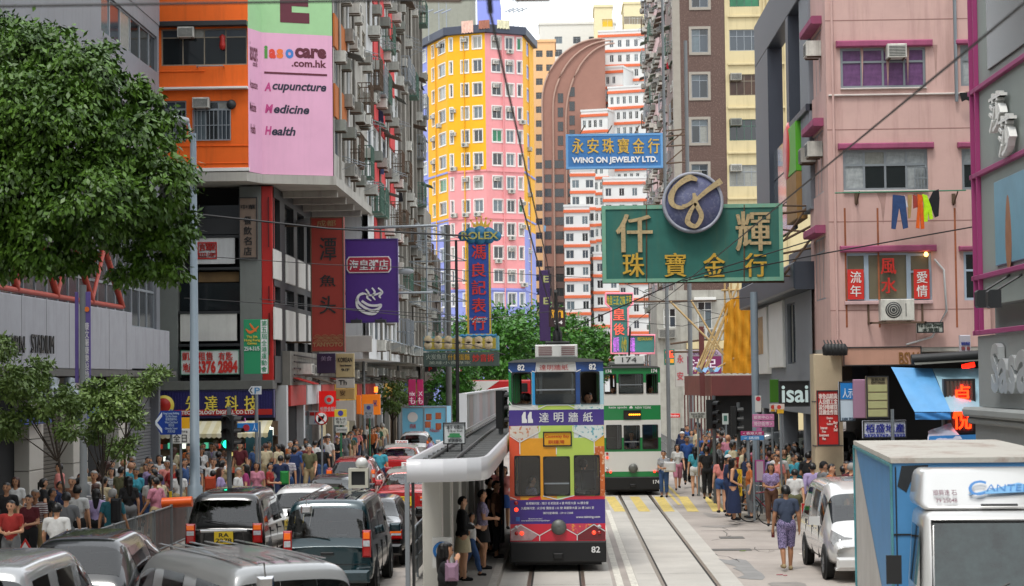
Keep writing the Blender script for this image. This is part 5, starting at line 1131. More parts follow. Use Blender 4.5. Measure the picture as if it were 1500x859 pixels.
sign('vertical_sign', 'weathered wooden restaurant board with black characters on the grey column', 73.3, (350, 289, 377, 379), mat('weathered_wood_board', '7c6a5c', .7, var=.15), [(ch, 357, 317+15*k, 369, 329+15*k, dk, .02) for k, ch in enumerate('餐飲名店')]+[('中華', 353, 300, 374, 307, dk, .01)], dark, .15, fw=.04)
sign('banner', 'white property letting banner with red numerals above the dark blue shop sign', 73.2, (265, 513, 350, 549), mat('white_banner', 'c8ccc8', .6, var=.05), [('凱富租售', 267, 516, 312, 528, rl, .02), ('有匙', 320, 516, 341, 528, rl, .02), ('地產', 268, 532, 284, 546, rl, .02), ('6376 2884', 288, 528, 348, 547, rl, .05)], mat('green_trim', '3c7c60', .6), .06, fw=.02)
o, F, c = sign('banner', 'green games banner with red figure on a pole beside the red column', 70, (357, 468, 393, 548), mat('green_banner', '1f8a5c', .6, var=.04), [('The 5th\nHong Kong\nGames', 358, 492, 381, 505, mat('yellow_lettering')), ('25/4-31/5', 358, 508, 380, 514, wl)], None, .05, b0=.005)
x = F.px(382, 500)[0]-c[0]; put('banner_strip', MB().bbox(x, -.012, .02, x+.24, -.002, 1.9, .002), wl, o); let2(o, F, c, [(ch, 383, 470+9.6*k, 391, 478+9.6*k) for k, ch in enumerate('第五屆全港運動會')], mat('green_banner'), .01, .02, -.022)
b = MB(); stroke(b, F, [(360, 482), (366, 487), (373, 484), (379, 478)], [.01, .05, .04, .01], -.02, c); stroke(b, F, [(366, 474), (370, 480), (376, 486)], [.02, .04, .01], -.021, c); put('figure_logo', b, mat('orange_logo', 'd8702c', .6), o)

o, F, c = sign('shop_sign', 'long dark blue electronics shop sign with yellow characters and red strip', 71.5, (212, 572, 401, 613), mat('indigo_board', '1e1b5c', .5, var=.05), [(ch, u, 580, u+19, 602, yl, .03) for ch, u in (('先', 272), ('達', 300), ('科', 330), ('技', 358))], mat('indigo_edge', '15133f', .5), .35, fw=.05, dep=.06)
for k in range(46): link('corrugation', cached('corr', lambda: MB().bbox(0, -.025, .2, .05, -.001, .95, .01).mesh('corrugation', mat('indigo_board'))), o, (.08+.1*k, 0, 0))
x, z, w_, h_ = F.rc(256, 600, 399, 608.5); put('red_strip', MB().bbox(x-c[0], -.05, z-c[1], x-c[0]+w_, -.03, z-c[1]+h_, .004), redp, o); let2(o, F, c, [('TECHNOLOGY DIGITAL CO LTD', 266, 601.5, 372, 607)], wl, .012, .03, -.064)
a = F.px(241, 594); put('moon_logo', MB().lathe([(0, 0), (.36, 0), (.36, .03)], (a[0]-c[0], -.07, a[1]-c[1]), 28, 0, 'y'), mat('yellow_lettering'), o); put('moon_logo', MB().lathe([(0, 0), (.26, 0), (.26, .03)], (a[0]-c[0]-.02, -.09, a[1]-c[1]), 28, 0, 'y'), redp, o)
E_ = thing('electronics_shop', 'bright electronics shop interior under a cream striped awning', 'shop'); F = FY(71.4)
am = mat('cream_awning', 'cfc49a', .7, var=.12, sc=3); aw2 = mat('pale_awning_stripe', 'd8d2b8', .7, var=.06)
x0, z0 = F.px(150, 641); x1, z1 = F.px(400, 616)
n = 34
for k in range(n):
    a, c_ = x0+(x1-x0)*k/n, x0+(x1-x0)*(k+1)/n; put('awning_stripe', MB().add([(a, -.05, z1), (c_, -.05, z1), (c_, -1.3, z0+.12), (a, -1.3, z0+.12), (a, -1.3, z0), (c_, -1.3, z0), ((a+c_)/2, -1.3, z0-.05)], [(3, 2, 1, 0), (4, 6, 5, 2, 3)]), am if k % 2 else aw2, E_, F.o)
put('louvre_frame', MB().bbox(F.px(150, 590)[0], -.05, F.px(150, 613)[1], F.px(211, 590)[0], .3, F.px(150, 571)[1], .02), mat('dark_metal'), E_, F.o)
for k in range(9): z = F.px(180, 610)[1]+k*.105; put('louvre_slat', MB().bbox(F.px(152, 600)[0], -.12, z, F.px(209, 600)[0], -.051, z+.06, .01), white_p, E_, F.o)
rr = random.Random(9); xa, xb = F.px(160, 680)[0], F.px(398, 680)[0]
put('shop_wall', MB().box(xa, 1.6, .14, xb, 1.7, 2.6), mat('shop_brown'), E_, F.o)
for j in range(4): put('shelf', MB().box(xa, 1.1, .7+j*.45, xb, 1.59, .73+j*.45), mat('dark_metal'), E_, F.o)
gc = [mat('goods_%d' % k, h, .4, var=.1, emit=e) for k, (h, e) in enumerate((('4fae8a', .5), ('d8c878', .6), ('c84a38', .2), ('e0e4d8', .9), ('2c3c40', 0), ('6a9a5c', .2), ('3a2c24', 0)))]  # emission on the goods stands in for the shop's interior light
for j in range(4):
    for k in range(34):
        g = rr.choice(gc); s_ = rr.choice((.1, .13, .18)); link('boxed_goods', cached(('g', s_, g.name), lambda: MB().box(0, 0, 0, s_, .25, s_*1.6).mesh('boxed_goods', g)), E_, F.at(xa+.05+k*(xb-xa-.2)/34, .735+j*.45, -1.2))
put('light_tube', MB().box(xa+.1, .4, 2.38, xb-.1, .5, 2.44), mat('cool_tube', 'e8fff4', .5, var=0, emit=5), E_, F.o)
put('teal_door', MB().bbox(F.px(354, 650)[0], .9, .14, F.px(394, 650)[0], 1.0, 2.3, .01), mat('teal_glass_door', '2a4a54', .2), E_, F.o)

SG = [('cream lit box sign with bronze characters beside the dark blue sign', 84, (404, 575, 430, 611), 'e0b890', [('港燒肉', 415, 580, 424, 606, 'b0803c')], .7),
 ('plain red shop sign with white script left of the bank sign', 88, (431, 575, 456, 611), 'c01c14', [('壹碗伙', 433, 584, 443, 600, 'f0e0e0'), ('ber', 444, 584, 454, 598, 'f0e0e0')], .2),
 ('red bank sign with a white round logo', 84, (467, 573, 497, 611), 'd01410', [('恒豐金銀行', 469, 596, 495, 603, 'f4f0f0')], .3),
 ('dark poster with orange pictures under the red brush sign', 80, (464, 518, 491, 547), '3a2a4c', [('美食', 470, 522, 486, 529, '9a8aa8')], 0),
 ('cream Korean restaurant board', 80, (492, 518, 519, 553), 'b8a87c', [('KOREAN', 495, 524, 516, 531, '1a1a1a'), ('Korean Restaurant', 498, 534, 515, 537, '3a3a3a'), ('9/F', 500, 540, 512, 544, '3a3a3a')], 0),
 ('white board with a painted horse mane below the Korean board', 80, (492, 555, 519, 569), 'b8b4aa', [('Th', 496, 557, 508, 564, '1a1a1a')], 0),
 ('tan board with a portrait below the horse mane board', 80, (492, 570, 519, 585), 'b09058', [('安', 498, 572, 506, 580, '5a4020')], 0),
 ('blank white board lowest in the stack of small boards', 80, (492, 587, 519, 617), 'c0bab0', [], 0),
 ('orange fast food sign with a blue star panel', 92, (530, 578, 557, 608), 'e07818', [('米', 546, 586, 553, 596, '1c3c8c')], .2),
 ('slim orange sign left of the fast food sign', 93, (522, 579, 529, 607), 'd87020', [], .2),
 ('narrow magenta fashion banner', 104, (598, 556, 609, 594), 'b01c5c', [('nix', 600, 574, 608, 580, 'f0dce4'), ('も', 600, 582, 608, 592, 'f0dce4')], 0),
 ('second magenta fashion banner, right of its twin', 104, (611, 556, 620, 594), 'b81c60', [('X', 613, 574, 619, 580, 'f0dce4'), ('も', 612, 582, 619, 592, 'f0dce4')], 0),
 ('blank white board under the purple congee sign', 86, (505, 492, 545, 516), 'bdbab2', [], 0),
 ('lit orange strip sign near the hanging cables', 92, (548, 567, 553, 575), 'f07020', [], 2),
 ('pink sign with blue top seen above the red bus', 150, (660, 538, 676, 550), 'c04a58', [('PH', 662, 540, 674, 546, 'e8e0e0')], 0),
 ('black round ended sign with a red symbol near the neon sign', 104, (622, 537, 640, 545), '141414', [('P', 628, 538, 633, 544, 'c02020')], 0),
 ('purple sign left of the golden arches sign', 150, (790, 396, 806, 500), '3c2458', [('E', 796, 404, 804, 414, 'b0b478'), ('E', 796, 436, 804, 446, 'b0b478')], 0),
 ('black sign with golden arches and the numerals 24', 120, (804, 450, 828, 479), '2a1416', [('m', 808, 454, 825, 466, 'e8a81c'), ('24', 812, 470, 824, 475, 'e8e4e0')], .1),
 ('purple foot massage sign with white characters', 112, (1007, 522, 1057, 548), '6e1c50', [('沐足', 1012, 526, 1050, 545, 'e0d0dc')], 0),
 ('pale strip sign above the purple massage sign', 112, (1007, 513, 1057, 521), 'a894a8', [('康舒適健康中心', 1009, 514.5, 1052, 520, '503050')], 0),
 ('white upright sign with faded red characters', 108, (989, 513, 1006, 567), 'a8a49e', [('永', 992, 520, 1001, 532, 'b03040'), ('安', 992, 545, 1001, 557, 'b03040')], 0),
 ('small bright LED sign with red and green dots', 106, (973, 512, 988, 535), '205040', [('電', 975, 514, 987, 524, 'ff4020'), ('■■', 975, 526, 987, 532, 'f0a020')], .5),
 ('red strip sign with white lettering on the dark shop wall', 96, (980, 606, 996, 612), 'c02018', [('Breadtime', 982, 607.5, 994, 610.5, 'f0e0e0')], .2),
 ('black shop sign with white rounded lettering', 57, (1141, 558, 1186, 596), '0c0c0e', [('isai', 1145, 565, 1184, 590, 'd0e4e4')], 0),
 ('green painted shop panel left of the black lettered sign', 60, (1128, 556, 1141, 590), '4c8a1c', [], 0),
 ('tall red property board with white characters on the corner pillar', 53.5, (1197, 572, 1229, 653), 'b81814', [('\n'.join(['專免高精黃', '人息價工金', '設分收確買', '計趣金作賣']), 1199, 577, 1227, 608, 'ecd8d0'), ('Design\n&\nSetting', 1211, 611, 1220, 624, 'ecd8d0'), ('Buy\n&\nSell', 1221, 617, 1227, 632, 'ecd8d0'), ('Interest\nFree\nInvestment\nPlan', 1200, 625, 1214, 645, 'ecd8d0')], 0),
 ('blue and white notice with pictogram of people at a table', 53.3, (1229, 559, 1254, 618), 'c0d0dc', [('■', 1231, 561, 1252, 585, '1878c0'), ('人示', 1234, 569, 1250, 583, 'e8f0f4'), ('2388 7528', 1233, 612, 1252, 616, '304860')], 0),
 ('faded pink translucent banner on the corner', 53.1, (1250, 556, 1268, 613), 'a07890', [], 0),
 ('building directory board with five cream panels', 52.9, (1269, 551, 1302, 613), '8e8466', [('宝興大廈', 1276, 554, 1296, 558, '302c20'), ('CNT House', 1276, 559, 1296, 562, '302c20')], 0),
 ('white estate agency sign with blue characters above the truck', 48, (1264, 616, 1328, 642), 'c8ccd8', [('栢盛地產', 1268, 621, 1325, 634, '101c8c'), ('25725767-28322', 1266, 636, 1326, 640.5, '28389c')], 0),
 ('orange lit fascia with gold lettering under the pink tenement', 53.6, (1235, 508, 1350, 536), 'b88c78', [('BSW', 1317, 516, 1346, 535, '7c5424')], 0),
 ('white and purple hanging sign with small red text', 50, (1406, 491, 1422, 516), 'b4b0b8', [('誠信地產', 1408, 501, 1421, 506, '3848a0'), ('租 售', 1408, 508, 1421, 513, 'a04848')], 0),
 ('white street name plate with the words Tai Yuan Street', 53.7, (1343, 472, 1382, 488), 'b8bcb4', [('Tai Yuan Street', 1345, 474, 1380, 479, '28342c'), ('大原街', 1351, 480.5, 1376, 487, '28342c')], 0),
 ('white plate with red heading on the shop beside the no turn sign', 84, (452, 602, 478, 622), 'd0d4d8', [('Jetco', 460, 614, 476, 620, '1c50a0'), ('■■■', 454, 604, 476, 609, 'c82020')], 0)]
for lab, Y, r, hx, its, em in SG:
    nm = 'notice' if 'notice' in lab or 'plate' in lab else ('banner' if 'banner' in lab else 'shop_sign')
    o, F, c = sign(nm, lab, Y, r, mat('board_'+hx, hx, .5, var=.06, sc=2, streak=.12 if not em else 0, emit=em), [(s, a, b_, cc, d, mat('ink_'+h, h, .5, var=0, emit=(1.5 if 'ff4020' == h else 0)), .02) for s, a, b_, cc, d, h in its], dark if Y < 60 and r[2]-r[0] > 20 else None, .12, fw=.03, dep=.02)
    if 'bank' in lab: a = F.px(482, 586); put('round_logo', MB().lathe([(.1, 0), (.2, 0), (.2, .03)], (a[0]-c[0], -.03, a[1]-c[1]), 20, 0, 'y'), wl, o)
    if 'directory' in lab:
        for k in range(4): x, z, w_, h_ = F.rc(1271.5, 564+12.2*k, 1299.5, 574+12.2*k); put('panel', MB().bbox(x-c[0], -.02, z-c[1], x-c[0]+w_, -.001, z-c[1]+h_, .005), mat('directory_cream', 'a8a878', .5, var=.1), o)

o, F, c = sign('neon_sign', 'slatted panel with two glowing orange red neon characters', 46, (1383, 555, 1429, 635), mat('slatted_brown_panel', '54483f', .6, var=.1), [], dark, .2, fw=.05)
neo = mat('glowing_orange_neon', 'ff3a10', .5, var=0, emit=2.2); let2(o, F, c, [('卓', 1396, 564, 1421, 595), ('悅', 1395, 597, 1422, 629)], neo, .04, .03, -.08)
for k in range(7): put('slat', MB().bbox(.06+.09*k, -.03, .05, .12+.09*k, -.001, 1.2, .008), mat('slatted_brown_panel'), o)
T = thing('awning', 'light blue tarpaulin awning with a dark metal rail over the market stall', 'awning'); F = FY(47)
tb = mat('sky_blue_tarp', '5c9cd0', .5, var=.12, sc=2); P3 = lambda u, v, y=0: (F.px(u, v)[0], y, F.px(u, v)[1])
def quadgrid(p, n=8, wob=.05):
    b = MB(); v = []
    for j in range(n+1):
        for i in range(n+1):
            a = [p[0][k]*(1-i/n)+p[1][k]*i/n for k in range(3)]; d = [p[3][k]*(1-i/n)+p[2][k]*i/n for k in range(3)]
            q = [a[k]*(1-j/n)+d[k]*j/n for k in range(3)]; q[1] += wob*sin(i*1.3+j*.7); v.append(q)
    b.add(v, [(j*(n+1)+i, j*(n+1)+i+1, (j+1)*(n+1)+i+1, (j+1)*(n+1)+i) for j in range(n) for i in range(n)], 0, True); return b
put('tarp_side', quadgrid([P3(1322, 602, -1.6), P3(1373, 602, -1.6), P3(1365, 540), P3(1305, 538)], 8, .04), tb, T, F.o)
put('tarp_side', quadgrid([P3(1373, 602, -1.6), P3(1446, 600, -1.2), P3(1440, 540), P3(1365, 540)], 8, .06), mat('pale_blue_tarp', '8fb4c4', .5, var=.15, sc=2), T, F.o)
put('tarp_valance', quadgrid([P3(1323, 613, -1.62), P3(1373, 613, -1.62), P3(1373, 603, -1.61), P3(1322, 603, -1.61)], 8, .03), mat('bright_blue_tarp', '3a84c8', .5), T, F.o)
put('awning_rail', MB().tube([P3(1335, 527), P3(1446, 520)], .12), mat('dark_metal'), T, F.o); put('awning_roof', quadgrid([P3(1335, 535, -.5), P3(1446, 528, -.5), P3(1446, 522, 1), P3(1345, 522, 1)], 4, .02), mat('grey_awning', '55564f'), T, F.o)
put('red_glow_tube', MB().tube([P3(1412, 538, .2), P3(1430, 534, .2)], .06), mat('glowing_red_tube', 'ff2010', .5, var=0, emit=2), T, F.o)
for u in (1310, 1385, 1440): put('awning_post', MB().tube([P3(u, 600, .3), (F.px(u, 600)[0], .3, 0)], .04), steel, T, F.o)
T = thing('market_stall', 'market stall draped with blue and clear plastic sheets behind the truck', 'stall')
put('stall_sheet', quadgrid([P3(1330, 700, -1.8), P3(1446, 700, -1.8), P3(1446, 632, -1.8), P3(1340, 636, -1.8)], 8, .06), mat('bright_blue_tarp'), T, F.o)
put('plastic_sheet', quadgrid([P3(1338, 645, -1.9), P3(1385, 640, -1.9), P3(1378, 618, -1.2), P3(1345, 630, -1.2)], 8, .08), mat('clear_plastic_sheet', 'a8a8b8', .3, var=.2), T, F.o)
put('stall_frame', MB().box(*P3(1300, 640)[:1], -1, 0, F.px(1446, 640)[0], 0, 2.0), darkint, T, F.o)

F = FY(53.4); LR = thing('clothes_line', 'green pole and wire line fixed to the pink wall', 'clothes line')
b = MB(); a, c_ = F.px(1223, 283), F.px(1415, 279); put('pole', MB().tube([(a[0], 0, a[1]), (c_[0], 0, c_[1])], .02, 6), mat('green_pole', '3c7a5c', .6), LR, F.o)
for u in (1259, 1403): p, q = F.px(u, 281), F.px(u+1, 296); put('bracket', MB().tube([(p[0], .6, p[1]-.3), (p[0], 0, p[1])], .02, 6).box(p[0]-.05, .55, q[1], p[0]+.05, .62, p[1]), rb, LR, F.o)
def cloth(lab, u, v, pts, hx, nm='hanging_garment'):
    c = F.px(u, v); k = 54*1.0/2917
    b = MB(); P_ = [(x*k, -y*k) for x, y in pts]; b.poly(P_, -.03, .03)
    o = put(nm, b, mat('garment_'+hx, hx, .9, var=.25, sc=6, bump=.4, bsc=12), None, F.at(c[0], c[1], .05+random.random()*.03), 0, label=lab, cat='clothing'); return o
cloth('pair of blue jeans hanging on the line', 1304, 286, [(3, 0), (20, 2), (21, 8), (24, 48), (17, 50), (12, 18), (6, 50), (0, 49), (2, 20)], '2c4470')
cloth('small white garment pegged beside the jeans', 1322, 286, [(2, 0), (5, 10), (7, 18), (0, 18), (1, 10)], 'd0d0d8'); cloth('tan trousers on the line', 1328, 286, [(1, 0), (7, 0), (6, 16), (4, 34), (1, 34)], 'a88a58')
cloth('red and white top on the line', 1336, 286, [(1, 0), (6, 2), (7, 18), (1, 20)], 'a03c34'); cloth('orange work trousers on the line', 1340, 285, [(3, 0), (10, 2), (12, 50), (7, 51), (6, 20), (5, 50), (0, 49), (3, 20)], 'd85c14')
cloth('fluorescent yellow work jacket on the line', 1347, 285, [(3, 0), (10, 2), (16, 20), (18, 36), (13, 37), (11, 26), (10, 40), (4, 40), (5, 14)], 'b4e418'); cloth('black padded jacket bundled at the end of the line', 1360, 281, [(6, 0), (14, -3), (15, 10), (13, 36), (8, 38), (4, 26), (0, 12)], '16161c')
F = FY(53.8); cloth('black underwear drying by the right window', 1405, 137, [(0, 0), (17, -1), (15, 12), (9, 10), (3, 13)], '141416')
F = FY(92); cloth('bundle of dark and pale shirts hanging on the white tenement', 553, 160, [(2, 0), (14, 8), (16, 34), (10, 38), (8, 28), (4, 34), (0, 30)], '2c3450'); cloth('black shirt hanging lower on the left tenements', 584, 282, [(2, 0), (9, 2), (11, 24), (0, 24)], '121218')
cloth('blue and white clothes on the left tenements', 557, 246, [(2, 0), (10, 4), (9, 18), (0, 16)], '4c6490')
F = FY(140); cloth('red garment hanging on the pink tenement side', 976, 92, [(1, 0), (5, 0), (10, 26), (6, 24), (2, 26), (0, 14)], 'b82838'); cloth('pale blue sheets hanging behind the tram wires', 796, 330, [(2, 0), (10, 4), (8, 26), (0, 22)], '7fa8cc')

def ringmesh(mb, x, z, w_, h_, r, t, y0, y1, m=0, n=5):
    def rr(x, z, w_, h_, r): return [(x+w_-r+r*cos(a), z+h_-r+r*sin(a)) for a in [pi/2*k/n for k in range(n+1)]]+[(x+r+r*cos(a), z+h_-r+r*sin(a)) for a in [pi/2+pi/2*k/n for k in range(n+1)]]+\
            [(x+r+r*cos(a), z+r+r*sin(a)) for a in [pi+pi/2*k/n for k in range(n+1)]]+[(x+w_-r+r*cos(a), z+r+r*sin(a)) for a in [1.5*pi+pi/2*k/n for k in range(n+1)]]
    a = rr(x, z, w_, h_, r); b = rr(x-t, z-t, w_+2*t, h_+2*t, r*.35); N = len(a)
    v = [(p[0], y0, p[1]) for p in a]+[(p[0], y0, p[1]) for p in b]+[(p[0], y1, p[1]) for p in a]+[(p[0], y1, p[1]) for p in b]
    mb.add(v, [q for i in range(N) for j in [(i+1) % N] for q in ((i, i+N, j+N, j), (i, j, j+2*N, i+2*N), (i+N, i+3*N, j+3*N, j+N))], m)
def tram(label, loc, P, num, deco):
    T = thing('tram', label, 'tram', loc); W = .99; L = 8.8; blk = mat('tram_black_skirt', '0c0c0e', .6, var=.1)
    lw = [(-.87, 1.6, .5, .8), (-.27, 1.6, .52, .78), (.37, 1.6, .5, .8)]; uw = [(-.91, 3.5, .38, .64), (-.42, 3.5, .81, .64), (.52, 3.5, .37, .64)]
    ds = (-.26, 2.63, .55, .26); HL = lw+uw+[ds]
    for (x0, x1, z0, z1, m) in P['end']: put('end_panel', wallmesh(x0, x1, z0, z1, HL, .06), m, T)
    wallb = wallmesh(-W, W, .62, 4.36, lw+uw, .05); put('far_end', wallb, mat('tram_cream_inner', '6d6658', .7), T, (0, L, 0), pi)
    for k, s in enumerate((-1, 1)):
        hol = [(.45+1.6*i, 1.65, 1.35, .8) for i in range(5)]+[(.45+1.6*i, 3.45, 1.35, .7) for i in range(5)]
        for (z0, z1, m) in P['side']:
            put('side_panel', wallmesh(0.002, L-.002, z0, z1, hol, .05), m, T, (-W if s < 0 else W, L if s < 0 else 0, 0), -pi/2 if s < 0 else pi/2)
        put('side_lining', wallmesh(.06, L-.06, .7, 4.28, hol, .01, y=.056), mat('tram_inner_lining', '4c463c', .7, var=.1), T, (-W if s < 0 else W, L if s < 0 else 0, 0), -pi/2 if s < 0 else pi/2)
        for h in hol:
            q = MB(); ringmesh(q, 0, 0, h[2], h[3], .1, .03, -.012, .02); link('window_frame', cached(('twf', h[2], h[3]), lambda: q.mesh('window_frame', blkp)), T, (-W if s < 0 else W, (L-h[0]) if s < 0 else h[0], h[1]), -pi/2 if s < 0 else pi/2)
    for h, gl_ in [(w_, 1) for w_ in lw]+[(uw[0], 0), (uw[1], 1), (uw[2], 0)]:
        q = MB(); ringmesh(q, h[0], h[1], h[2], h[3], .09, .02, -.02, .02); o = put('end_window', q, blkp, T)
        if gl_: put('pane', MB().box(h[0], .02, h[1], h[0]+h[2], .026, h[1]+h[3]), CG, o)
    for h in (uw[1],): put('window_bar', MB().box(h[0], -.01, h[1]+.27, h[0]+h[2], .015, h[1]+.3), alu, T); put('lower_blind', MB().box(h[0], .03, h[1], h[0]+h[2], .045, h[1]+.2), mat('tram_grey_inner', '34363a', .6), T)
    put('middle_window_bar', MB().box(-.27, -.01, 1.82, .25, .015, 1.85), alu, T)
    roofm = mat('tram_roof', '5a5c5c', .6, var=.1)
    pts = [(-W-.02, 4.36), (W+.02, 4.36), (W-.1, 4.41), (W*.5, 4.44), (-W*.5, 4.44), (-W+.1, 4.41)]; put('roof', MB().poly(pts, -.06, L+.06), roofm, T)
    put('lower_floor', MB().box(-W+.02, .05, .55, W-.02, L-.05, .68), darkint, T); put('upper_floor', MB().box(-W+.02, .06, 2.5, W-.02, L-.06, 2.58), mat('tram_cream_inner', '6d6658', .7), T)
    inn = mat('tram_inner_wood', '5a3c28', .6, var=.2)
    put('underframe', MB().box(-W+.08, .3, .12, W-.08, L-.3, .5), blk, T)
    put('skirt', MB().bbox(-W-.01, -.06, .2, W+.01, .1, .64, .03), blk, T); put('skirt', MB().box(-W-.008, .12, .3, -W+.03, L, .615), blk, T); put('skirt', MB().box(W-.03, .12, .3, W+.008, L, .615), blk, T)
    for k in range(9):
        y = .9+.85*k
        for s in (-1, 1): put('seat', MB().bbox(s*.6-.25, y, 2.6, s*.6+.25, y+.4, 3.05, .02).box(s*.6-.25, y+.36, 3.05, s*.6+.25, y+.4, 3.5), inn, T)
    for y in (1.2, 3, 5, 7): 
        for s in (-.35, .35): put('grab_pole', MB().tube([(s, y, .68), (s, y, 2.5)], .018, 6), alu, T); put('grab_pole', MB().tube([(s, y, 2.58), (s, y, 4.4)], .018, 6), alu, T)
    put('added_shade_panel', MB().box(-W+.03, 5.5, .69, W-.03, 5.55, 2.43), mat('tram_inner_shade', '4a443c', .7), T); put('upper_shade_panel', MB().box(-.45, 5.2, 2.6, W-.03, 5.25, 4.4), mat('tram_inner_shade', '26221e', .7), T); put('ceiling_lining', MB().box(-W+.03, .1, 4.3, W-.03, L-.1, 4.34).box(-W+.03, .1, 2.44, W-.03, L-.1, 2.49), mat('tram_cream_inner'), T)  # dark partitions on both decks are added so the windows read darker
    put('stairs', MB().box(.45, .7, .68, .95, 1.1, 1.3).box(.45, 1.1, .68, .95, 1.5, 1.9), inn, T)
    b = MB(); ringmesh(b, ds[0], ds[1], ds[2], ds[3], .02, .025, -.03, .01); o = put('destination_box', b, blkp, T)
    put('destination_blind', MB().box(ds[0], .0, ds[1], ds[0]+ds[2], .02, ds[1]+ds[3]), deco['blind'], o)
    b = MB(); 
    for t in deco['dest']: txt(b, t[0], *t[1:5], -.01, .005, 0, .01)
    put('destination_lettering', b, deco['dest_ink'], o)
    b = MB()
    for x in (-W+.17 if num == '82' else -W+.1, W-.32): txt(b, num, x+.02, 4.19, .15 if num == '82' else .2, .13, -.035, .01, 0, .03)
    put('fleet_number', b, wl, T)
    b = MB(); txt(b, num, W-.3, .4, .18 if num == '82' else .22, .13, -.075, .01, 0, .02); put('fleet_number', b, wl, T)
    put('round_cap', MB().lathe([(0, -.1), (.05, -.12), (.08, -.1), (.14, -.09), (.16, -.05), (.16, 0)], (0.02, 0, .93), 22, 0, 'y'), mat('dull_cap_metal', '6a6c68', .5, metal=.4, var=.1), T)
    for s in (-1, 1):
        for k, (dx, dz, m) in enumerate(((-.86, .93, clr_l), (-.86, .81, tlr), (-.75, .81, mat('lit_tail_lamp', 'ff4028', .3, var=0, emit=1.2)))):
            put('lamp', MB().lathe([(0, -.05), (.035, -.045), (.045, 0)], (s*-dx if s > 0 else dx, 0, dz), 12, 0, 'y'), m, T)
    put('coupler', MB().bbox(-.1, -.12, .28, .1, -.06, .4, .02), blk, T)
    for k, z in enumerate((1.44, 1.3)): put('side_lamp', MB().lathe([(0, -.05), (.04, -.04), (.045, 0)], (-.86, 0, z), 10, 0, 'y'), tlr if k == 0 else mat('lit_tail_lamp'), T)
    return T, W, L
tw = mat('tram_white', 'd4d4d0', .35, var=.04, coat=.4); tg = mat('tram_green', '0f7a3c', .35, var=.04, coat=.4); tp = mat('tram_purple', '381f7c', .35, var=.03, coat=.4); tor = mat('tram_orange', 'e09a1c', .4, var=.08, sc=5, coat=.3); tli = mat('tram_lime', 'b4cc58', .35, coat=.3, var=.05)
tre = mat('tram_red', 'cc2038', .35, coat=.3, var=.05); tye = mat('tram_yellow', 'd8a818', .35, coat=.3, var=.05); tbl = mat('tram_navy_blue', '1c4686', .4, coat=.3, var=.3, sc=5); tsk = mat('tram_sky_blue', '1f96d4', .35, coat=.3, var=.04); tlb = mat('tram_pale_blue', 'a0c8d4', .4, coat=.3, var=.1); tdr = mat('tram_dark_red', '6e1420', .4, coat=.3, var=.1)
ter = mat('tram_red_orange', 'd8502c', .35, coat=.3, var=.1); tfl = mat('tram_flower_print', 'd0d8d4', .4, var=.1, speck=.9, dirt='4a9aa8'); tfr = mat('tram_fruit_print', 'd0c8bc', .4, var=.1, speck=.85, dirt='b8642c')
W = .99
P82 = dict(end=[(-W, W, .62, 1.0, tre), (-W, W, 1.0, 1.5, tp), (-W, -.77, 1.5, 3.04, ter), (-.77, -.01, 1.5, 2.78, tor), (-.01, .78, 1.5, 2.78, tli), (.78, W, 1.5, 2.6, mat('tram_print_orange', 'c8642c', .4, var=.2, speck=.7, dirt='e0c8a8')), (.78, W, 2.6, 3.04, tye),
      (-.77, -.38, 2.78, 3.04, tfr), (-.38, .36, 2.78, 3.04, tli), (.36, .78, 2.78, 3.04, tfl), (-W, W, 3.04, 3.37, tp), (-W, -.38, 3.37, 3.47, tw), (-.38, .38, 3.37, 3.47, tli), (.38, W, 3.37, 3.47, tfl), (-W, -.92, 3.47, 4.16, tg), (-.92, -.5, 3.47, 4.16, tw), (-.5, .4, 3.47, 4.16, tsk), (.4, .5, 3.47, 4.16, tbl), (.5, W, 3.47, 4.16, tlb), (-W, -.4, 4.16, 4.36, tbl), (-.4, .4, 4.16, 4.36, tw), (.4, W, 4.16, 4.36, tbl)],
      side=[(.62, 1.5, tp), (1.5, 3.0, tye), (3.0, 4.36, tg)])
T, _, L = tram('colourful advertising tram numbered 82 at the stop in the near lane', (-.11, 41.6, 0), P82, '82', dict(blind=mat('amber_blind', 'c8901c', .5, var=.1, emit=.15), dest=[('Causeway Bay', -.24, 2.77, .5, .08), ('銅鑼灣', -.18, 2.66, .34, .08)], dest_ink=redp))
def poly_strip(T, pts, m, y=-.012, t=.018, name='white_outline'):
    b = MB()
    for (a, c) in zip(pts[:-1], pts[1:]):
        d = Vector((c[0]-a[0], 0, c[1]-a[1])); n_ = Vector((-d.z, 0, d.x)).normalized()*t*.5
        b.add([(a[0]+n_.x, y, a[1]+n_.z), (a[0]-n_.x, y, a[1]-n_.z), (c[0]-n_.x, y, c[1]-n_.z), (c[0]+n_.x, y, c[1]+n_.z)], [(0, 1, 2, 3)])
    put(name, b, m, T)
def flat(T, pts, m, y=-.006, name='print_panel'): put(name, MB().poly(pts, y, y+.004), m, T)
flat(T, [(-.98, .9), (-.77, 1.0), (-.4, .78), (-.55, .66), (-.98, .66)], mat('tram_pinkish_print', 'b89a9c', .4, var=.3, sc=6)); flat(T, [(.4, .78), (.75, 1.0), (.98, .86), (.98, .66), (.4, .66)], tdr); flat(T, [(.06, .97), (.4, .78), (.75, .98), (.6, .995), (.1, .995)], mat('tram_floral_print', 'c84058', .4, var=.2, speck=.9, dirt='e0a040'))
poly_strip(T, [(-.98, .87), (-.77, .98), (-.38, .76), (.02, .98), (.4, .76), (.75, .98), (.98, .84)], wl); poly_strip(T, [(-.38, .76), (-.38, .65)], wl); poly_strip(T, [(.4, .76), (.4, .65)], wl)
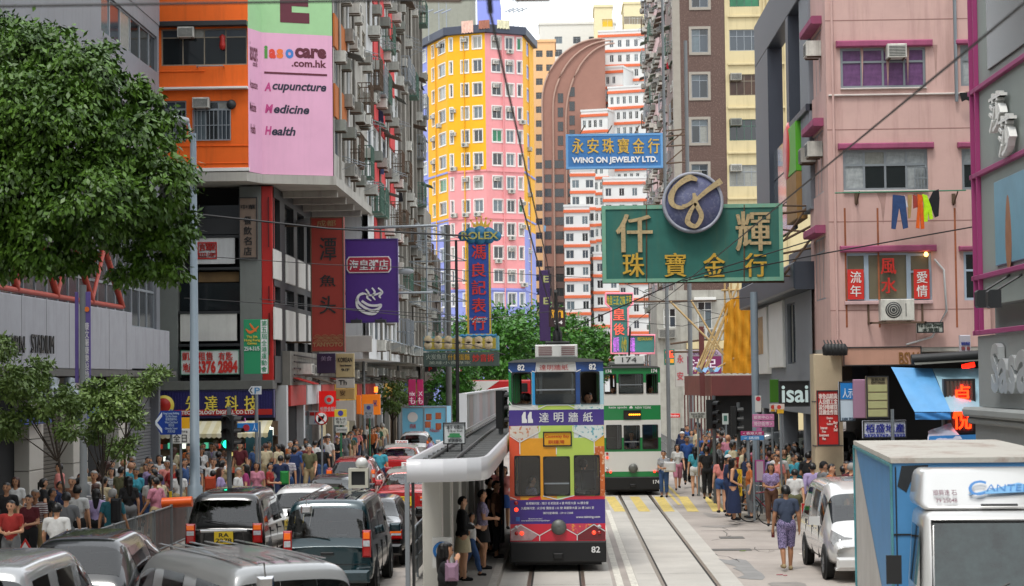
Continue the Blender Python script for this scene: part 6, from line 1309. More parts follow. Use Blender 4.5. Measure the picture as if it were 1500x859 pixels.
flat(T, [(-.62, 1.502), (-.33, 1.502), (-.36, 1.585), (-.58, 1.54)], tre); flat(T, [(.1, 1.502), (.98, 1.502), (.98, 1.56), (.3, 1.585)], tre)
poly_strip(T, [(-.98, 1.56), (-.85, 1.51)], wl); poly_strip(T, [(-.3, 1.58), (0, 1.505), (.35, 1.58)], wl)
flat(T, [(-.98, 3.035), (-.77, 3.035), (-.77, 2.72), (-.98, 2.86)], tfr, -.008); flat(T, [(-.77, 3.035), (-.38, 3.035), (-.38, 2.9), (-.77, 2.7)], tfr, -.009); flat(T, [(.36, 3.035), (.78, 3.035), (.78, 2.7), (.36, 2.9)], tfl, -.009); flat(T, [(.78, 3.035), (.98, 3.035), (.98, 2.85), (.78, 2.72)], tfl, -.008)
poly_strip(T, [(-.98, 2.84), (-.77, 2.7), (-.35, 2.92), (-.35, 3.03)], wl); poly_strip(T, [(.98, 2.84), (.78, 2.7), (.34, 2.92), (.34, 3.03)], wl); poly_strip(T, [(-.77, 2.7), (-.77, 2.45)], wl); poly_strip(T, [(.78, 2.7), (.78, 2.45)], wl); poly_strip(T, [(-.01, 2.44), (-.01, 2.58)], wl)
poly_strip(T, [(-.98, 3.56), (-.93, 3.48), (-.5, 3.38)], wl); poly_strip(T, [(-.5, 3.46), (-.4, 3.38), (-.2, 3.465), (.25, 3.465), (.44, 3.38), (.5, 3.44)], wl); poly_strip(T, [(-.92, 4.15), (-.98, 4.22)], wl)
poly_strip(T, [(-.5, 4.18), (-.42, 4.155), (-.4, 4.355)], wl); poly_strip(T, [(.4, 4.355), (.42, 4.155), (.52, 4.2)], wl)
b = MB()
for k, c in enumerate('達明牆紙'): txt(b, c, -.36+.305*k, 3.11, .2, .2, -.012, .01, 0, .012)
for s in (0, .125): b.poly([(-.72+s, 3.1), (-.615+s, 3.1), (-.615+s, 3.16), (-.64+s, 3.2), (-.64+s, 3.33), (-.68+s, 3.33), (-.72+s, 3.25)][::1], -.013, -.002)
txt(b, '香港陳列室 : 灣仔 杜老誌道 6 號 時發大廈 16 樓全層', -.66, 1.40, 1.3, .055, -.01, .006, 0, .012); txt(b, '九龍陳列室 : 尖沙咀 彌敦道 132 號 美麗華大廈 26 樓 2603 室', -.76, 1.3, 1.52, .055, -.01, .006, 0, .012); txt(b, '陳列室專線 : 2910 2288', -.3, 1.2, .62, .05, -.01, .006, 0, .012)
txt(b, 'www.taiming.com', .38, 1.1, .5, .06, -.01, .006, 0, .015); txt(b, 'Become our fans !\nwww.facebook.com/taimingwallpaper', -.76, 1.05, .6, .075, -.01, .006, 0, .005)
put('lettering', b, wl, T); flat(T, [(-.87, 1.06), (-.79, 1.06), (-.79, 1.15), (-.87, 1.15)], mat('social_blue', '3a66b0', .4), -.01, 'square_logo')
b = MB(); txt(b, '達明牆紙', -.34, 4.19, .6, .12, -.012, .006, 0, 0); put('red_print', b, redp, T)
A = MB(); put('roof_unit', MB().bbox(-.43, .2, 4.46, .46, 1.4, 4.73, .02), tw, T)
for s in (-1, 1):
    for k in range(5): put('louvre', MB().box(.02+s*.24-.14, .185, 4.51+.04*k, .02+s*.24+.14, .199, 4.53+.04*k), mat('louvre_red', '8a6a6a', .6), T)
TR = put('trolley_base', MB().bbox(-.22, .3, 4.74, .3, 1.0, 4.8, .02).lathe([(.1, 4.8), (.1, 5.0), (.06, 5.05), (.05, 5.15)], (.04, .6, 0), 12), blkp, T)
put('trolley_pole', MB().tube([(.04, .6, 5.05), (.02, -1.5, 5.78)], .035, 8), blkp, TR)
b = MB()
P174 = dict(end=[(-W, W, .62, .82, tg), (-W, W, .82, 1.5, tw), (-W, W, 1.5, 1.98, tg), (-W, W, 1.98, 2.58, tw), (-W, W, 2.58, 3.08, tg), (-W, W, 3.08, 3.4, tw), (-W, W, 3.4, 3.85, tw), (-W, W, 3.85, 4.36, tg)], side=[(.62, 1.5, tw), (1.5, 2.4, tg), (2.4, 3.4, tw), (3.4, 4.36, tg)])
T2, _, _ = tram('green and white tram numbered 174 beyond the near tram on the right track', (2.4, 68.4, 0), P174, '174', dict(blind=mat('dark_blind', '2a241c', .5), dest=[('■■■■■■', -.1, 2.74, .4, .05)], dest_ink=mat('amber_leds', 'f0a020', .5, var=0, emit=2)))
b = MB(); txt(b, 'kate spade', -.78, 2.96, .62, .1, -.01, .006, 0, .01); txt(b, '♠', -.08, 2.95, .12, .12, -.01, .006, 0, .02); txt(b, 'NEW YORK', .12, 2.96, .55, .08, -.01, .006, 0, .01); put('lettering', b, wl, T2)
o = put('number_board', MB().bbox(-.55, .3, 4.5, .45, .36, 4.78, .01), tw, T2); b = MB(); txt(b, '174', -.3, 4.56, .5, .17, .28, .01, 0, .0); put('lettering', b, bl, o)
put('roof_unit', MB().bbox(-.7, 1.0, 4.45, .5, 2.4, 4.6, .03), mat('dull_cap_metal'), T2)
put('trolley_pole', MB().tube([(0, 2, 4.7), (-.02, -.2, 5.75)], .035, 8), blkp, T2)

strip('tram_platform', -2.95, -1.27, 30, 75, .17, mat('platform_concrete', '8c8881', .85, var=.15, sc=1.5, speck=.2, dirt='6a6660'), thick=.2)
kerbline([(-1.27, 30), (-1.27, 75)], 'platform_edge', .14, .178, 1); kerbline([(-2.95, 75), (-2.95, 30)], 'platform_edge', .14, .178, 1)
T = thing('tram_stop_shelter', 'white tram stop shelter with curved roof edge beside the colourful tram', 'shelter', (0, 0, 0)); wsh = mat('shelter_white', 'cfd0d4', .4, var=.04, coat=.2)
ed = [(-1.14, 80), (-1.14, 31.6), (-1.16, 31.0), (-1.24, 30.55), (-1.45, 30.3), (-1.8, 30.15), (-2.15, 30.1), (-2.35, 30.1), (-2.35, 80)]
def fascia(pts, z0, z1, th=.06):
    b = MB(); P = [Vector((x, y, 0)) for x, y in pts]
    for i in range(len(P)-1):
        a, c = P[i], P[i+1]; n_ = Vector((-(c-a).y, (c-a).x, 0)).normalized()*(-th)
        b.add([(*a[:2], z0), (*c[:2], z0), (*c[:2], z1), (*a[:2], z1), (a.x+n_.x, a.y+n_.y, z0), (c.x+n_.x, c.y+n_.y, z0), (c.x+n_.x, c.y+n_.y, z1), (a.x+n_.x, a.y+n_.y, z1)], [(3, 2, 1, 0), (4, 5, 6, 7), (0, 1, 5, 4), (2, 3, 7, 6)], 0, True)
    return b
put('roof_fascia', fascia(ed, 2.47, 2.82), wsh, T)
n = len(ed); b = MB(); b.add([(x, y, 2.62) for x, y in ed]+[(x, y, 2.66) for x, y in ed], [tuple(range(n-1, -1, -1)), tuple(range(n, 2*n))]); put('roof_deck', b, mat('shelter_roof_grey', '55585a', .7, var=.3, sc=2), T)
for k in range(34): y = 31.5+k*1.2; put('roof_rib', MB().box(-2.28, y, 2.665, -1.22, y+.07, 2.74), mat('roof_rib_grey', '6f7070', .6), T)
for x in (-1.7, -2.1): put('cable_duct', MB().tube([(x, 31, 2.75), (x-.05, 50, 2.76), (x, 79, 2.75)], .035, 6), blkp, T)
for k in range(9):
    y = 33.2+k*3.1; put('column', MB().bbox(-2.34, y, .17, -2.02, y+.5, 2.6, .03), mat('shelter_cream_column', 'c4c2ba', .5, var=.05), T)
    if k: put('back_panel', MB().box(-2.3, y-2.5, .5, -2.26, y-.05, 2.3), mat('shelter_dark_panel', '2a2c2e', .3), T)
put('post', MB().box(-2.55, 32.2, .17, -2.48, 32.35, 2.5), alu, T); put('post', MB().box(-2.44, 32.2, .17, -2.4, 32.35, 2.5), blkp, T)
put('notice_panel', MB().bbox(-2.1, 32.0, 1.0, -1.78, 32.05, 1.5, .01), tw, T); put('notice_disc', MB().lathe([(.1, 0), (.15, 0), (.15, .01)], (-1.94, 31.98, 1.28), 20, 0, 'y'), mat('notice_blue', '2070b8', .4), T)
R_ = thing('platform_railing', 'grey metal railing along the road side of the tram platform', 'railing')
for z in (.6, .9, 1.2): put('rail', MB().tube([(-2.85, 38.5, z), (-2.85, 74, z)], .025, 6), steel, R_)
put('railing_end', MB().tube([(-2.85, 38.5, 1.2), (-2.85, 38.2, 1.1), (-2.85, 38.1, .8), (-2.85, 38.1, .17)], .03, 8), steel, R_)
for k in range(18): put('rail_post', MB().tube([(-2.85, 39+2*k, .17), (-2.85, 39+2*k, 1.2)], .025, 6), steel, R_)
put('mesh_panel', MB().box(-2.86, 38.5, .3, -2.855, 48, 1.15), mat('railing_panel', '8c9094', .5, metal=.3), R_)
A = thing('roof_advertising_panel', 'long pale ribbed advertising panel standing on the tram stop roof', 'billboard')
for k in range(20): y = 46+k*2; put('panel', MB().bbox(-2.32, y+.03, 2.88, -2.22, y+1.97, 3.66, .01), mat(['panel_pale', 'panel_pale_pink', 'panel_pale_grey'][k % 3], ['b4b0b4', 'b49c9c', 'a4a4a8'][k % 3], .4, var=.15), A)
put('frame', MB().box(-2.36, 45.95, 2.87, -2.18, 46.02, 3.7).box(-2.36, 46.02, 3.66, -2.18, 86, 3.7), wsh, A)
sign('notice', 'white stop sign with a green tram picture on the tram stop roof', 36, (649, 619, 682, 651), mat('panel_white', 'ccd0d0', .5), [('灣仔 地鐵站', 654, 623, 678, 629, bl), ('O\'Brien Road', 656, 630, 677, 633, bl), ('軍器廠街', 656, 643, 677, 648, bl)], dark, .05, fw=.02, dep=.012)
F = FY(35.98); x, z, w_, h_ = F.rc(656, 635, 676, 641); g = thing('tram_pictogram', 'small green tram silhouette plate fixed on the white stop sign', 'pictogram', F.at(x, z, .02))
put('plate', MB().box(0, 0, 0, w_, .01, h_*.4).box(.03, 0, h_*.4, w_-.03, .01, h_), tg, g)
for u in (655, 676): a = F.px(u, 651); put('sign_leg', MB().tube([(a[0], 36.1, 2.66), (a[0], 36.1, a[1]+.3)], .015, 6), blkp, None, label='thin %s leg holding the white stop sign on the shelter roof' % ('left' if u == 655 else 'right'), cat='post')

vehicle('parked_van', 'silver van in the foreground turning across the lane', 'van', (-2.98, 22.3), R(28), paint('silver', '8f9192', .3), sy=1.0, cat='van', glass=cgl2, plate=None)
vehicle('estate_car', 'pale grey people carrier at the bottom left corner', 'mpv', (-7.15, 23.6), 0, paint('pale_grey', '9c9ea0'), cat='car', glass=cgl2)
vehicle('suv', 'dark grey SUV with clear tail lamps and roof spoiler', 'hatch', (-7.5, 30.2), 0, paint('dark_grey', '1c1e21'), sx=1.08, sz=1.1, sy=1.12, lamps='low', clear=True)
vehicle('people_carrier', 'black people carrier with yellow RA 2278 number plate', 'mpv', (-7.15, 42), 0, paint('black', '08080a'), sz=.91, plate='RA\n2278', garnish=.86, lamps='mid', pz=.62)
vehicle('hatchback', 'white hatchback between the black people carrier and the teal van', 'hatch', (-6.25, 47), 0, paint('white', 'cfcfcd'), plate='SB\n6804', lamps='mid')
vehicle('passenger_van', 'dark teal van with curtained rear window in the middle of the queue', 'van', (-4.38, 37), 0, paint('teal', '0c3038'), sz=.93, cat='van', glass=cgl2, plate=None)
vehicle('sedan', 'black sedan just ahead of the teal van by the tram stop', 'sedan', (-4.25, 42.8), 0, paint('black'), lamps='low', plate=None)
vehicle('coupe', 'dark car with glinting windows behind the white hatchback', 'sedan', (-6.55, 55), 0, paint('graphite', '24282c'), sz=.93, lamps='low')
vehicle('hatchback', 'dark red hatchback with yellow plate ahead of the dark car', 'hatch', (-6.9, 65), 0, paint('dark_red', '8c1418'), plate='LW 167', lamps='mid', pz=.75)
TX = []
for lab, X_, Y_, pl, rf in (('red taxi with white roof waiting beside the tram stop', -4.35, 54.8, 'TL\n1009', 1), ('red taxi farther up the queue ahead of the dark red hatchback', -6.3, 76, 'KD 2145', 1)):
    t = vehicle('taxi', lab, 'sedan', (X_, Y_), 0, paint('taxi_red', 'b01418'), roof=None, plate=pl, lamps='low', cat='taxi', glass=cgl2, bump=mat('grey_bumper', '303234', .5), sz=1.04)
    put('roof_panel', MB().poly([(-.52, 1.38), (.52, 1.38), (.6, 1.44), (.54, 1.52), (.3, 1.545), (-.3, 1.545), (-.54, 1.52), (-.6, 1.44)], 1.38, 3.1), paint('taxi_white', 'c8ccc8'), t)
    o = put('taxi_sign', MB().bbox(-.25, 0, 0, .25, .12, .13, .02), wl, t, (0, 2.2, 1.55)); b = MB(); txt(b, 'TAXI', -.2, .03, .4, .08, -.01, .008, 0, .02); put('taxi_lettering', b, rl, o)
    put('boot_badge', MB().lathe([(0, -.02), (.12, -.01), (.12, .02)], (-.55, -.02, .72), 14, 0, 'y'), mat('green_badge', '2c7a50', .5), t)
vehicle('estate_car', 'white van-like estate car in front of the blue delivery truck', 'hatch', (-7.0, 94), 0, paint('white'), sz=1.05, lamps='mid', cat='car')
vehicle('side_street_van', 'grey van parked across behind the right hand crowd', 'van', (10.6, 71.5), R(88), paint('van_grey', '6f7478', .35), cat='van', sz=1.05)
def wheels(T, ys, W, r=1.1):
    ty, rm = wheel_mesh()
    for y in ys:
        for s in (-1, 1): w_ = link('wheel', None, T, (s*(W-.1), y, .318*r)); w_.scale = (1.3, r, r); link('tyre', ty, w_); link('rim', rm, w_)

T = thing('delivery_truck', 'delivery truck with light blue food advert on its rear doors', 'truck', (-7.25, 105, 0))
put('cargo_box', MB().box(-1.15, 0, .7, 1.15, 5, 2.62), mat('truck_pale_blue', '6fb4d0', .4, var=.06), T); put('box_frame', MB().box(-1.2, -.04, 2.58, 1.2, -.001, 2.66).box(-1.2, -.04, .7, -1.14, -.001, 2.575).box(1.14, -.04, .7, 1.2, -.001, 2.575).box(-.03, -.04, .7, .03, -.001, 2.575), alu, T)
put('door_logo', MB().lathe([(0, -.02), (.27, -.02)], (-.6, -.01, 2.1), 20, 0, 'y'), tw, T); b = MB(); txt(b, '四洲', -.75, 1.5, .3, .25, -.03, .01, 0, .02); txt(b, 'Nissin', .3, 1.3, .5, .2, -.03, .01); put('lettering', b, redp, T)
for (x, z) in ((.25, 2.1), (.75, 2.15), (.2, 1.7), (.75, 1.6)): put('food_picture', MB().bbox(x-.15, -.03, z-.17, x+.15, -.002, z+.17, .05), mat('food_orange', 'b86038', .5, var=.4), T)
put('cab', MB().bbox(-1, 5.1, .5, 1, 6.6, 2.1, .1), tw, T); put('chassis', MB().box(-.9, .2, .4, .9, 6, .69), blkp, T); wheels(T, (1.1, 5.6), 1.0)
T = thing('double_decker_bus', 'red and white double decker bus crossing in front of the trees', 'bus', (0, 148, 0))
put('body', MB().bbox(-7.3, 0, .4, -2.2, 2.5, 4.0, .1), mat('bus_red', 'b81c20', .35, var=.05), T); put('white_panel', MB().poly([(-7.31, 3.0), (-6.0, 3.0), (-4.6, 3.95), (-7.31, 3.95)], -.03, -.002), tw, T)
for (x0, x1, z0, z1) in ((-3.7, -2.5, 3.1, 3.75), (-5.6, -4.2, 1.3, 2.1), (-7.0, -5.8, 1.3, 2.1), (-4, -2.5, 1.3, 2.1)): put('bus_window', MB().bbox(x0, -.04, z0, x1, -.002, z1, .02), dgl, T)
b = MB(); txt(b, '全線高息點', -6.1, 2.35, 3.6, .5, -.04, .02, 0, .02); put('lettering', b, wl, T); 
for x in (-6.3, -3.2): put('wheel', MB().lathe([(0, -.02), (.3, -.03), (.48, 0), (.48, .25)], (x, 0, .5), 18, 0, 'y'), rub, T)

b = cached('x', lambda: 0); T = thing('roof_light_unit', 'cream metal box with a white globe on top standing on the teal van roof', 'light unit', (-4.15, 40.5, 1.84))
put('housing', MB().box(-.2, 0, 0, .2, .3, .06).box(-.2, 0, .34, .2, .3, .4).box(-.2, 0, .06, -.14, .3, .34).box(.14, 0, .06, .2, .3, .34), mat('cream_metal', 'c4c0b0', .5), T); put('dark_louvre', MB().box(-.139, .05, .061, .139, .29, .339), blkp, T)
put('globe', MB().lathe([(0, .62), (.08, .6), (.13, .52), (.12, .44), (.07, .41), (0, .41)], (.06, .15, 0), 16), tw, T)

for o_ in [q for q in bpy.data.objects if q.get('category') == 'van']:
    hz = 1.98*(.93 if 'teal' in o_['label'] else 1.05 if 'grey van' in o_['label'] else 1)
    for k in range(6): put('roof_rib', MB().bbox(-.5+.2*k-.02, .45, 0, -.5+.2*k+.02, 3.6, .01, .003), [c for c in o_.children if c.name.startswith('body')][0].data.materials[0], o_, (0, 0, hz-.004))
    put('tailgate_seam', MB().box(-.74, -.012, .62, .74, .02, .632), blkp, o_); put('tailgate_handle', MB().bbox(-.12, -.03, .8, .12, .02, .85, .01), blkp, o_)
    put('parking_mirror', MB().tube([(-.38, .2, 1.98), (-.38, .02, 2.0), (-.38, -.02, 1.86)], .012, 5).bbox(-.48, -.05, 1.7, -.28, -.01, 1.86, .03), chr_, o_, (0, 0, hz-1.98))
T = vehicle('people_carrier', 'white people carrier facing the camera at the side street mouth', 'mpv', (6.05, 43.6), pi, paint('pearl_white', 'd4d4d2', .18), cat='car', sx=1.07, sy=1.02, glass=cgl2)
Lc = 4.72*1.02
def fr(name, pts, m, dy=.06, T=T): put(name, MB().poly([(-x, z) for x, z in pts], -dy, .05), m, T, (0, Lc-.02, 0), pi)
def frb(name, x0, z0, x1, z1, m, y=0, T=T, b_=.02): put(name, MB().bbox(x0, -.06, z0, x1, .15, z1, b_), m, T, (0, Lc-.04+y, 0), pi)
frb('grille', -.42, .62, .42, .86, chr_, -.02)
for k in range(4): frb('grille_bar', -.4, .65+.05*k, .4, .675+.05*k, blkp, .01, b_=.005)
for s in (-1, 1):
    put('headlight', MB().poly([(s*.45, .68), (s*.8, .66), (s*.86, .8), (s*.82, 1.0), (s*.6, .88), (s*.45, .86)], -.03, .25), clr_l, T, (0, Lc-.16, 0), pi)
    put('headlamp_lens', MB().lathe([(0, -.02), (.06, -.01), (.07, .03)], (s*.68, -.02, .78), 14, 0, 'y'), chr_, T, (0, Lc-.16, 0), pi); frb('fog_lamp', s*.62-.12, .36, s*.62+.12, .48, chr_)
frb('lower_intake', -.5, .3, .4, .46, blkp); frb('bumper', -.8, .24, .8, .3, paint('pearl_white'))

T = thing('box_truck', 'light blue and white box truck with rusty roof facing the camera at the right edge', 'truck', (5.18, 28.7, 0), pi-R(4.5))
bt = mat('truck_blue_panel', '4c8cc0', .5, var=.1, sc=2, streak=.15, dirt='38506a'); wt = mat('truck_white_panel', 'bdb9b4', .6, var=.12, sc=2, streak=.3, dirt='7a6a5c'); Wt = .98; ZT = 3.07
rust_roof = mat('rusty_white_roof', 'bdb9b0', .7, var=.15, sc=1.2, speck=0, streak=0)
_t = rust_roof.node_tree; _b = _t.nodes['Principled BSDF']; _n = _t.nodes.new('ShaderNodeTexNoise'); _n.inputs['Scale'].default_value = 1.3; _n.inputs['Detail'].default_value = 9; _n.inputs['Roughness'].default_value = .75
_c = _t.nodes.new('ShaderNodeTexCoord'); _m = _t.nodes.new('ShaderNodeMapping'); _m.inputs['Scale'].default_value = (1.1, .5, 1); _t.links.new(_c.outputs['Object'], _m.inputs[0]); _t.links.new(_m.outputs[0], _n.inputs['Vector'])
_r = _t.nodes.new('ShaderNodeValToRGB'); _r.color_ramp.elements[0].position = .5; _r.color_ramp.elements[0].color = lin('bdb9b0'); _r.color_ramp.elements[1].position = .78; _r.color_ramp.elements[1].color = lin('7a4428'); _t.links.new(_n.outputs[0], _r.inputs[0]); _t.links.new(_r.outputs[0], _b.inputs['Base Color'])

Lb = 6.2
put('cargo_box', MB().box(-Wt, 0, .95, Wt, Lb, ZT-.06), bt, T); put('box_roof', MB().bbox(-Wt-.02, -.02, ZT-.058, Wt+.02, Lb+.02, ZT, .02), rust_roof, T)
for s in (1,):   # white slanted area on the visible side, 3 mm proud
    put('white_side_area', MB().add([(Wt+.004, 0, .95), (Wt+.004, 0, ZT-.1), (Wt+.004, .25, ZT-.1), (Wt+.004, Lb*.93, .95)], [(3, 2, 1, 0)]), wt, T)
b = MB()
for y in (0, Lb): b.box(Wt+.006, y-.03, .95, Wt+.03, y+.03, ZT-.07)
b.box(Wt+.006, 0.03, ZT-.1, Wt+.03, Lb-.03, ZT-.065).box(Wt+.006, 0.03, .95, Wt+.03, Lb-.03, 1.0); put('corner_trim', b, mat('teal_trim', '4c8c94', .6, var=.3), T)
put('front_seam', MB().box(-Wt, Lb+.002, 2.2, Wt, Lb+.012, 2.22).box(Wt-.04, Lb+.002, 1, Wt-.025, Lb+.012, ZT-.1), blkp, T); put('scorch_patch', MB().poly([(-Wt+.05, 2.75), (-Wt+.1, 2.98), (-Wt+.4, 2.99), (-Wt+.35, 2.86), (-Wt+.2, 2.8), (-Wt+.15, 2.68)], -.004, -.002), mat('dark_stain', '2c3034', .8, var=.4), T, (0, Lb, 0), pi)
cw = paint('cab_white', 'c8c8c6', .3)
def cabsec(y, z0, z1, w0, w1): return [(-w0, y, z0), (w0, y, z0), (w1, y, z1), (-w1, y, z1)]
def loftbox(rings, m, nm, sub=2):
    v = [p for r in rings for p in r]; n = len(rings[0]); f = [tuple(range(n))[::-1], tuple(range(len(v)-n, len(v)))]
    for i in range(len(rings)-1):
        for j in range(n): f.append((i*n+j, i*n+(j+1) % n, (i+1)*n+(j+1) % n, (i+1)*n+j))
    me = bpy.data.meshes.new('t'); me.from_pydata(v, [], f); me.update()
    e = evaluated(me, [('BEVEL', dict(width=.09, segments=4, limit_method='ANGLE'))]); e.materials.append(m); e.polygons.foreach_set('use_smooth', [True]*len(e.polygons))
    return link(nm, e, T)
loftbox([[(-.86, Lb+.25, .7), (.86, Lb+.25, .7), (.86, Lb+1.9, .7), (-.86, Lb+1.9, .7)], [(-.86, Lb+.25, 1.75), (.86, Lb+.25, 1.75), (.85, Lb+1.92, 1.75), (-.85, Lb+1.92, 1.75)], [(-.8, Lb+.3, 2.56), (.8, Lb+.3, 2.56), (.78, Lb+1.5, 2.56), (-.78, Lb+1.5, 2.56)]], cw, 'cab')
put('windscreen', MB().add([(-.74, Lb+1.94, 1.78), (.74, Lb+1.94, 1.78), (.7, Lb+1.585, 2.45), (-.7, Lb+1.585, 2.45)], [(0, 1, 2, 3)]), mat('truck_windscreen', '2a3838', .04, var=.7, sc=4, spec=.7), T)  # mottled colour stands in for reflections on the glass
put('screen_rubber', MB().tube([(-.76, Lb+1.945, 1.76), (.76, Lb+1.945, 1.76), (.72, Lb+1.575, 2.47), (-.72, Lb+1.575, 2.47), (-.76, Lb+1.945, 1.76)], .02, 6), blkp, T)
put('side_glass', MB().add([(.868, Lb+.6, 1.78), (.868, Lb+1.7, 1.78), (.83, Lb+1.4, 2.4), (.83, Lb+.6, 2.4)], [(3, 2, 1, 0)]), dgl, T)
loftbox([[(-.84, Lb+.3, 2.57), (.84, Lb+.3, 2.57), (.82, Lb+1.35, 2.57), (-.82, Lb+1.35, 2.57)], [(-.8, Lb+.2, 2.98), (.8, Lb+.2, 2.98), (.68, Lb+.75, 2.98), (-.68, Lb+.75, 2.98)]], cw, 'wind_deflector')
sl = math.atan2(.41, .6)
o = link('deflector_lettering', None, T, (-.02, Lb+1.37, 2.58), pi); o.rotation_euler = (-(pi/2-sl)+0.0, 0, pi)
b = MB(); txt(b, 'ANTER', -.12, .28, .46, .11, -.03, .012, 0, 0, .2); txt(b, 'C', -.3, .2, .2, .26, -.03, .012, 0, .01, .25); put('lettering', b, mat('letter_blue_outline', '3c7cbc', .4), o); put('blue_wedge', MB().poly([(-.32, .22), (.45, .28), (.42, .33), (.24, .43), (-.05, .32)], -.022, -.018), mat('wedge_blue', '70a8d4', .4), o)
b = MB(); txt(b, '順興速 石', -.68, .2, .25, .1, -.03, .01); txt(b, '79 25048', -.66, .08, .22, .07, -.03, .01); put('lettering', b, mat('maroon_ink', '6a3848', .5), o)
put('intake_slot', MB().bbox(-.2, -.025, .04, .18, -.01, .065, .005), blkp, o)
put('lower_dash', MB().bbox(-.72, -.06, 0, .72, 0, .16, .02), blkp, T, (0, Lb+1.9, 1.58), pi)
for x in (-.35, .3): put('wiper', MB().tube([(x, Lb+1.95, 1.72), (x-.32, Lb+1.9, 1.86)], .012, 5), blkp, T)
put('door_mirror', MB().bbox(1.04, Lb+1.55, 1.82, 1.2, Lb+1.6, 2.12, .03).tube([(.86, Lb+1.7, 1.6), (1.13, Lb+1.58, 1.66), (1.13, Lb+1.58, 1.8)], .015, 6), blkp, T)
put('chassis', MB().box(-.6, .2, .5, .6, Lb+1.8, .94), blkp, T); wheels(T, (1.4, Lb+1.1), .95, 1.25)
put('red_tassel', MB().lathe([(0, .0), (.03, -.05), (.02, -.2), (0, -.22)], (-.05, Lb+1.5, 2.4), 8), redp, T)

def leafmat(name, a, b_, rough=.45):
    m = bpy.data.materials.new(name); m.use_nodes = True; t = m.node_tree; p = t.nodes['Principled BSDF']; L = t.links
    c = t.nodes.new('ShaderNodeTexCoord'); n = t.nodes.new('ShaderNodeTexNoise'); n.inputs['Scale'].default_value = 1.6; n.inputs['Detail'].default_value = 8; n.inputs['Roughness'].default_value = .8
    r = t.nodes.new('ShaderNodeValToRGB'); r.color_ramp.elements[0].position = .35; r.color_ramp.elements[0].color = lin(a); r.color_ramp.elements[1].position = .68; r.color_ramp.elements[1].color = lin(b_)
    L.new(c.outputs['Object'], n.inputs['Vector']); L.new(n.outputs[0], r.inputs[0]); L.new(r.outputs[0], p.inputs['Base Color'])
    p.inputs['Roughness'].default_value = rough; p.inputs['Transmission Weight'].default_value = 0; p.inputs['Specular IOR Level'].default_value = .4
    return m
bark = mat('tree_bark', '4a4038', .9, var=.3, sc=6, bump=.6)
def crown(blobs, n, ls, seed, droop=.3, lw=.42):
    r = np.random.default_rng(seed); V = []; tot = sum(b[3]**2 for b in blobs)
    for (x, y, z, R0) in blobs:
        k = int(n*R0**2/tot); kc = max(6, k//55); d = r.normal(size=(kc, 3)); d /= np.linalg.norm(d, axis=1)[:, None]
        c = np.array([x, y, z])+d*(R0*(.55+.45*r.random((kc, 1))**.5))*np.array([1, 1, .85])
        i = r.integers(0, kc, k); p = c[i]+r.normal(size=(k, 3))*np.array([1, 1, .7])*max(.08, R0*.15)
        out = p-np.array([x, y, z]); out /= np.maximum(np.linalg.norm(out, axis=1)[:, None], 1e-3)
        a = out*.5+r.normal(size=(k, 3))*.55; a[:, 2] -= droop; a /= np.linalg.norm(a, axis=1)[:, None]
        up = out*.7+r.normal(size=(k, 3))*.5+np.array([0, 0, .5]); s = np.cross(a, up); s /= np.maximum(np.linalg.norm(s, axis=1)[:, None], 1e-3)
        L = (ls*(.45+1.0*r.random(k)))[:, None]; V.append(np.stack([p, p+a*L*.5+s*L*lw, p+a*L, p+a*L*.5-s*L*lw], 1))
    v = np.concatenate(V).reshape(-1, 3); N = len(v)//4
    me = bpy.data.meshes.new('crown'); me.vertices.add(len(v)); me.vertices.foreach_set('co', v.ravel()); me.loops.add(4*N); me.loops.foreach_set('vertex_index', np.arange(4*N, dtype=np.int32))
    me.polygons.add(N); me.polygons.foreach_set('loop_start', np.arange(0, 4*N, 4, dtype=np.int32)); me.update(calc_edges=True); return me
def tree(label, base, path, limbs, blobs, n, ls, m, seed, r0=.09, name='street_tree', droop=.3, group=None, lw=.42):
    T = thing(name, label, 'tree', base, group=group); put('trunk', MB().tube(path, r0, 10, r2=r0*.45), bark, T)
    for l in limbs: put('limb', MB().tube(l, r0*.5, 6, r2=r0*.12), bark, T)
    me = crown(blobs, n, ls, seed, droop, lw); me.materials.append(m); link('crown', me, T); return T
lg1 = leafmat('big_tree_leaf', '1a340c', '60862a'); lg2 = leafmat('willow_leaf', '3a5420', '86a054'); lg3 = leafmat('bright_park_leaf', '1c4a12', '5c9a34')
bx, by = -13.2, 37.5; bb = []; rr = random.Random(5)
for (u, v, Y, r) in ((40, 90, 37, .75), (110, 120, 36.5, .8), (20, 170, 36, 1.0), (170, 140, 37, .55), (90, 200, 36, 1.0), (180, 210, 36.5, .75), (235, 190, 37, .42), (30, 270, 36, 1.0), (130, 290, 36, 1.0), (220, 270, 36.5, .75), (250, 330, 37, .5), (60, 350, 36, .75), (230, 370, 36.8, .5), (190, 340, 37.5, .5), (0, 90, 38, 1.0), (-40, 200, 37, 1.3), (-40, 330, 37, 1.0), (110, 370, 36.5, .45), (10, 370, 36.2, .55), (260, 255, 37, .3), (150, 80, 37.4, .3), (215, 140, 37.2, .3), (245, 400, 37, .28), (85, 60, 37.2, .35), (180, 400, 37, .25)):
    p = PY(u, v, Y); bb.append((p.x-bx, p.y-by, p.z, r))
tree('large dense dark green tree filling the upper left of the street', (bx, by, 0), [(0, 0, 0), (.0, 0, 2.5), (.3, -.2, 4.9), (1.4, -.3, 7.0)], [[(1.4, -.3, 6.9), (b[0]*.5+.7, b[1]*.5, max(7.1, b[2]*.8+.6)), (b[0], b[1], b[2]-.2)] for b in bb[1:10]], bb, 80000, .13, lg1, 3, .24, 'leafy_tree', droop=.75, lw=.24)
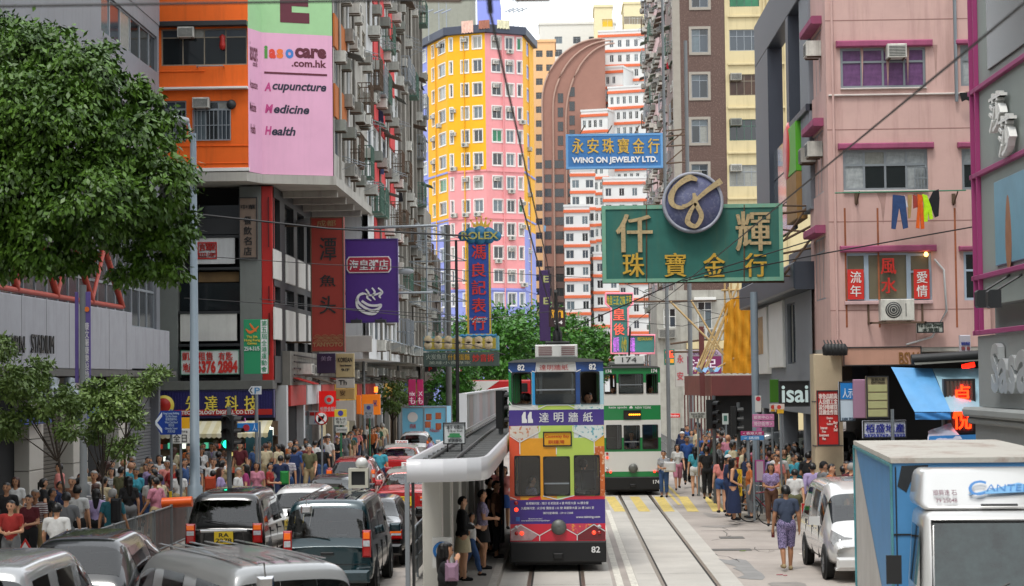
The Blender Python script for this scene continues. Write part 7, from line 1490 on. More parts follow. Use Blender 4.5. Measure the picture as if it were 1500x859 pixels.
def stree(label, u, vb, Y, blobs, n, seed, ls=.11, m=None, r0=.05, fork=.55, lean=0):
    b = PY(u, vb, Y); b.z = .14; bl_ = []
    for (uu, vv, r) in blobs: p = PY(uu, vv, Y); bl_.append((p.x-b.x, random.Random(seed+uu).uniform(-.4, .4), p.z-.14, r))
    top = max(q[2] for q in bl_); cx_ = sum(q[0] for q in bl_)/len(bl_)
    return tree(label, b, [(0, 0, 0), (lean*.3, 0, top*.3), (cx_*.3+lean, 0, top*fork), (cx_*.6, 0, top*.85)], [[(cx_*.3+lean, 0, top*fork*.9), (q[0]*.7, q[1]*.6, (q[2]+top*fork)/2), (q[0], q[1], q[2])] for q in bl_], bl_, n, ls, m or lg2, seed, r0, lw=.22)
stree('slim street tree with feathery leaves at the far left above the man in red', 98, 790, 41, [(20, 560, .42), (60, 590, .4), (10, 620, .36), (100, 580, .32), (45, 545, .3), (110, 630, .22), (0, 510, .3)], 8000, 11, .11, r0=.035)
stree('slim forked street tree beside the purple banner lamp post', 150, 770, 44, [(140, 578, .34), (172, 590, .34), (115, 600, .3), (160, 612, .28), (196, 612, .22), (130, 635, .2)], 5200, 23, .11, r0=.035)
stree('thin tall street tree in front of the cream awning', 182, 770, 47, [(180, 568, .32), (212, 562, .26), (160, 585, .24), (228, 548, .18), (190, 600, .2), (175, 660, .24), (192, 650, .18)], 4000, 37, .11, fork=.7, r0=.03)
for k, (lab, Y, bl_) in enumerate((('bright green park tree left of the tram trolley pole', 176, [(690, 520, 3.5), (720, 500, 3.6), (705, 545, 3.2), (740, 530, 3.2), (728, 482, 2.2)]),
     ('bright green park tree rising directly behind the tram roof', 182, [(760, 490, 3.6), (790, 500, 3.6), (775, 525, 3.6), (815, 510, 3.2), (745, 505, 3), (800, 540, 3)]),
     ('bright green park tree right of the trolley pole', 190, [(835, 510, 3.2), (858, 520, 3), (845, 535, 3), (872, 530, 2.4)]),
     ('small green tree under the wide neon signs', 140, [(668, 545, 1.6), (660, 575, 1.6), (676, 590, 1.4), (655, 600, 1.2)]))):
    stree(lab, bl_[0][0], 600, Y, bl_, 9000, 60+k, ls=.45 if k < 3 else .25, m=lg3, r0=.3)
stree('clump of green foliage hanging above the parked cars left of the street', 575, 620, 112, [(575, 585, 1.0), (590, 590, .9), (562, 575, .8)], 2500, 91, ls=.2, m=lg2, r0=.1)

pg = mat('painted_grey_post', '7e8c96', .5, metal=.1, var=.06); pg2 = mat('dull_post', '686c6e', .6, var=.1); lh = mat('lamp_head_grey', '8a8e92', .4, var=.05)
def lamp(label, u, Y, ztop, hu, hv, r=.11, m=None, join=None):
    b = PY(u, 600, Y); a = PY(hu, hv, Y); T = thing('street_lamp', label, 'street lamp', (b.x, Y, .0)); m = m or pg
    put('post', MB().tube([(0, 0, 0), (0, 0, 1.4), (0, 0, 1.45), (0, 0, ztop)], [r*1.5, r*1.5, r, r*.6], 12), m, T)
    dx, dz = a.x-b.x, a.z; put('arm', MB().tube([(0, 0, ztop-.3), (dx*.3, 0, dz-.05), (dx*.8, 0, dz)], .04, 6), m, T)
    s = 1 if dx > 0 else -1; put('lamp_head', MB().lathe([(0, -.45), (.1, -.4), (.15, -.1), (.14, .2), (.08, .42), (0, .45)], (dx+s*.1, 0, dz), 12, 0, 'x'), lh, T)
    return T
T = lamp('thick grey lamp post with a dark bowl lamp beside the big tree', 285, 50.5, 10.4, 258, 178, .13)
lamp('slim lamp post carrying the green games banner', 371, 80, 10.4, 447, 326, .09, pg2); lamp('slim lamp post beside the purple congee sign', 533, 98, 9.6, 590, 398, .09, pg2); lamp('distant slim lamp post left of the wide neon sign', 584, 125, 9.6, 622, 426, .08, pg2)
lamp('lamp post behind the mint edged green sign', 1203, 73, 10.2, 1140, 294, .1, pg2)
def post(label, u, Y, v1, r=.05, m=None, name='post', v0=None, z0=.1, cat='post', taper=1):
    a = PY(u, v1, Y); return put(name, MB().tube([(0, 0, 0), (0, 0, a.z-z0)], r, 10, r2=r*taper), m or pg, None, (a.x, Y, z0), label=label, cat=cat)
post('tall pale grey post behind the pink street signs', 1104, 58, 428, .11); post('tall dull tram wire pole left of the white upright sign', 970, 92, 0, .1, pg2, taper=.6); post('second dull tram wire pole, beside the boarded red box', 1004, 96, 60, .12, pg2, taper=.7)
post('black tram wire mast left of the tram stop roof sign', 668, 60, 352, .07, blkp, taper=.6); post('dark lattice post beside the blue vertical sign', 655, 112, 330, .18, concd, v0=0)
T = thing('purple_banner_post', 'grey post with a long purple sponsor banner in front of the stadium', 'lamp post', (PY(122, 600, 45.5).x, 45.5, 0))
put('post', MB().tube([(0, 0, 0), (0, 0, 1.7), (0, 0, 1.75), (0, 0, 6.3)], [.16, .16, .09, .08], 12), pg2, T); z1, z0_ = PY(122, 428, 45.5).z, PY(122, 561, 45.5).z
o = put('banner', MB().bbox(.02, -.04, z0_, .18, .0, z1, .005).bbox(-.18, -.04, z0_, -.1, 0, z1, .005), mat('banner_purple', '5a4a8c', .6, var=.15), T); b = MB(); txt(b, '\n'.join('康文署康樂設施'), .05, z0_+.1, .1, z1-z0_-.8, -.05, .006, 0, .01); put('lettering', b, wl, o)
put('banner_logo', MB().lathe([(0, -.01), (.06, -.01)], (.1, -.045, z1-.4), 12, 0, 'y'), mat('orange_logo'), o)
def signal(label, u, Y, heads, v1, vb=None):
    p = PY(u, v1, Y); T = thing('traffic_light', label, 'traffic light', (p.x, Y, 0)); put('post', MB().tube([(0, .15, .1), (0, .15, p.z)], .06, 10), mat('grey_signal_post', '5c6062', .6), T)
    for (uu, vv, rot, lit) in heads:
        q = PY(uu, vv, Y); h = put('signal_head', MB().bbox(-.14, 0, -.45, .14, .2, .45, .03), blkp, T, (q.x-p.x, 0, q.z), rot)
        for k, hx in enumerate(('8a1414', '8a5a10', '0c5c40')):
            on = lit == k; put('signal_lens', MB().lathe([(0, -.02), (.09, -.01), (.1, .01)], (0, -.01, .29-.29*k), 14, 0, 'y'), mat('lens_%s_%d' % (hx, on), ['ff3020', 'ffa020', '20ffb8'][k] if on else '241c1c', .3, var=0, emit=2.5 if on else 0), h)
            put('signal_visor', MB().add([(.12*cos(a), y, .29-.29*k+.12*sin(a)) for a in [pi*.0+pi*q_/8 for q_ in range(9)] for y in (-.2, -.001)], [(2*i, 2*i+1, 2*i+3, 2*i+2) for i in range(8)]), blkp, h)
    return T
signal('traffic light showing green on the left pavement', 334, 50, [(332, 634, 0, 2), (345, 634, 1.3, 9)], 596); signal('pair of traffic signals beside the tram stop roof end', 733, 47, [(741, 600, 1.2, 9)], 588)
signal('dark traffic signal above the crowd on the right', 1046, 62, [(1046, 607, .9, 9)], 580); signal('second dark signal behind the yellow marked crossing', 1082, 64, [(1080, 616, 1.5, 9)], 590)
def psign(label, pu, Y, boards, v1, pm=None, name='road_sign', r=.035, base=None):
    """pole at u with boards = [(rect, colour, texts)]"""
    p = PY(pu, v1, Y); T = thing(name, label, 'sign', (p.x, Y, .1)); put('pole', MB().tube([(0, .06, 0), (0, .06, p.z-.1)], r, 8), pm or steel, T); F = FY(Y)
    for (r_, hx, tx) in boards:
        x, z, w_, h_ = F.rc(*r_); shp = None
        if hx.startswith('o'): b = MB().lathe([(0, -.02), (w_/2, -.02), (w_/2, 0)], (x+w_/2-p.x, 0, z+h_/2-.1), 24, 0, 'y'); hx = hx[1:]
        elif hx.startswith('<'): b = MB().poly([(x-p.x, z+h_/2-.1), (x-p.x+w_*.22, z-.1), (x-p.x+w_, z-.1), (x-p.x+w_, z+h_-.1), (x-p.x+w_*.22, z+h_-.1)], -.03, 0); hx = hx[1:]
        elif hx.startswith('t'): b = MB().poly([(x-p.x, z-.1), (x-p.x+w_, z-.1), (x-p.x+w_/2, z+h_-.1)], -.03, 0); hx = hx[1:]
        else: b = MB().bbox(x-p.x, -.03, z-.1, x-p.x+w_, 0, z+h_-.1, .006)
        bd = put('board', b, mat('sb_'+hx, hx, .5, var=.04), T)
        for (s, a, b_, c, d, h) in tx:
            e = MB(); x2, z2, w2, h2 = F.rc(a, b_, c, d); 
            if s == 'bar': e.box(x2-p.x, -.042, z2-.1, x2-p.x+w2, -.034, z2-.1+h2)
            elif s == 'slash': e.add([(x2-p.x, -.045, z2-.1+h2), (x2-p.x+.05, -.045, z2-.1+h2), (x2-p.x+w2, -.045, z2-.1), (x2-p.x+w2-.05, -.045, z2-.1)], [(3, 2, 1, 0)])
            elif s == 'disc': e.lathe([(0, -.036), (w2/2, -.036)], (x2+w2/2-p.x, 0, z2+h2/2-.1), 20, 0, 'y')
            else: txt(e, s, x2-p.x, z2-.1, w2, h2, -.04, .006, 0, .01)
            put('sign_marking', e, mat('ink_'+h, h, .5, var=0), bd)
    return T
psign('blue arrow shaped direction sign on the left pavement', 250, 48, [((227, 602, 266, 637), '<1440a0', [('Fung Leung Building\nTai Wo House\n香港書展中心\nWan Chai Road\n灣仔道\nGlenealy Tower\n大有大廈', 240, 604, 263, 634, 'b0c4e0'), ('<', 228, 604, 238, 635, 'dce4f0')]), ((248, 720, 252, 730), 'd0b020', [])], 600)
psign('white time plate with yellow top behind the blue arrow sign', 264, 50, [((262, 612, 278, 628), 'd8a010', []), ((252, 629, 278, 650), 'c8c8c4', [('全日', 254, 636, 274, 648, '141414'), ('hrs', 266, 630, 275, 634, '141414')])], 612)
psign('white parking arrow sign above the dark blue shop sign', 375, 68, [((364, 566, 383, 578), '<c8ccd0', [('P', 373, 568, 381, 577, '3c80b0'), ('<', 366, 567, 370, 577, '141414')])], 566, r=.06)
psign('blue railway station sign on a hooped grey pole', 380, 60, [((343, 620, 378, 633), '1470b8', [('disc', 356, 622, 366, 632, 'a02030'), ('人', 370, 622, 376, 631, 'd0e0f0')]), ((339, 613, 360, 618), 'c070a8', [])], 618)
psign('white and red no right turn sign', 471, 66, [((461, 603, 481, 623), 'ob02018', [('disc', 463, 605, 479, 621, 'd0d0d0'), ('slash', 464, 607, 478, 620, 'b02018'), ('↱', 466, 607, 477, 619, '141414')])], 608)
psign('yellow and white loading sign on a green post', 499, 70, [((490, 600, 508, 611), 'c8b030', [('disc', 495, 601, 503, 610, '3c3c90')]), ((490, 611, 508, 623), 'b4b8b0', [('時 8-10\n時 5-7', 492, 612, 506, 621, '303030')]), ((492, 626, 509, 634), 'a8aca8', [('Johnston', 493, 628, 508, 632, '303030')])], 602, mat('green_post', '1c6440', .5))
psign('grey and blue loading sign beyond the yellow one', 541, 84, [((533, 592, 547, 603), '9ca0a8', [('disc', 537, 593, 543, 602, '3c4490')]), ((533, 603, 547, 613), 'a8acb0', [('8-10\n5-7', 535, 604, 545, 612, '303030')])], 592, mat('green_post'))
psign('white street name plate above the crowd on the right', 1022, 66, [((1010, 604, 1034, 613), 'a8aaa4', [('Stone Nullah\n石水渠街', 1012, 605, 1032, 612, '303030')])], 604)
psign('pair of pink direction boards on the right pavement', 1118, 57, [((1102, 607, 1134, 616), 'b87098', [('藝術中心 >', 1104, 609, 1131, 614, 'e0d0d8')]), ((1102, 617, 1134, 626), 'b87098', [('灣仔街市 >', 1104, 618, 1131, 624, 'e0d0d8')]), ((1108, 627, 1116, 633), 'a86490', [])], 604)
psign('magenta and blue direction boards just below the pink pair', 1096, 55, [((1085, 632, 1119, 638), '98205c', [('< 香港大廈', 1088, 633, 1116, 637, 'e0d0d8')]), ((1085, 638.5, 1119, 645), '3878b0', [('< 碼頭', 1090, 640, 1112, 644, 'd0e0f0')])], 632, r=.05)
psign('white and red plate with a numeral on the tall grey post', 1110, 57.5, [((1106, 580, 1115, 604), 'c0c0bc', [('disc', 1107, 581, 1114, 588, 'b02838')])], 580)
psign('yellow and white route plate right of the pink boards', 1143, 56, [((1134, 592, 1149, 600), 'c8b8b0', [('disc', 1138, 594, 1144, 599, 'c04030')]), ((1138, 600, 1148, 606), 'd0a020', [])], 592)
psign('small route plate between the tall post and the black lettered shop sign', 1131, 58.5, [((1127, 592, 1137, 604), 'c0b8b0', [('disc', 1129, 594, 1135, 599, 'c04030'), ('bar', 1129, 600, 1135, 603, 'd09020')])], 592)
psign('pink framed tram stop board among the crowd', 1104, 54.5, [((1106, 674, 1120, 706), '8c3470', [('bar', 1108, 676, 1118, 704, '9c8c94')])], 660)
psign('yellow and brown striped tape post beside the railings', 1083, 55.3, [((1079, 688, 1087, 727), 'd0a818', [('\n'.join('小心電車'), 1081, 692, 1085, 722, '141414')])], 686, mat('brown_post', '7a5a38', .6))
psign('white rectangular notice behind the dark signal', 1063, 75, [((1058, 606, 1067, 622), 'c4ccc8', [('■', 1060, 609, 1065, 617, '3c6c60')])], 606)
psign('red bordered warning triangle low beside the cyclist', 38, 40.5, [((26, 789, 49, 808), 'tc02018', [('▲', 31, 794, 44, 805, 'd4d4d4')])], 795)

F_ = thing('pavement_fence', 'grey metal pedestrian fence along the left kerb with an orange section', 'fence')
fm_ = mat('fence_grey', '7d8080', .5, metal=.3, var=.1)
for k in range(11):
    y = 38+k*2.0
    put('fence_post', MB().tube([(-9.05, y, .14), (-9.05, y, 1.22)], .035, 6), fm_, F_)
    if k < 10:
        for z in (.3, 1.18): put('fence_rail', MB().tube([(-9.05, y, z), (-9.05, y+2, z)], .022, 6), fm_, F_)
        for j in range(13): link('fence_bar', cached('fbar', lambda: MB().box(-.01, -.01, .3, .01, .01, 1.18).mesh('fence_bar', fm_)), F_, (-9.05, y+.15*j+.07, 0))
put('orange_panel', MB().bbox(-9.1, 44.2, .25, -9.07, 47.8, 1.15, .01), mat('translucent_orange', '8a4a34', .5, var=.2), F_); put('orange_cushion', MB().tube([(-9.3, 46.2, 1.24), (-8.6, 46.2, 1.27)], .12, 12), mat('bright_orange_plastic', 'e05a14', .4, var=.05), None, label='bright orange roll resting on top of the left fence', cat='barrier')
for (lab, pts) in (('low grey railing around the right pavement corner by the bicycles', [(5.15, 60.5), (5.15, 57.8), (5.6, 56.4), (7.0, 55.9), (9.6, 55.9)]), ('low grey railing farther up the right kerb beside the wheelchair', [(5.15, 66), (5.15, 72.5)]), ('grey railing farthest up the right kerb near the green tram', [(5.15, 84), (5.15, 104)])):
    F2_ = thing('kerb_railing', lab, 'railing'); P = [Vector((x, y, 0)) for x, y in pts]
    for a, c in zip(P[:-1], P[1:]):
        n_ = max(1, round((c-a).length/1.1))
        for z in (.35, .75, 1.12): put('rail', MB().tube([a+Vector((0, 0, z)), c+Vector((0, 0, z))], .024, 6), fm_, F2_)
        for k in range(n_+1): q = a+(c-a)*k/n_; put('rail_post', MB().tube([q+Vector((0, 0, .14)), q+Vector((0, 0, 1.14))], .03, 6), fm_, F2_)
p = PY(398, 690, 62); T = thing('utility_box', 'grey utility cabinet on the left pavement beside the lamp post', 'cabinet', (p.x, 62.5, .14)); put('cabinet', MB().bbox(-.22, 0, 0, .22, .4, 1.2, .02), mat('cabinet_grey', '8c9090', .5), T); put('cabinet_top', MB().box(-.25, -.03, 1.203, .25, .43, 1.24), mat('cabinet_grey'), T)
p = PY(1229, 700, 52); T = thing('utility_box', 'dark stained utility cabinet in front of the cream corner pillar', 'cabinet', (p.x, 52, .0)); put('cabinet', MB().bbox(-.3, 0, 0, .3, .5, 1.25, .03), mat('stained_cabinet', '4a4c4a', .6, var=.3, speck=.5, dirt='8a8a84'), T); put('cabinet_top', MB().bbox(-.36, -.06, 1.252, .36, .55, 1.33, .02), mat('cabinet_lid', '5c5e5e', .6), T)
b = MB()
for (u, v) in ((425, 556), (440, 552), (418, 562), (450, 566), (432, 568), (460, 560)): q = PY(u, v, 84); b.bbox(q.x-.25, 84, q.z-.08, q.x+.25, 84.3, q.z+.08, .03).tube([(q.x, 84.2, q.z), (q.x+.3, 84.6, q.z+.5)], .02, 5)
put('floodlight_rig', b, blkp, None, label='tangle of black floodlights above the red shop signs', cat='lights')
q = PY(453, 565, 83.8); put('lit_tube', MB().tube([(q.x-.15, 83.8, q.z+.2), (q.x+.1, 83.8, q.z-.2)], .035, 8), mat('orange_tube_light', 'ff9a50', .5, var=0, emit=5), None, label='small glowing orange tube among the black floodlights', cat='lamp')
F = FY(53.4)
for k in range(6): c = F.px(1210+5*k, 515); put('spot_lamp', MB().lathe([(0, -.12), (.1, -.1), (.12, .1), (.05, .2)], (c[0], -.1, c[1]), 10).tube([(c[0], 0, c[1]+.15), (c[0], .4, c[1]+.3)], .02, 5), blkp, None, F.o, 0, label='%s black downlighter from the left in the row above the cream corner pillar' % ['first', 'second', 'third', 'fourth', 'fifth', 'sixth'][k], cat='lamp', group='downlighters over the corner pillar')

def bicycle(label, x, y, rz, box=None, fr='8a2c3c'):
    T = thing('bicycle', label, 'bicycle', (x, y, .14 if y > 55.6 else 0), rz); fm2 = mat('bike_'+fr, fr, .4, var=.1)
    for px in (0, 1.05):
        w_ = put('wheel', MB().tube([(px+.33*cos(a), 0, .34+.33*sin(a)) for a in [2*pi*k/24 for k in range(25)]], .018, 6), rub, T)
        put('spokes', MB().add(sum([[(px, -.004, .34), (px+.32*cos(a), 0, .34+.32*sin(a)), (px, .004, .34)] for a in [2*pi*k/16 for k in range(16)]], []), [(3*k, 3*k+1, 3*k+2) for k in range(16)]), chr_, w_)
    put('frame', MB().tube([(0, 0, .34), (.18, 0, .85)], .018).tube([(.16, 0, .78), (.62, 0, .85)], .016).tube([(.16, 0, .72), (.52, 0, .34)], .018).tube([(.62, 0, .88), (.52, 0, .34)], .016).tube([(.62, 0, .8), (1.05, 0, .34)], .012).tube([(.52, 0, .34), (1.05, 0, .34)], .012), fm2, T)
    put('handlebar', MB().tube([(.18, 0, .85), (.16, 0, 1.0)], .014).tube([(.28, -.28, 1.0), (.14, -.22, 1.02), (.14, .22, 1.02), (.28, .28, 1.0)], .013), chr_, T); put('saddle', MB().lathe([(0, -.13), (.07, -.1), (.08, .05), (.02, .15), (0, .16)], (.62, 0, .92), 10, 0, 'x'), blkp, T)
    put('pedals', MB().tube([(.52, -.12, .2), (.52, -.1, .34), (.52, .1, .34), (.52, .12, .48)], .014), blkp, T)
    if box: put('delivery_basket', MB().bbox(.05 if box < 0 else .75, -.3, .75, .75 if box < 0 else 1.4, .3, 1.2, .03), mat('cream_carton', 'b4aa94', .8, var=.2, speck=.2), T)
g1 = G(1098, 765); bicycle('bicycle with dark red frame leaning on the railings at the kerb corner', g1.x, g1.y, R(8), None); g1 = G(1120, 768); bicycle('bicycle with a large cream delivery carton at the kerb', g1.x+.1, g1.y-.3, R(-4), 1, '3c3c44')
g1 = G(30, 800); bicycle('black bicycle ridden by the man in the red shirt', -9.9, 41.2, R(150), None, '1c1c1e')
T = thing('wheelchair', 'wheelchair parked beside the kerb behind the woman in aqua', 'wheelchair', (5.0, 70, .14)); put('wheel', MB().tube([(-.28, .3*cos(a), .3+.3*sin(a)) for a in [2*pi*k/20 for k in range(21)]], .02), rub, T); put('wheel', MB().tube([(.28, .3*cos(a), .3+.3*sin(a)) for a in [2*pi*k/20 for k in range(21)]], .02), rub, T)
put('seat', MB().box(-.24, -.2, .48, .24, .25, .52).box(-.24, .2, .52, .24, .24, .95), mat('red_seat_cloth', '8a2420', .7), T); put('frame', MB().tube([(-.26, -.3, .1), (-.26, -.2, .5), (-.26, .24, .5), (-.26, .26, .95)], .015).tube([(.26, -.3, .1), (.26, -.2, .5), (.26, .24, .5), (.26, .26, .95)], .015), chr_, T)

wm_ = mat('wire_black', '1c1c1e', .6, var=0)
def wire(label, pts, r=.012, sag=0.0, cat='wire', group=None, name='overhead_wire'):
    P = [PY(*p) if not isinstance(p, Vector) else p for p in pts]
    if len(P) == 2 and sag:
        P = [P[0].lerp(P[1], t/12)-Vector((0, 0, sag*4*(t/12)*(1-t/12))) for t in range(13)]
    return put(name, MB().tube(P, r, 5), wm_, None, label=label, cat=cat, group=group)
Wc = lambda x, y, z=5.82: Vector((x, y, z))
wire('contact wire running along above the near tram', [Wc(-.33, 9.6), Wc(-.2, 30), Wc(-.12, 60), Wc(-.1, 200)], .008); wire('contact wire running along above the green tram', [Wc(2.3, 9.6), Wc(2.4, 40), Wc(2.4, 200)], .008)
wire('blurred cross wire at the very top of the view with clamps', [Wc(-8, 9.6, 5.86), Wc(9, 9.6, 5.84)], .007)
T = thing('wire_hanger', 'dark curved wire hanger at the top centre of the view', 'wire hanger', (-.33, 9.6, 5.8))
put('arch', MB().tube([(-.13, 0, .05), (-.1, 0, .1), (0, 0, .12), (.1, 0, .1), (.13, 0, .05)], .016, 8), blkp, T); put('insulator', MB().tube([(-.3, 0, .05), (-.13, 0, .045)], .012, 8), mat('brown_insulator', '6a5a50', .5), T); put('insulator', MB().tube([(.13, 0, .045), (.3, 0, .045)], .012, 8), mat('brown_insulator'), T); put('clamp', MB().tube([(0, 0, .12), (.01, 0, -.02)], .014), blkp, T)
wire('long cable crossing from the big tree to the blue vertical sign', [(270, 312, 60), (480, 335, 60), (690, 346, 60)], .03); wire('thin cable below the long cable on the left', [(285, 375, 60), (480, 388, 60), (668, 395, 60)], .012)
wire('thin cable crossing the podium windows on the left', [(270, 437, 60), (500, 452, 60), (668, 462, 60)], .012); wire('second thin cable crossing the podium just below the first', [(380, 438, 64), (520, 455, 64), (668, 470, 64)], .012)
wire('cable from the pink wall down across the green sign', [(1440, 330, 50), (1215, 370, 52), (1000, 412, 56)], .018); wire('cable running from the green sign bracket to the tram mast', [(1190, 352, 56), (1000, 410, 56), (840, 480, 58)], .018)
wire('thin cross wire at mid height left of the white banded building', [(690, 470, 70), (820, 455, 70), (1100, 436, 70)], .012); wire('low cross wire behind the green tram', [(900, 470, 95), (1000, 478, 95), (1104, 452, 95)], .015)
wire('cross wire left of the trolley pole', [(620, 500, 80), (690, 505, 80), (740, 520, 80)], .018); wire('trolley wire slanting over the centre tower', [(762, 290, 22), (800, 430, 34), (822, 510, 60)], .01)
wire('cross wire with hooks over the trolley pole', [(600, 392, 75), (800, 404, 75), (885, 408, 75)], .012); wire('wire between the two dull poles', [(880, 400, 90), (970, 440, 90), (1060, 462, 90)], .014)
rk = random.Random(8)
for k in range(16):
    x, y = rk.uniform(3.6, 8.5), rk.uniform(40, 55); P = [Vector((x, y, .0065))]
    for j in range(6): P.append(P[-1]+Vector((rk.uniform(-.25, .35), rk.uniform(-.5, .9), 0)))
    b = MB(); q = .012
    for a, c in zip(P[:-1], P[1:]): b.add([a+Vector((-q, 0, 0)), a+Vector((q, 0, 0)), c+Vector((q, 0, 0)), c+Vector((-q, 0, 0))], [(0, 1, 2, 3)])
    put('road_crack', b, mat('joint_tar'), kind='structure')
for k in range(12):
    x, y, a, c = rk.choice((-5.5, -3.9, 4.3, 5.5, 6.8)), rk.uniform(36, 60), rk.uniform(.15, .5), rk.uniform(.4, 1.6)
    sheet('road_stain', [(x+a*cos(t)*(1+.3*sin(3*t+k)), y+c*sin(t)*(1+.3*cos(2*t+k))) for t in [2*pi*j/14 for j in range(14)]], .0055, mat('oil_stain', '908a84', .6, var=.3, sc=2))

for (u, v, m, s) in ((1088, 808, mat('leaf_green', '6a8a20', .7), .09), (1142, 843, mat('pink_scrap', 'a84858', .7), .08), (1150, 844, mat('pink_scrap'), .05)):
    g = G(u, v); put('litter', MB().poly([(-s, 0), (0, -.03), (s, .01), (.3*s, .05)], 0, .01), m, None, g+Vector((0, 0, .01)), label={1088: 'small green leaf lying on the road', 1142: 'pink paper scrap on the road near the walking man', 1150: 'smaller pink scrap beside the other one'}[u], cat='litter').rotation_euler = (pi/2, 0, .5)
for (x, y, w_, l) in ((4.2, 50, .6, .6), (3.9, 46.5, .9, .5), (-4.6, 36, .6, .6), (6.2, 47.5, .5, .5), (1.2, 33, .3, .6)):
    put('manhole_cover', MB().bbox(-w_/2, 0, -l/2, w_/2, .006, l/2, .003), mat('iron_cover', '6a6864', .6, metal=.3, var=.2, bump=.5, bsc=30), None, (x, y, .012), kind='structure').rotation_euler = (-pi/2, 0, 0)

CO = dict(white='c8c8c6', black='141416', grey='6c6e70', navy='1c2848', red='962824', teal='26626e', aqua='3c92a4', pink='b8788a', magenta='983468', purple='564466', lilac='a090b8', olive='5c5c40', khaki='9c8a68', brown='5a3c2c', orange='b0602c', yellow='c8b030', green='345c44', blue='2c5090', denim='34507c', cream='c4b898', maroon='5a1c24', lime='a8d020', coral='c87c74')
def fab(c, stripe=None):
    if not stripe: return mat('fabric_'+c, CO[c], .9, var=.18, sc=6, bump=.35, bsc=18)
    n = 'fabric_%s_%s' % (c, stripe)
    if n in MATS: return MATS[n]
    m = mat(n, CO[c], .9, var=0); t = m.node_tree; w_ = t.nodes.new('ShaderNodeTexWave'); w_.wave_type = 'BANDS'; w_.bands_direction = 'Z' if stripe != 'plaid' else 'X'; w_.inputs['Scale'].default_value = 7 if stripe != 'plaid' else 11; w_.inputs['Distortion'].default_value = 0 if stripe != 'plaid' else 9; w_.inputs['Detail Scale'].default_value = 6
    x = t.nodes.new('ShaderNodeMix'); x.data_type = 'RGBA'; x.inputs[6].default_value = lin(CO[c]); x.inputs[7].default_value = lin(CO['white' if stripe == 'striped' else 'lilac' if stripe == 'plaid' else stripe]); r = t.nodes.new('ShaderNodeMath'); r.operation = 'GREATER_THAN'; r.inputs[1].default_value = .5
    tc = t.nodes.new('ShaderNodeTexCoord'); t.links.new(tc.outputs['Object'], w_.inputs['Vector']); t.links.new(w_.outputs[0], r.inputs[0]); t.links.new(r.outputs[0], x.inputs[0]); t.links.new(x.outputs[2], t.nodes['Principled BSDF'].inputs['Base Color']); return m
SK = [mat('skin_%d' % k, h, .55, var=.05) for k, h in enumerate(('c08e6e', 'cc9a7a', 'aa7a5a'))]
HR = dict(black=mat('hair_black', '0e0b0a', .4, var=.2), grey=mat('hair_grey', '8c8a86', .6), brown=mat('hair_brown', '3c1e14', .5))
USED = set(); NP = [0]
def person(x, y, z, rz, pose, fem, top, bottom, hair='short', hc='black', h=1.65, label=None, where='', tk='top', fig=None, sit=False, group=None, shoes='black', capc=None):
    f = fig or FIG[(pose, int(fem))] if (fig or (pose, int(fem)) in FIG) else FIG[(pose, 1-int(fem))]; k = NP[0]; NP[0] += 1
    tc, ts = (top.split()+[None])[:2] if ' ' in top else (top, None); bk, bc = bottom
    if label is None:
        hn = {'short': 'short hair', 'long': 'long hair', 'ponytail': 'ponytail', 'bald': 'bald head', 'cap': '%s cap' % (capc or 'white')}[hair]
        if hc != 'black' and hair in ('short', 'long'): hn = hc+' '+hn
        fac = ['from behind', 'facing left', 'facing us', 'facing right'][int(round((rz % (2*pi))/(pi/2))) % 4]
        label = 'person in %s%s top, %s %s, %s, %s, %s' % (ts+' ' if ts else '', tc, bc, bk.replace('_', ' '), hn, fac, where)
        if label in USED or len(label.split()) > 16: return None
    USED.add(label)
    o = thing('person', label, 'person', (x, y, z), rz, group); s = h/1.7; o.scale = (s, s, s)
    if sit: o.scale = (.95, .95, .95)
    def part(nm, key, m):
        c = link(nm, f[key], o); c.material_slots[0].link = 'OBJECT'; c.material_slots[0].material = m; return c
    part('body', 'body', SK[k % 3]); part('top', tk, fab(tc, ts)); part(bk.split('_')[-1], bk, fab(bc) if bk != 'plaid' else None)
    part('shoes', 'shoes', fab(shoes)); part('face_features', 'face', mat('face_dark'))
    if hair in ('short', 'cap'): part('hair', 'short_hair', HR[hc])
    if hair in ('long', 'ponytail'): part('hair', 'long_hair' if hair == 'long' else 'ponytail', HR[hc]); part('fringe', 'short_hair', HR[hc])
    if hair == 'cap': part('cap', 'cap', fab(capc or 'white'))
    return o
def hp(u, v, h, z0=.14): return G(u, v, z0+h)
A, C_, L_F, R_F = 0, pi, pi/2, -pi/2

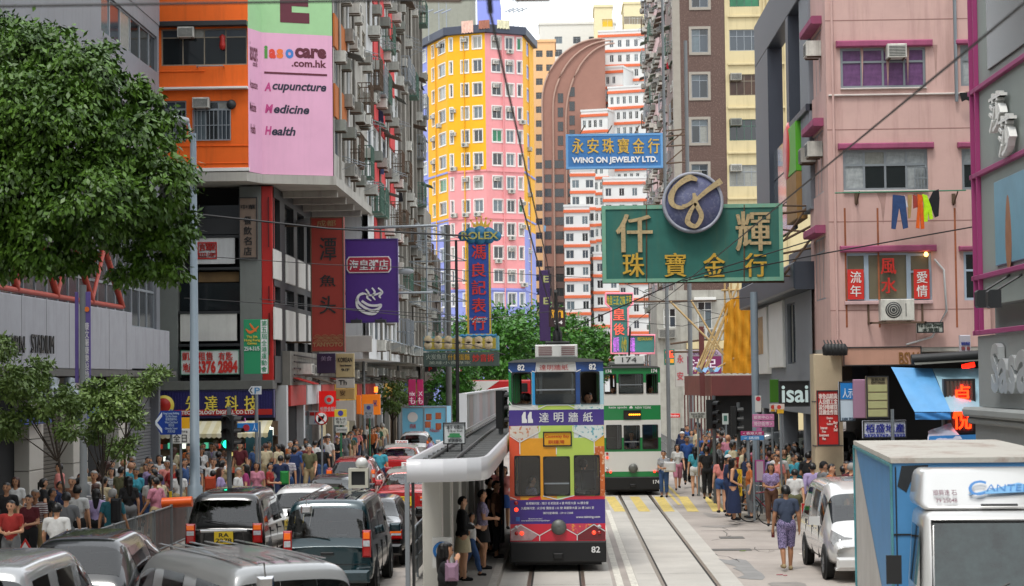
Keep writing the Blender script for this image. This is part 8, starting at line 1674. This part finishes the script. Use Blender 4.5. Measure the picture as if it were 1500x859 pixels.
EX = [(10, 708, 1.7, C_, 'stand', 0, 'black', 'trousers', 'black', 'short', 'black', 'person in black with cyan straps standing at the far left edge'),
 (43, 726, 1.6, C_, 'hold', 1, 'maroon', 'trousers', 'black', 'short', 'black', 'woman in maroon behind the man in the striped polo shirt'),
 (52, 718, 1.7, C_, 'walk', 0, 'maroon striped', 'trousers', 'khaki', 'short', 'grey', 'man in maroon and white striped polo and khaki trousers'),
 (83, 738, 1.68, A, 'walk', 0, 'white', 'trousers', 'black', 'short', 'black', 'man in white shirt and black trousers walking away at lower left', .14),
 (97, 722, 1.7, A, 'walk2', 0, 'grey', 'trousers', 'grey', 'short', 'black', 'man in pale grey shirt just behind the man in white'),
 (88, 706, 1.6, R_F, 'stand', 0, 'navy', 'trousers', 'navy', 'short', 'black', 'man in navy facing right beside the tiled column'),
 (113, 712, 1.7, A, 'stand', 0, 'white', 'trousers', 'black', 'short', 'black', 'person in white tee half hidden by the purple banner post'),
 (141, 717, 1.6, A, 'walk', 1, 'lilac', 'trousers', 'black', 'long', 'black', 'long haired woman in lilac tee and black trousers walking away'),
 (165, 717, 1.7, A, 'walk2', 0, 'teal', 'trousers', 'teal', 'short', 'grey', 'grey haired person in teal shirt with a black shoulder bag'),
 (147, 694, 1.6, A, 'stand', 1, 'black', 'trousers', 'black', 'long', 'brown', 'red haired woman in black seen over the others on the left'),
 (164, 686, 1.6, C_, 'hold', 1, 'grey striped', 'trousers', 'black', 'long', 'black', 'woman in grey and white striped tee facing the camera'),
 (199, 687, 1.62, C_, 'bagarm', 1, 'aqua', 'long_shorts', 'navy', 'short', 'black', 'woman in pale blue tee and navy shorts with a teal bag'),
 (214, 680, 1.68, C_, 'stand', 0, 'black', 'trousers', 'black', 'short', 'black', 'man in black tee just behind the woman in pale blue'),
 (226, 683, 1.7, C_, 'walk', 0, 'purple', 'trousers', 'khaki', 'short', 'black', 'man in violet polo shirt beside the ponytailed woman'),
 (222, 697, 1.62, A, 'walk', 1, 'white', 'shorts', 'denim', 'ponytail', 'black', 'ponytailed woman in white tee and denim shorts walking away'),
 (247, 668, 1.7, A, 'stand', 0, 'grey', 'trousers', 'black', 'short', 'black', 'person with grey top and black backpack behind the blue arrow sign'),
 (289, 668, 1.62, L_F, 'walk', 1, 'white', 'shorts', 'denim', 'long', 'black', 'woman in white top and blue denim shorts by the thick lamp post'),
 (276, 664, 1.75, C_, 'walk', 0, 'black', 'trousers', 'black', 'short', 'black', 'tall man in black walking left of the thick lamp post'),
 (312, 690, 1.5, A, 'stand', 0, 'grey', 'trousers', 'grey', 'short', 'black', 'boy carrying the red backpack by the traffic light'),
 (323, 686, 1.6, R_F, 'stand', 1, 'lilac', 'long_skirt', 'maroon', 'long', 'brown', 'woman with lilac headscarf and maroon patterned dress'),
 (320, 662, 1.72, A, 'stand', 0, 'white', 'trousers', 'black', 'short', 'black', 'man in white with black backpack straps behind the signal post'),
 (349, 686, 1.6, R_F, 'stand', 0, 'white', 'trousers', 'navy', 'short', 'grey', 'elderly man in white shirt with blue trim near the kerb'),
 (360, 681, 1.58, L_F, 'phone', 1, 'magenta', 'trousers', 'magenta', 'long', 'black', 'woman in magenta tee holding a hand to her face'),
 (376, 678, 1.6, C_, 'stand', 1, 'pink', 'skirt', 'white', 'long', 'black', 'woman in pink cardigan and white skirt'),
 (395, 679, 1.55, R_F, 'hold', 1, 'red', 'trousers', 'black', 'short', 'black', 'woman in bright red tee beside the utility box'),
 (411, 668, 1.65, A, 'walk', 0, 'navy', 'trousers', 'navy', 'short', 'black', 'person in navy tee with a green bag on the left pavement'),
 (421, 666, 1.68, A, 'walk', 0, 'purple striped', 'trousers', 'denim', 'short', 'black', 'person in purple striped tee and jeans'),
 (431, 656, 1.7, A, 'walk2', 0, 'blue', 'trousers', 'navy', 'short', 'black', 'man in bright blue top walking away'),
 (453, 653, 1.75, C_, 'walk', 0, 'olive', 'trousers', 'khaki', 'short', 'grey', 'man in olive tee and khaki trousers with backpack straps'),
 (472, 652, 1.65, A, 'stand', 0, 'black', 'trousers', 'denim', 'short', 'black', 'person in black printed tee near the no right turn sign'),
 (557, 655, 1.75, A, 'stand', 0, 'aqua', 'trousers', 'navy', 'short', 'black', 'officer in light blue shirt standing on the road by the taxis', 0),
 (536, 666, 1.7, L_F, 'walk', 0, 'white', 'trousers', 'navy', 'short', 'black', 'person in white shirt at the kerb left of the officer', .14),
 (630, 640, 1.7, L_F, 'stand', 0, 'lilac', 'trousers', 'navy', 'short', 'black', 'man in lilac shirt beside the blue delivery truck', 0),
 (972, 661, 1.55, C_, 'hold', 1, 'navy striped', 'trousers', 'denim', 'short', 'black', 'woman in striped top and jeans standing beside the green tram', 0),
 (1018, 655, 1.66, A, 'stand', 1, 'aqua', 'shorts', 'white', 'long', 'black', 'woman in aqua top and short shorts seen from behind', 0),
 (1006, 640, 1.72, C_, 'walk', 0, 'blue', 'trousers', 'black', 'short', 'black', 'man in blue jacket near the woman in aqua', .14, 'long_top'),
 (999, 633, 1.7, C_, 'stand', 0, 'navy', 'trousers', 'navy', 'cap', 'black', 'man with white cap and navy jacket on the right kerb', .14, 'long_top'),
 (992, 652, 1.55, C_, 'walk', 1, 'white', 'long_shorts', 'pink', 'long', 'black', 'woman in white tee walking at the right kerb'),
 (1035, 655, 1.65, A, 'stand', 0, 'black', 'trousers', 'black', 'short', 'black', 'man in plain black behind the wheelchair'),
 (1047, 651, 1.68, R_F, 'stand', 0, 'black', 'trousers', 'navy', 'short', 'black', 'man in black tee facing right near the wheelchair'),
 (1056, 668, 1.62, A, 'stand', 1, 'coral', 'shorts', 'denim', 'long', 'black', 'woman in coral top and denim shorts by the kerb'),
 (1066, 667, 1.7, R_F, 'hold', 0, 'navy', 'trousers', 'navy', 'cap', 'black', 'man in navy polo and dark cap at the railing'),
 (1074, 672, 1.66, R_F, 'bagarm', 1, 'navy', 'long_skirt', 'navy', 'long', 'black', 'woman in a long sleeveless navy dress at the railing', .14, 'vest'),
 (1098, 676, 1.55, L_F, 'stand', 0, 'orange', 'trousers', 'grey', 'short', 'black', 'man in orange tee behind the yellow striped post'),
 (1129, 680, 1.6, C_, 'hold', 1, 'purple plaid', 'trousers', 'brown', 'long', 'black', 'woman in patterned purple top holding up a phone'),
 (1145, 641, 1.72, A, 'stand', 0, 'lime', 'trousers', 'navy', 'cap', 'black', 'worker in fluorescent vest and white cap'),
 (1164, 688, 1.6, A, 'walk', 1, 'white', 'shorts', 'olive', 'short', 'black', 'woman in white tee and olive shorts with bag strap', 0),
 (1190, 679, 1.72, A, 'walk2', 0, 'lilac', 'trousers', 'denim', 'short', 'black', 'man in pale lilac long sleeved shirt and jeans', 0, 'long_top'),
 (1208, 678, 1.68, C_, 'stand', 0, 'white', 'trousers', 'black', 'short', 'black', 'man facing the camera behind the lilac shirt', 0),
 (1218, 690, 1.58, L_F, 'stand', 1, 'coral', 'trousers', 'black', 'long', 'brown', 'woman with brown hair beside the stained cabinet', 0),
 (1235, 683, 1.65, A, 'stand', 0, 'black', 'trousers', 'black', 'short', 'black', 'man in black tee in front of the stained cabinet', 0),
 (1227, 701, 1.6, C_, 'stand', 0, 'grey', 'trousers', 'grey', 'bald', 'black', 'bald old man above the white people carrier', 0),
 (677, 728, 1.6, R_F, 'hold', 1, 'black', 'skirt', 'cream', 'short', 'black', 'woman in black cardigan and cream skirt waiting on the platform', .17, 'long_top'),
 (690, 752, 1.22, R_F, 'walk', 0, 'white', 'trousers', 'denim', 'short', 'black', 'boy in white and blue tee and jeans on the platform', .17),
 (706, 718, 1.6, R_F, 'hold', 1, 'grey plaid', 'skirt', 'black', 'short', 'black', 'woman in dotted blouse under the shelter roof', .17),
 (716, 700, 1.65, R_F, 'stand', 0, 'black', 'trousers', 'black', 'short', 'black', 'dark clothed person deep under the shelter', .17),
 (726, 705, 1.65, R_F, 'stand', 0, 'brown', 'trousers', 'black', 'short', 'black', 'person in brown next to the woman in coral pink', .17),
 (738, 684, 1.6, C_, 'phone', 1, 'coral', 'skirt', 'blue', 'long', 'black', 'woman in coral pink top and blue skirt next to the tram', .17),
 (729, 682, 1.6, C_, 'stand', 1, 'coral', 'trousers', 'black', 'long', 'black', 'face of a woman behind the coral pink top', .17)]
for e in EX:
    (u, v, h, rz, pose, fem, top, bk, bc, hair, hc, lab), ex = e[:12], e[12:]; z0 = ex[0] if ex else .14; p = hp(u, v, h, z0)
    person(p.x, p.y, z0, rz+random.uniform(-.2, .2), pose, fem, top, (bk, bc), hair, hc, h, lab, tk=ex[1] if len(ex) > 1 else 'top')
p = G(1153, 836); o = person(p.x, p.y, 0, .05, 'stand', 0, 'navy', ('long_shorts', 'navy'), 'short', 'black', 1.74, 'man in grey blue tee and plaid shorts walking away on the road', fig=HERO, shoes='khaki')
for c in o.children:
    if c.name.startswith('top'): c.material_slots[0].material = mat('slate_tee', '3a4458', .9, var=.15, sc=6, bump=.4, bsc=14)
    if c.name.startswith('shorts'): c.material_slots[0].material = fab('navy', 'plaid')
g = thing('wallet', 'small dark red object held in the walking man\'s left hand', 'wallet', (p.x-.27, p.y+.07, .74)); put('body', MB().bbox(-.03, -.05, -.06, .03, .05, .07, .01), mat('fabric_maroon', '5a1c24'), g)
p = hp(653, 796, 1.62, .17); person(p.x, p.y, .17, R_F, 'phone', 1, 'black', ('skirt', 'pink'), 'long', 'black', 1.62, 'black haired woman with pink bag at the near end of the platform', tk='long_top')
p = hp(16, 748, 1.5, .14); person(p.x, p.y, .2, C_, 'hold', 0, 'red', ('trousers', 'grey'), 'short', 'black', 1.62, 'man in bright red polo astride the black bicycle')

for (x, y, z, rz, top, fem, hair, lab) in ((-.62, 42.5, 2.1, 0, 'white', 0, 'short', 'passenger in white on the upper deck left of tram 82, seen from behind'), (.68, 42.3, 2.1, pi, 'black', 1, 'short', 'passenger looking out of the upper right window of tram 82'), (.45, 42.9, 2.12, pi, 'brown', 0, 'short', 'dark haired passenger behind the one looking out of tram 82'), (-.7, 43.4, 2.1, 0, 'black', 0, 'short', 'passenger in dark clothes deeper on the upper deck of tram 82'),
     (.55, 42.4, .68, -.3, 'grey', 0, 'short', 'passenger with dark backpack standing at the lower right window of tram 82'), (-.55, 42.5, .35, -1.2, 'grey plaid', 0, 'short', 'passenger in checked shirt seated at the lower left window of tram 82'),
     (2.4, 69, .55, pi, 'navy', 0, 'short', 'tram driver in blue behind the lower centre window of the green tram'), (1.8, 69.4, 2.1, pi, 'black', 0, 'short', 'passenger at the upper left window of the green tram'), (2.3, 69.5, 2.1, pi, 'denim', 0, 'short', 'passenger in blue at the upper centre window of the green tram'), (3.1, 69.4, 2.1, pi, 'white', 1, 'short', 'passenger in white at the upper right window of the green tram')):
    up = z > 2; person(x-.11 if x < 1.5 else x, y, z, rz, 'sit' if up else 'hold', fem, top, ('trousers', 'black'), hair, 'black', 1.6, lab)

def bag(label, u, v, Y, hx, w_=.32, h_=.42, d=.16, nm='backpack'):
    p = PY(u, v, Y); T = thing(nm, label, 'bag', p); put('body', MB().bbox(-w_/2, -d, -h_/2, w_/2, 0, h_/2, .05), mat('bagcloth_'+hx, hx, .8, var=.15, bump=.3), T); put('strap', MB().tube([(-w_*.3, 0, h_*.4), (-w_*.35, .1, h_*.6), (-w_*.3, .14, h_*.2)], .015, 5), mat('bagcloth_'+hx), T); put('strap', MB().tube([(w_*.3, 0, h_*.4), (w_*.35, .1, h_*.6), (w_*.3, .14, h_*.2)], .015, 5), mat('bagcloth_'+hx), T)
Yh = lambda u, v, h, z0=.14: hp(u, v, h, z0).y
bag('black shoulder bag on the back of the person in teal', 171, 748, Yh(165, 717, 1.7)-.14, '121214', .2, .5); bag('teal handbag hanging beside the woman in pale blue', 190, 715, Yh(199, 687, 1.62)-.05, '1c8070', .22, .3, .12, 'handbag'); bag('dark grey backpack behind the blue arrow sign', 247, 690, Yh(247, 668, 1.7)-.13, '2a2c30'); bag('red and orange backpack on the boy by the traffic light', 309, 708, Yh(312, 690, 1.5)-.13, 'a83c1c', .3, .36)
bag('black backpack on the man in white behind the signal post', 322, 682, Yh(320, 662, 1.72)-.13, '1a1a1e'); bag('green shopping bag carried by the person in navy', 417, 700, Yh(411, 668, 1.65)-.1, '1c7c34', .26, .4, .08, 'shopping_bag'); bag('navy backpack on the man in bright blue', 432, 675, Yh(431, 656, 1.7)-.13, '18305c'); bag('large white shopping bag of the striped woman', 981, 684, Yh(972, 661, 1.55, 0)-.1, 'c4c4c4', .4, .34, .12, 'shopping_bag')
bag('pink tote bag of the black haired woman on the platform', 662, 838, Yh(653, 796, 1.62, .17)-.2, '8a6c80', .18, .24, .1, 'handbag'); bag('dark backpack of the passenger in tram 82', 862, 703, 42.2, '16202c'); bag('magenta bag at the kerb beside the man in blue', 1010, 677, 76, 'a01c60', .3, .35, .14, 'handbag')

rc = random.Random(12); tops = ['white', 'white', 'black', 'black', 'grey', 'navy', 'red', 'teal', 'pink', 'purple', 'lilac', 'olive', 'khaki', 'orange', 'green', 'blue', 'cream', 'maroon', 'aqua', 'coral', 'grey striped', 'navy striped', 'brown', 'black', 'denim', 'white', 'cream', 'grey', 'black', 'white']
ks = [('trousers', 'black'), ('trousers', 'denim'), ('trousers', 'navy'), ('trousers', 'khaki'), ('shorts', 'denim'), ('long_shorts', 'grey'), ('long_shorts', 'khaki'), ('skirt', 'black'), ('long_skirt', 'navy'), ('shorts', 'black'), ('trousers', 'grey')]
PL = [(e.location.x, e.location.y) for e in bpy.data.objects if e.name.startswith('person') and not e.parent]
PL += [(-9.3, y) for y in range(40, 60)]
def crowd(n, x0, x1, y0, y1, where, z0=.14, face=None, md=.42):
    k = 0; t = 0
    while k < n and t < n*30:
        t += 1; x, y = rc.uniform(x0, x1), rc.uniform(y0, y1)
        if any((x-a)**2+(y-b)**2 < md*md for a, b in PL): continue
        fem = rc.random() < .5; pose = rc.choice(['stand', 'walk', 'walk2', 'hold', 'stand'] if not fem else ['stand', 'walk', 'walk2', 'hold', 'phone', 'hip', 'bagarm']); b_ = rc.choice(ks if fem else [q for q in ks if 'skirt' not in q[0] and q != ('shorts', 'denim')])
        hair = rc.choice(['long', 'long', 'ponytail', 'short'] if fem else ['short', 'short', 'short', 'short', 'cap', 'bald'][:6 if rc.random() < .3 else 4]); rz = rc.choice(face or [0, 0, pi, pi, pi/2, -pi/2])+rc.uniform(-.5, .5)
        if person(x, y, z0, rz, pose, fem, rc.choice(tops), b_, hair, rc.choice(['black']*7+['grey', 'brown']), rc.uniform(1.56, 1.74) if fem else rc.uniform(1.64, 1.8), where=where, capc='black' if hair == 'cap' and rc.random() < .5 else None): k += 1; PL.append((x, y))
crowd(14, -13.2, -9.5, 42, 52, 'near left pavement')
crowd(24, -13.6, -9.6, 52, 61, 'near the cream awning')
crowd(22, -13.8, -9.2, 69.5, 71, 'electronics shop front', md=.4)
crowd(40, -10.1, -8.9, 72, 104, 'far left pavement', md=.5)
crowd(26, 5.3, 7.1, 57.5, 66, 'right kerb railings')
crowd(26, 5.3, 7.1, 66, 96, 'far right pavement', md=.5)
crowd(26, 7.2, 11.2, 58.2, 68, 'dark building arcade', md=.42)
crowd(26, 5.9, 10.6, 55.9, 57.5, 'pink tenement corner', md=.4)
crowd(30, 6.7, 10.5, 49.5, 55.3, 'beside the corner pillar', 0)
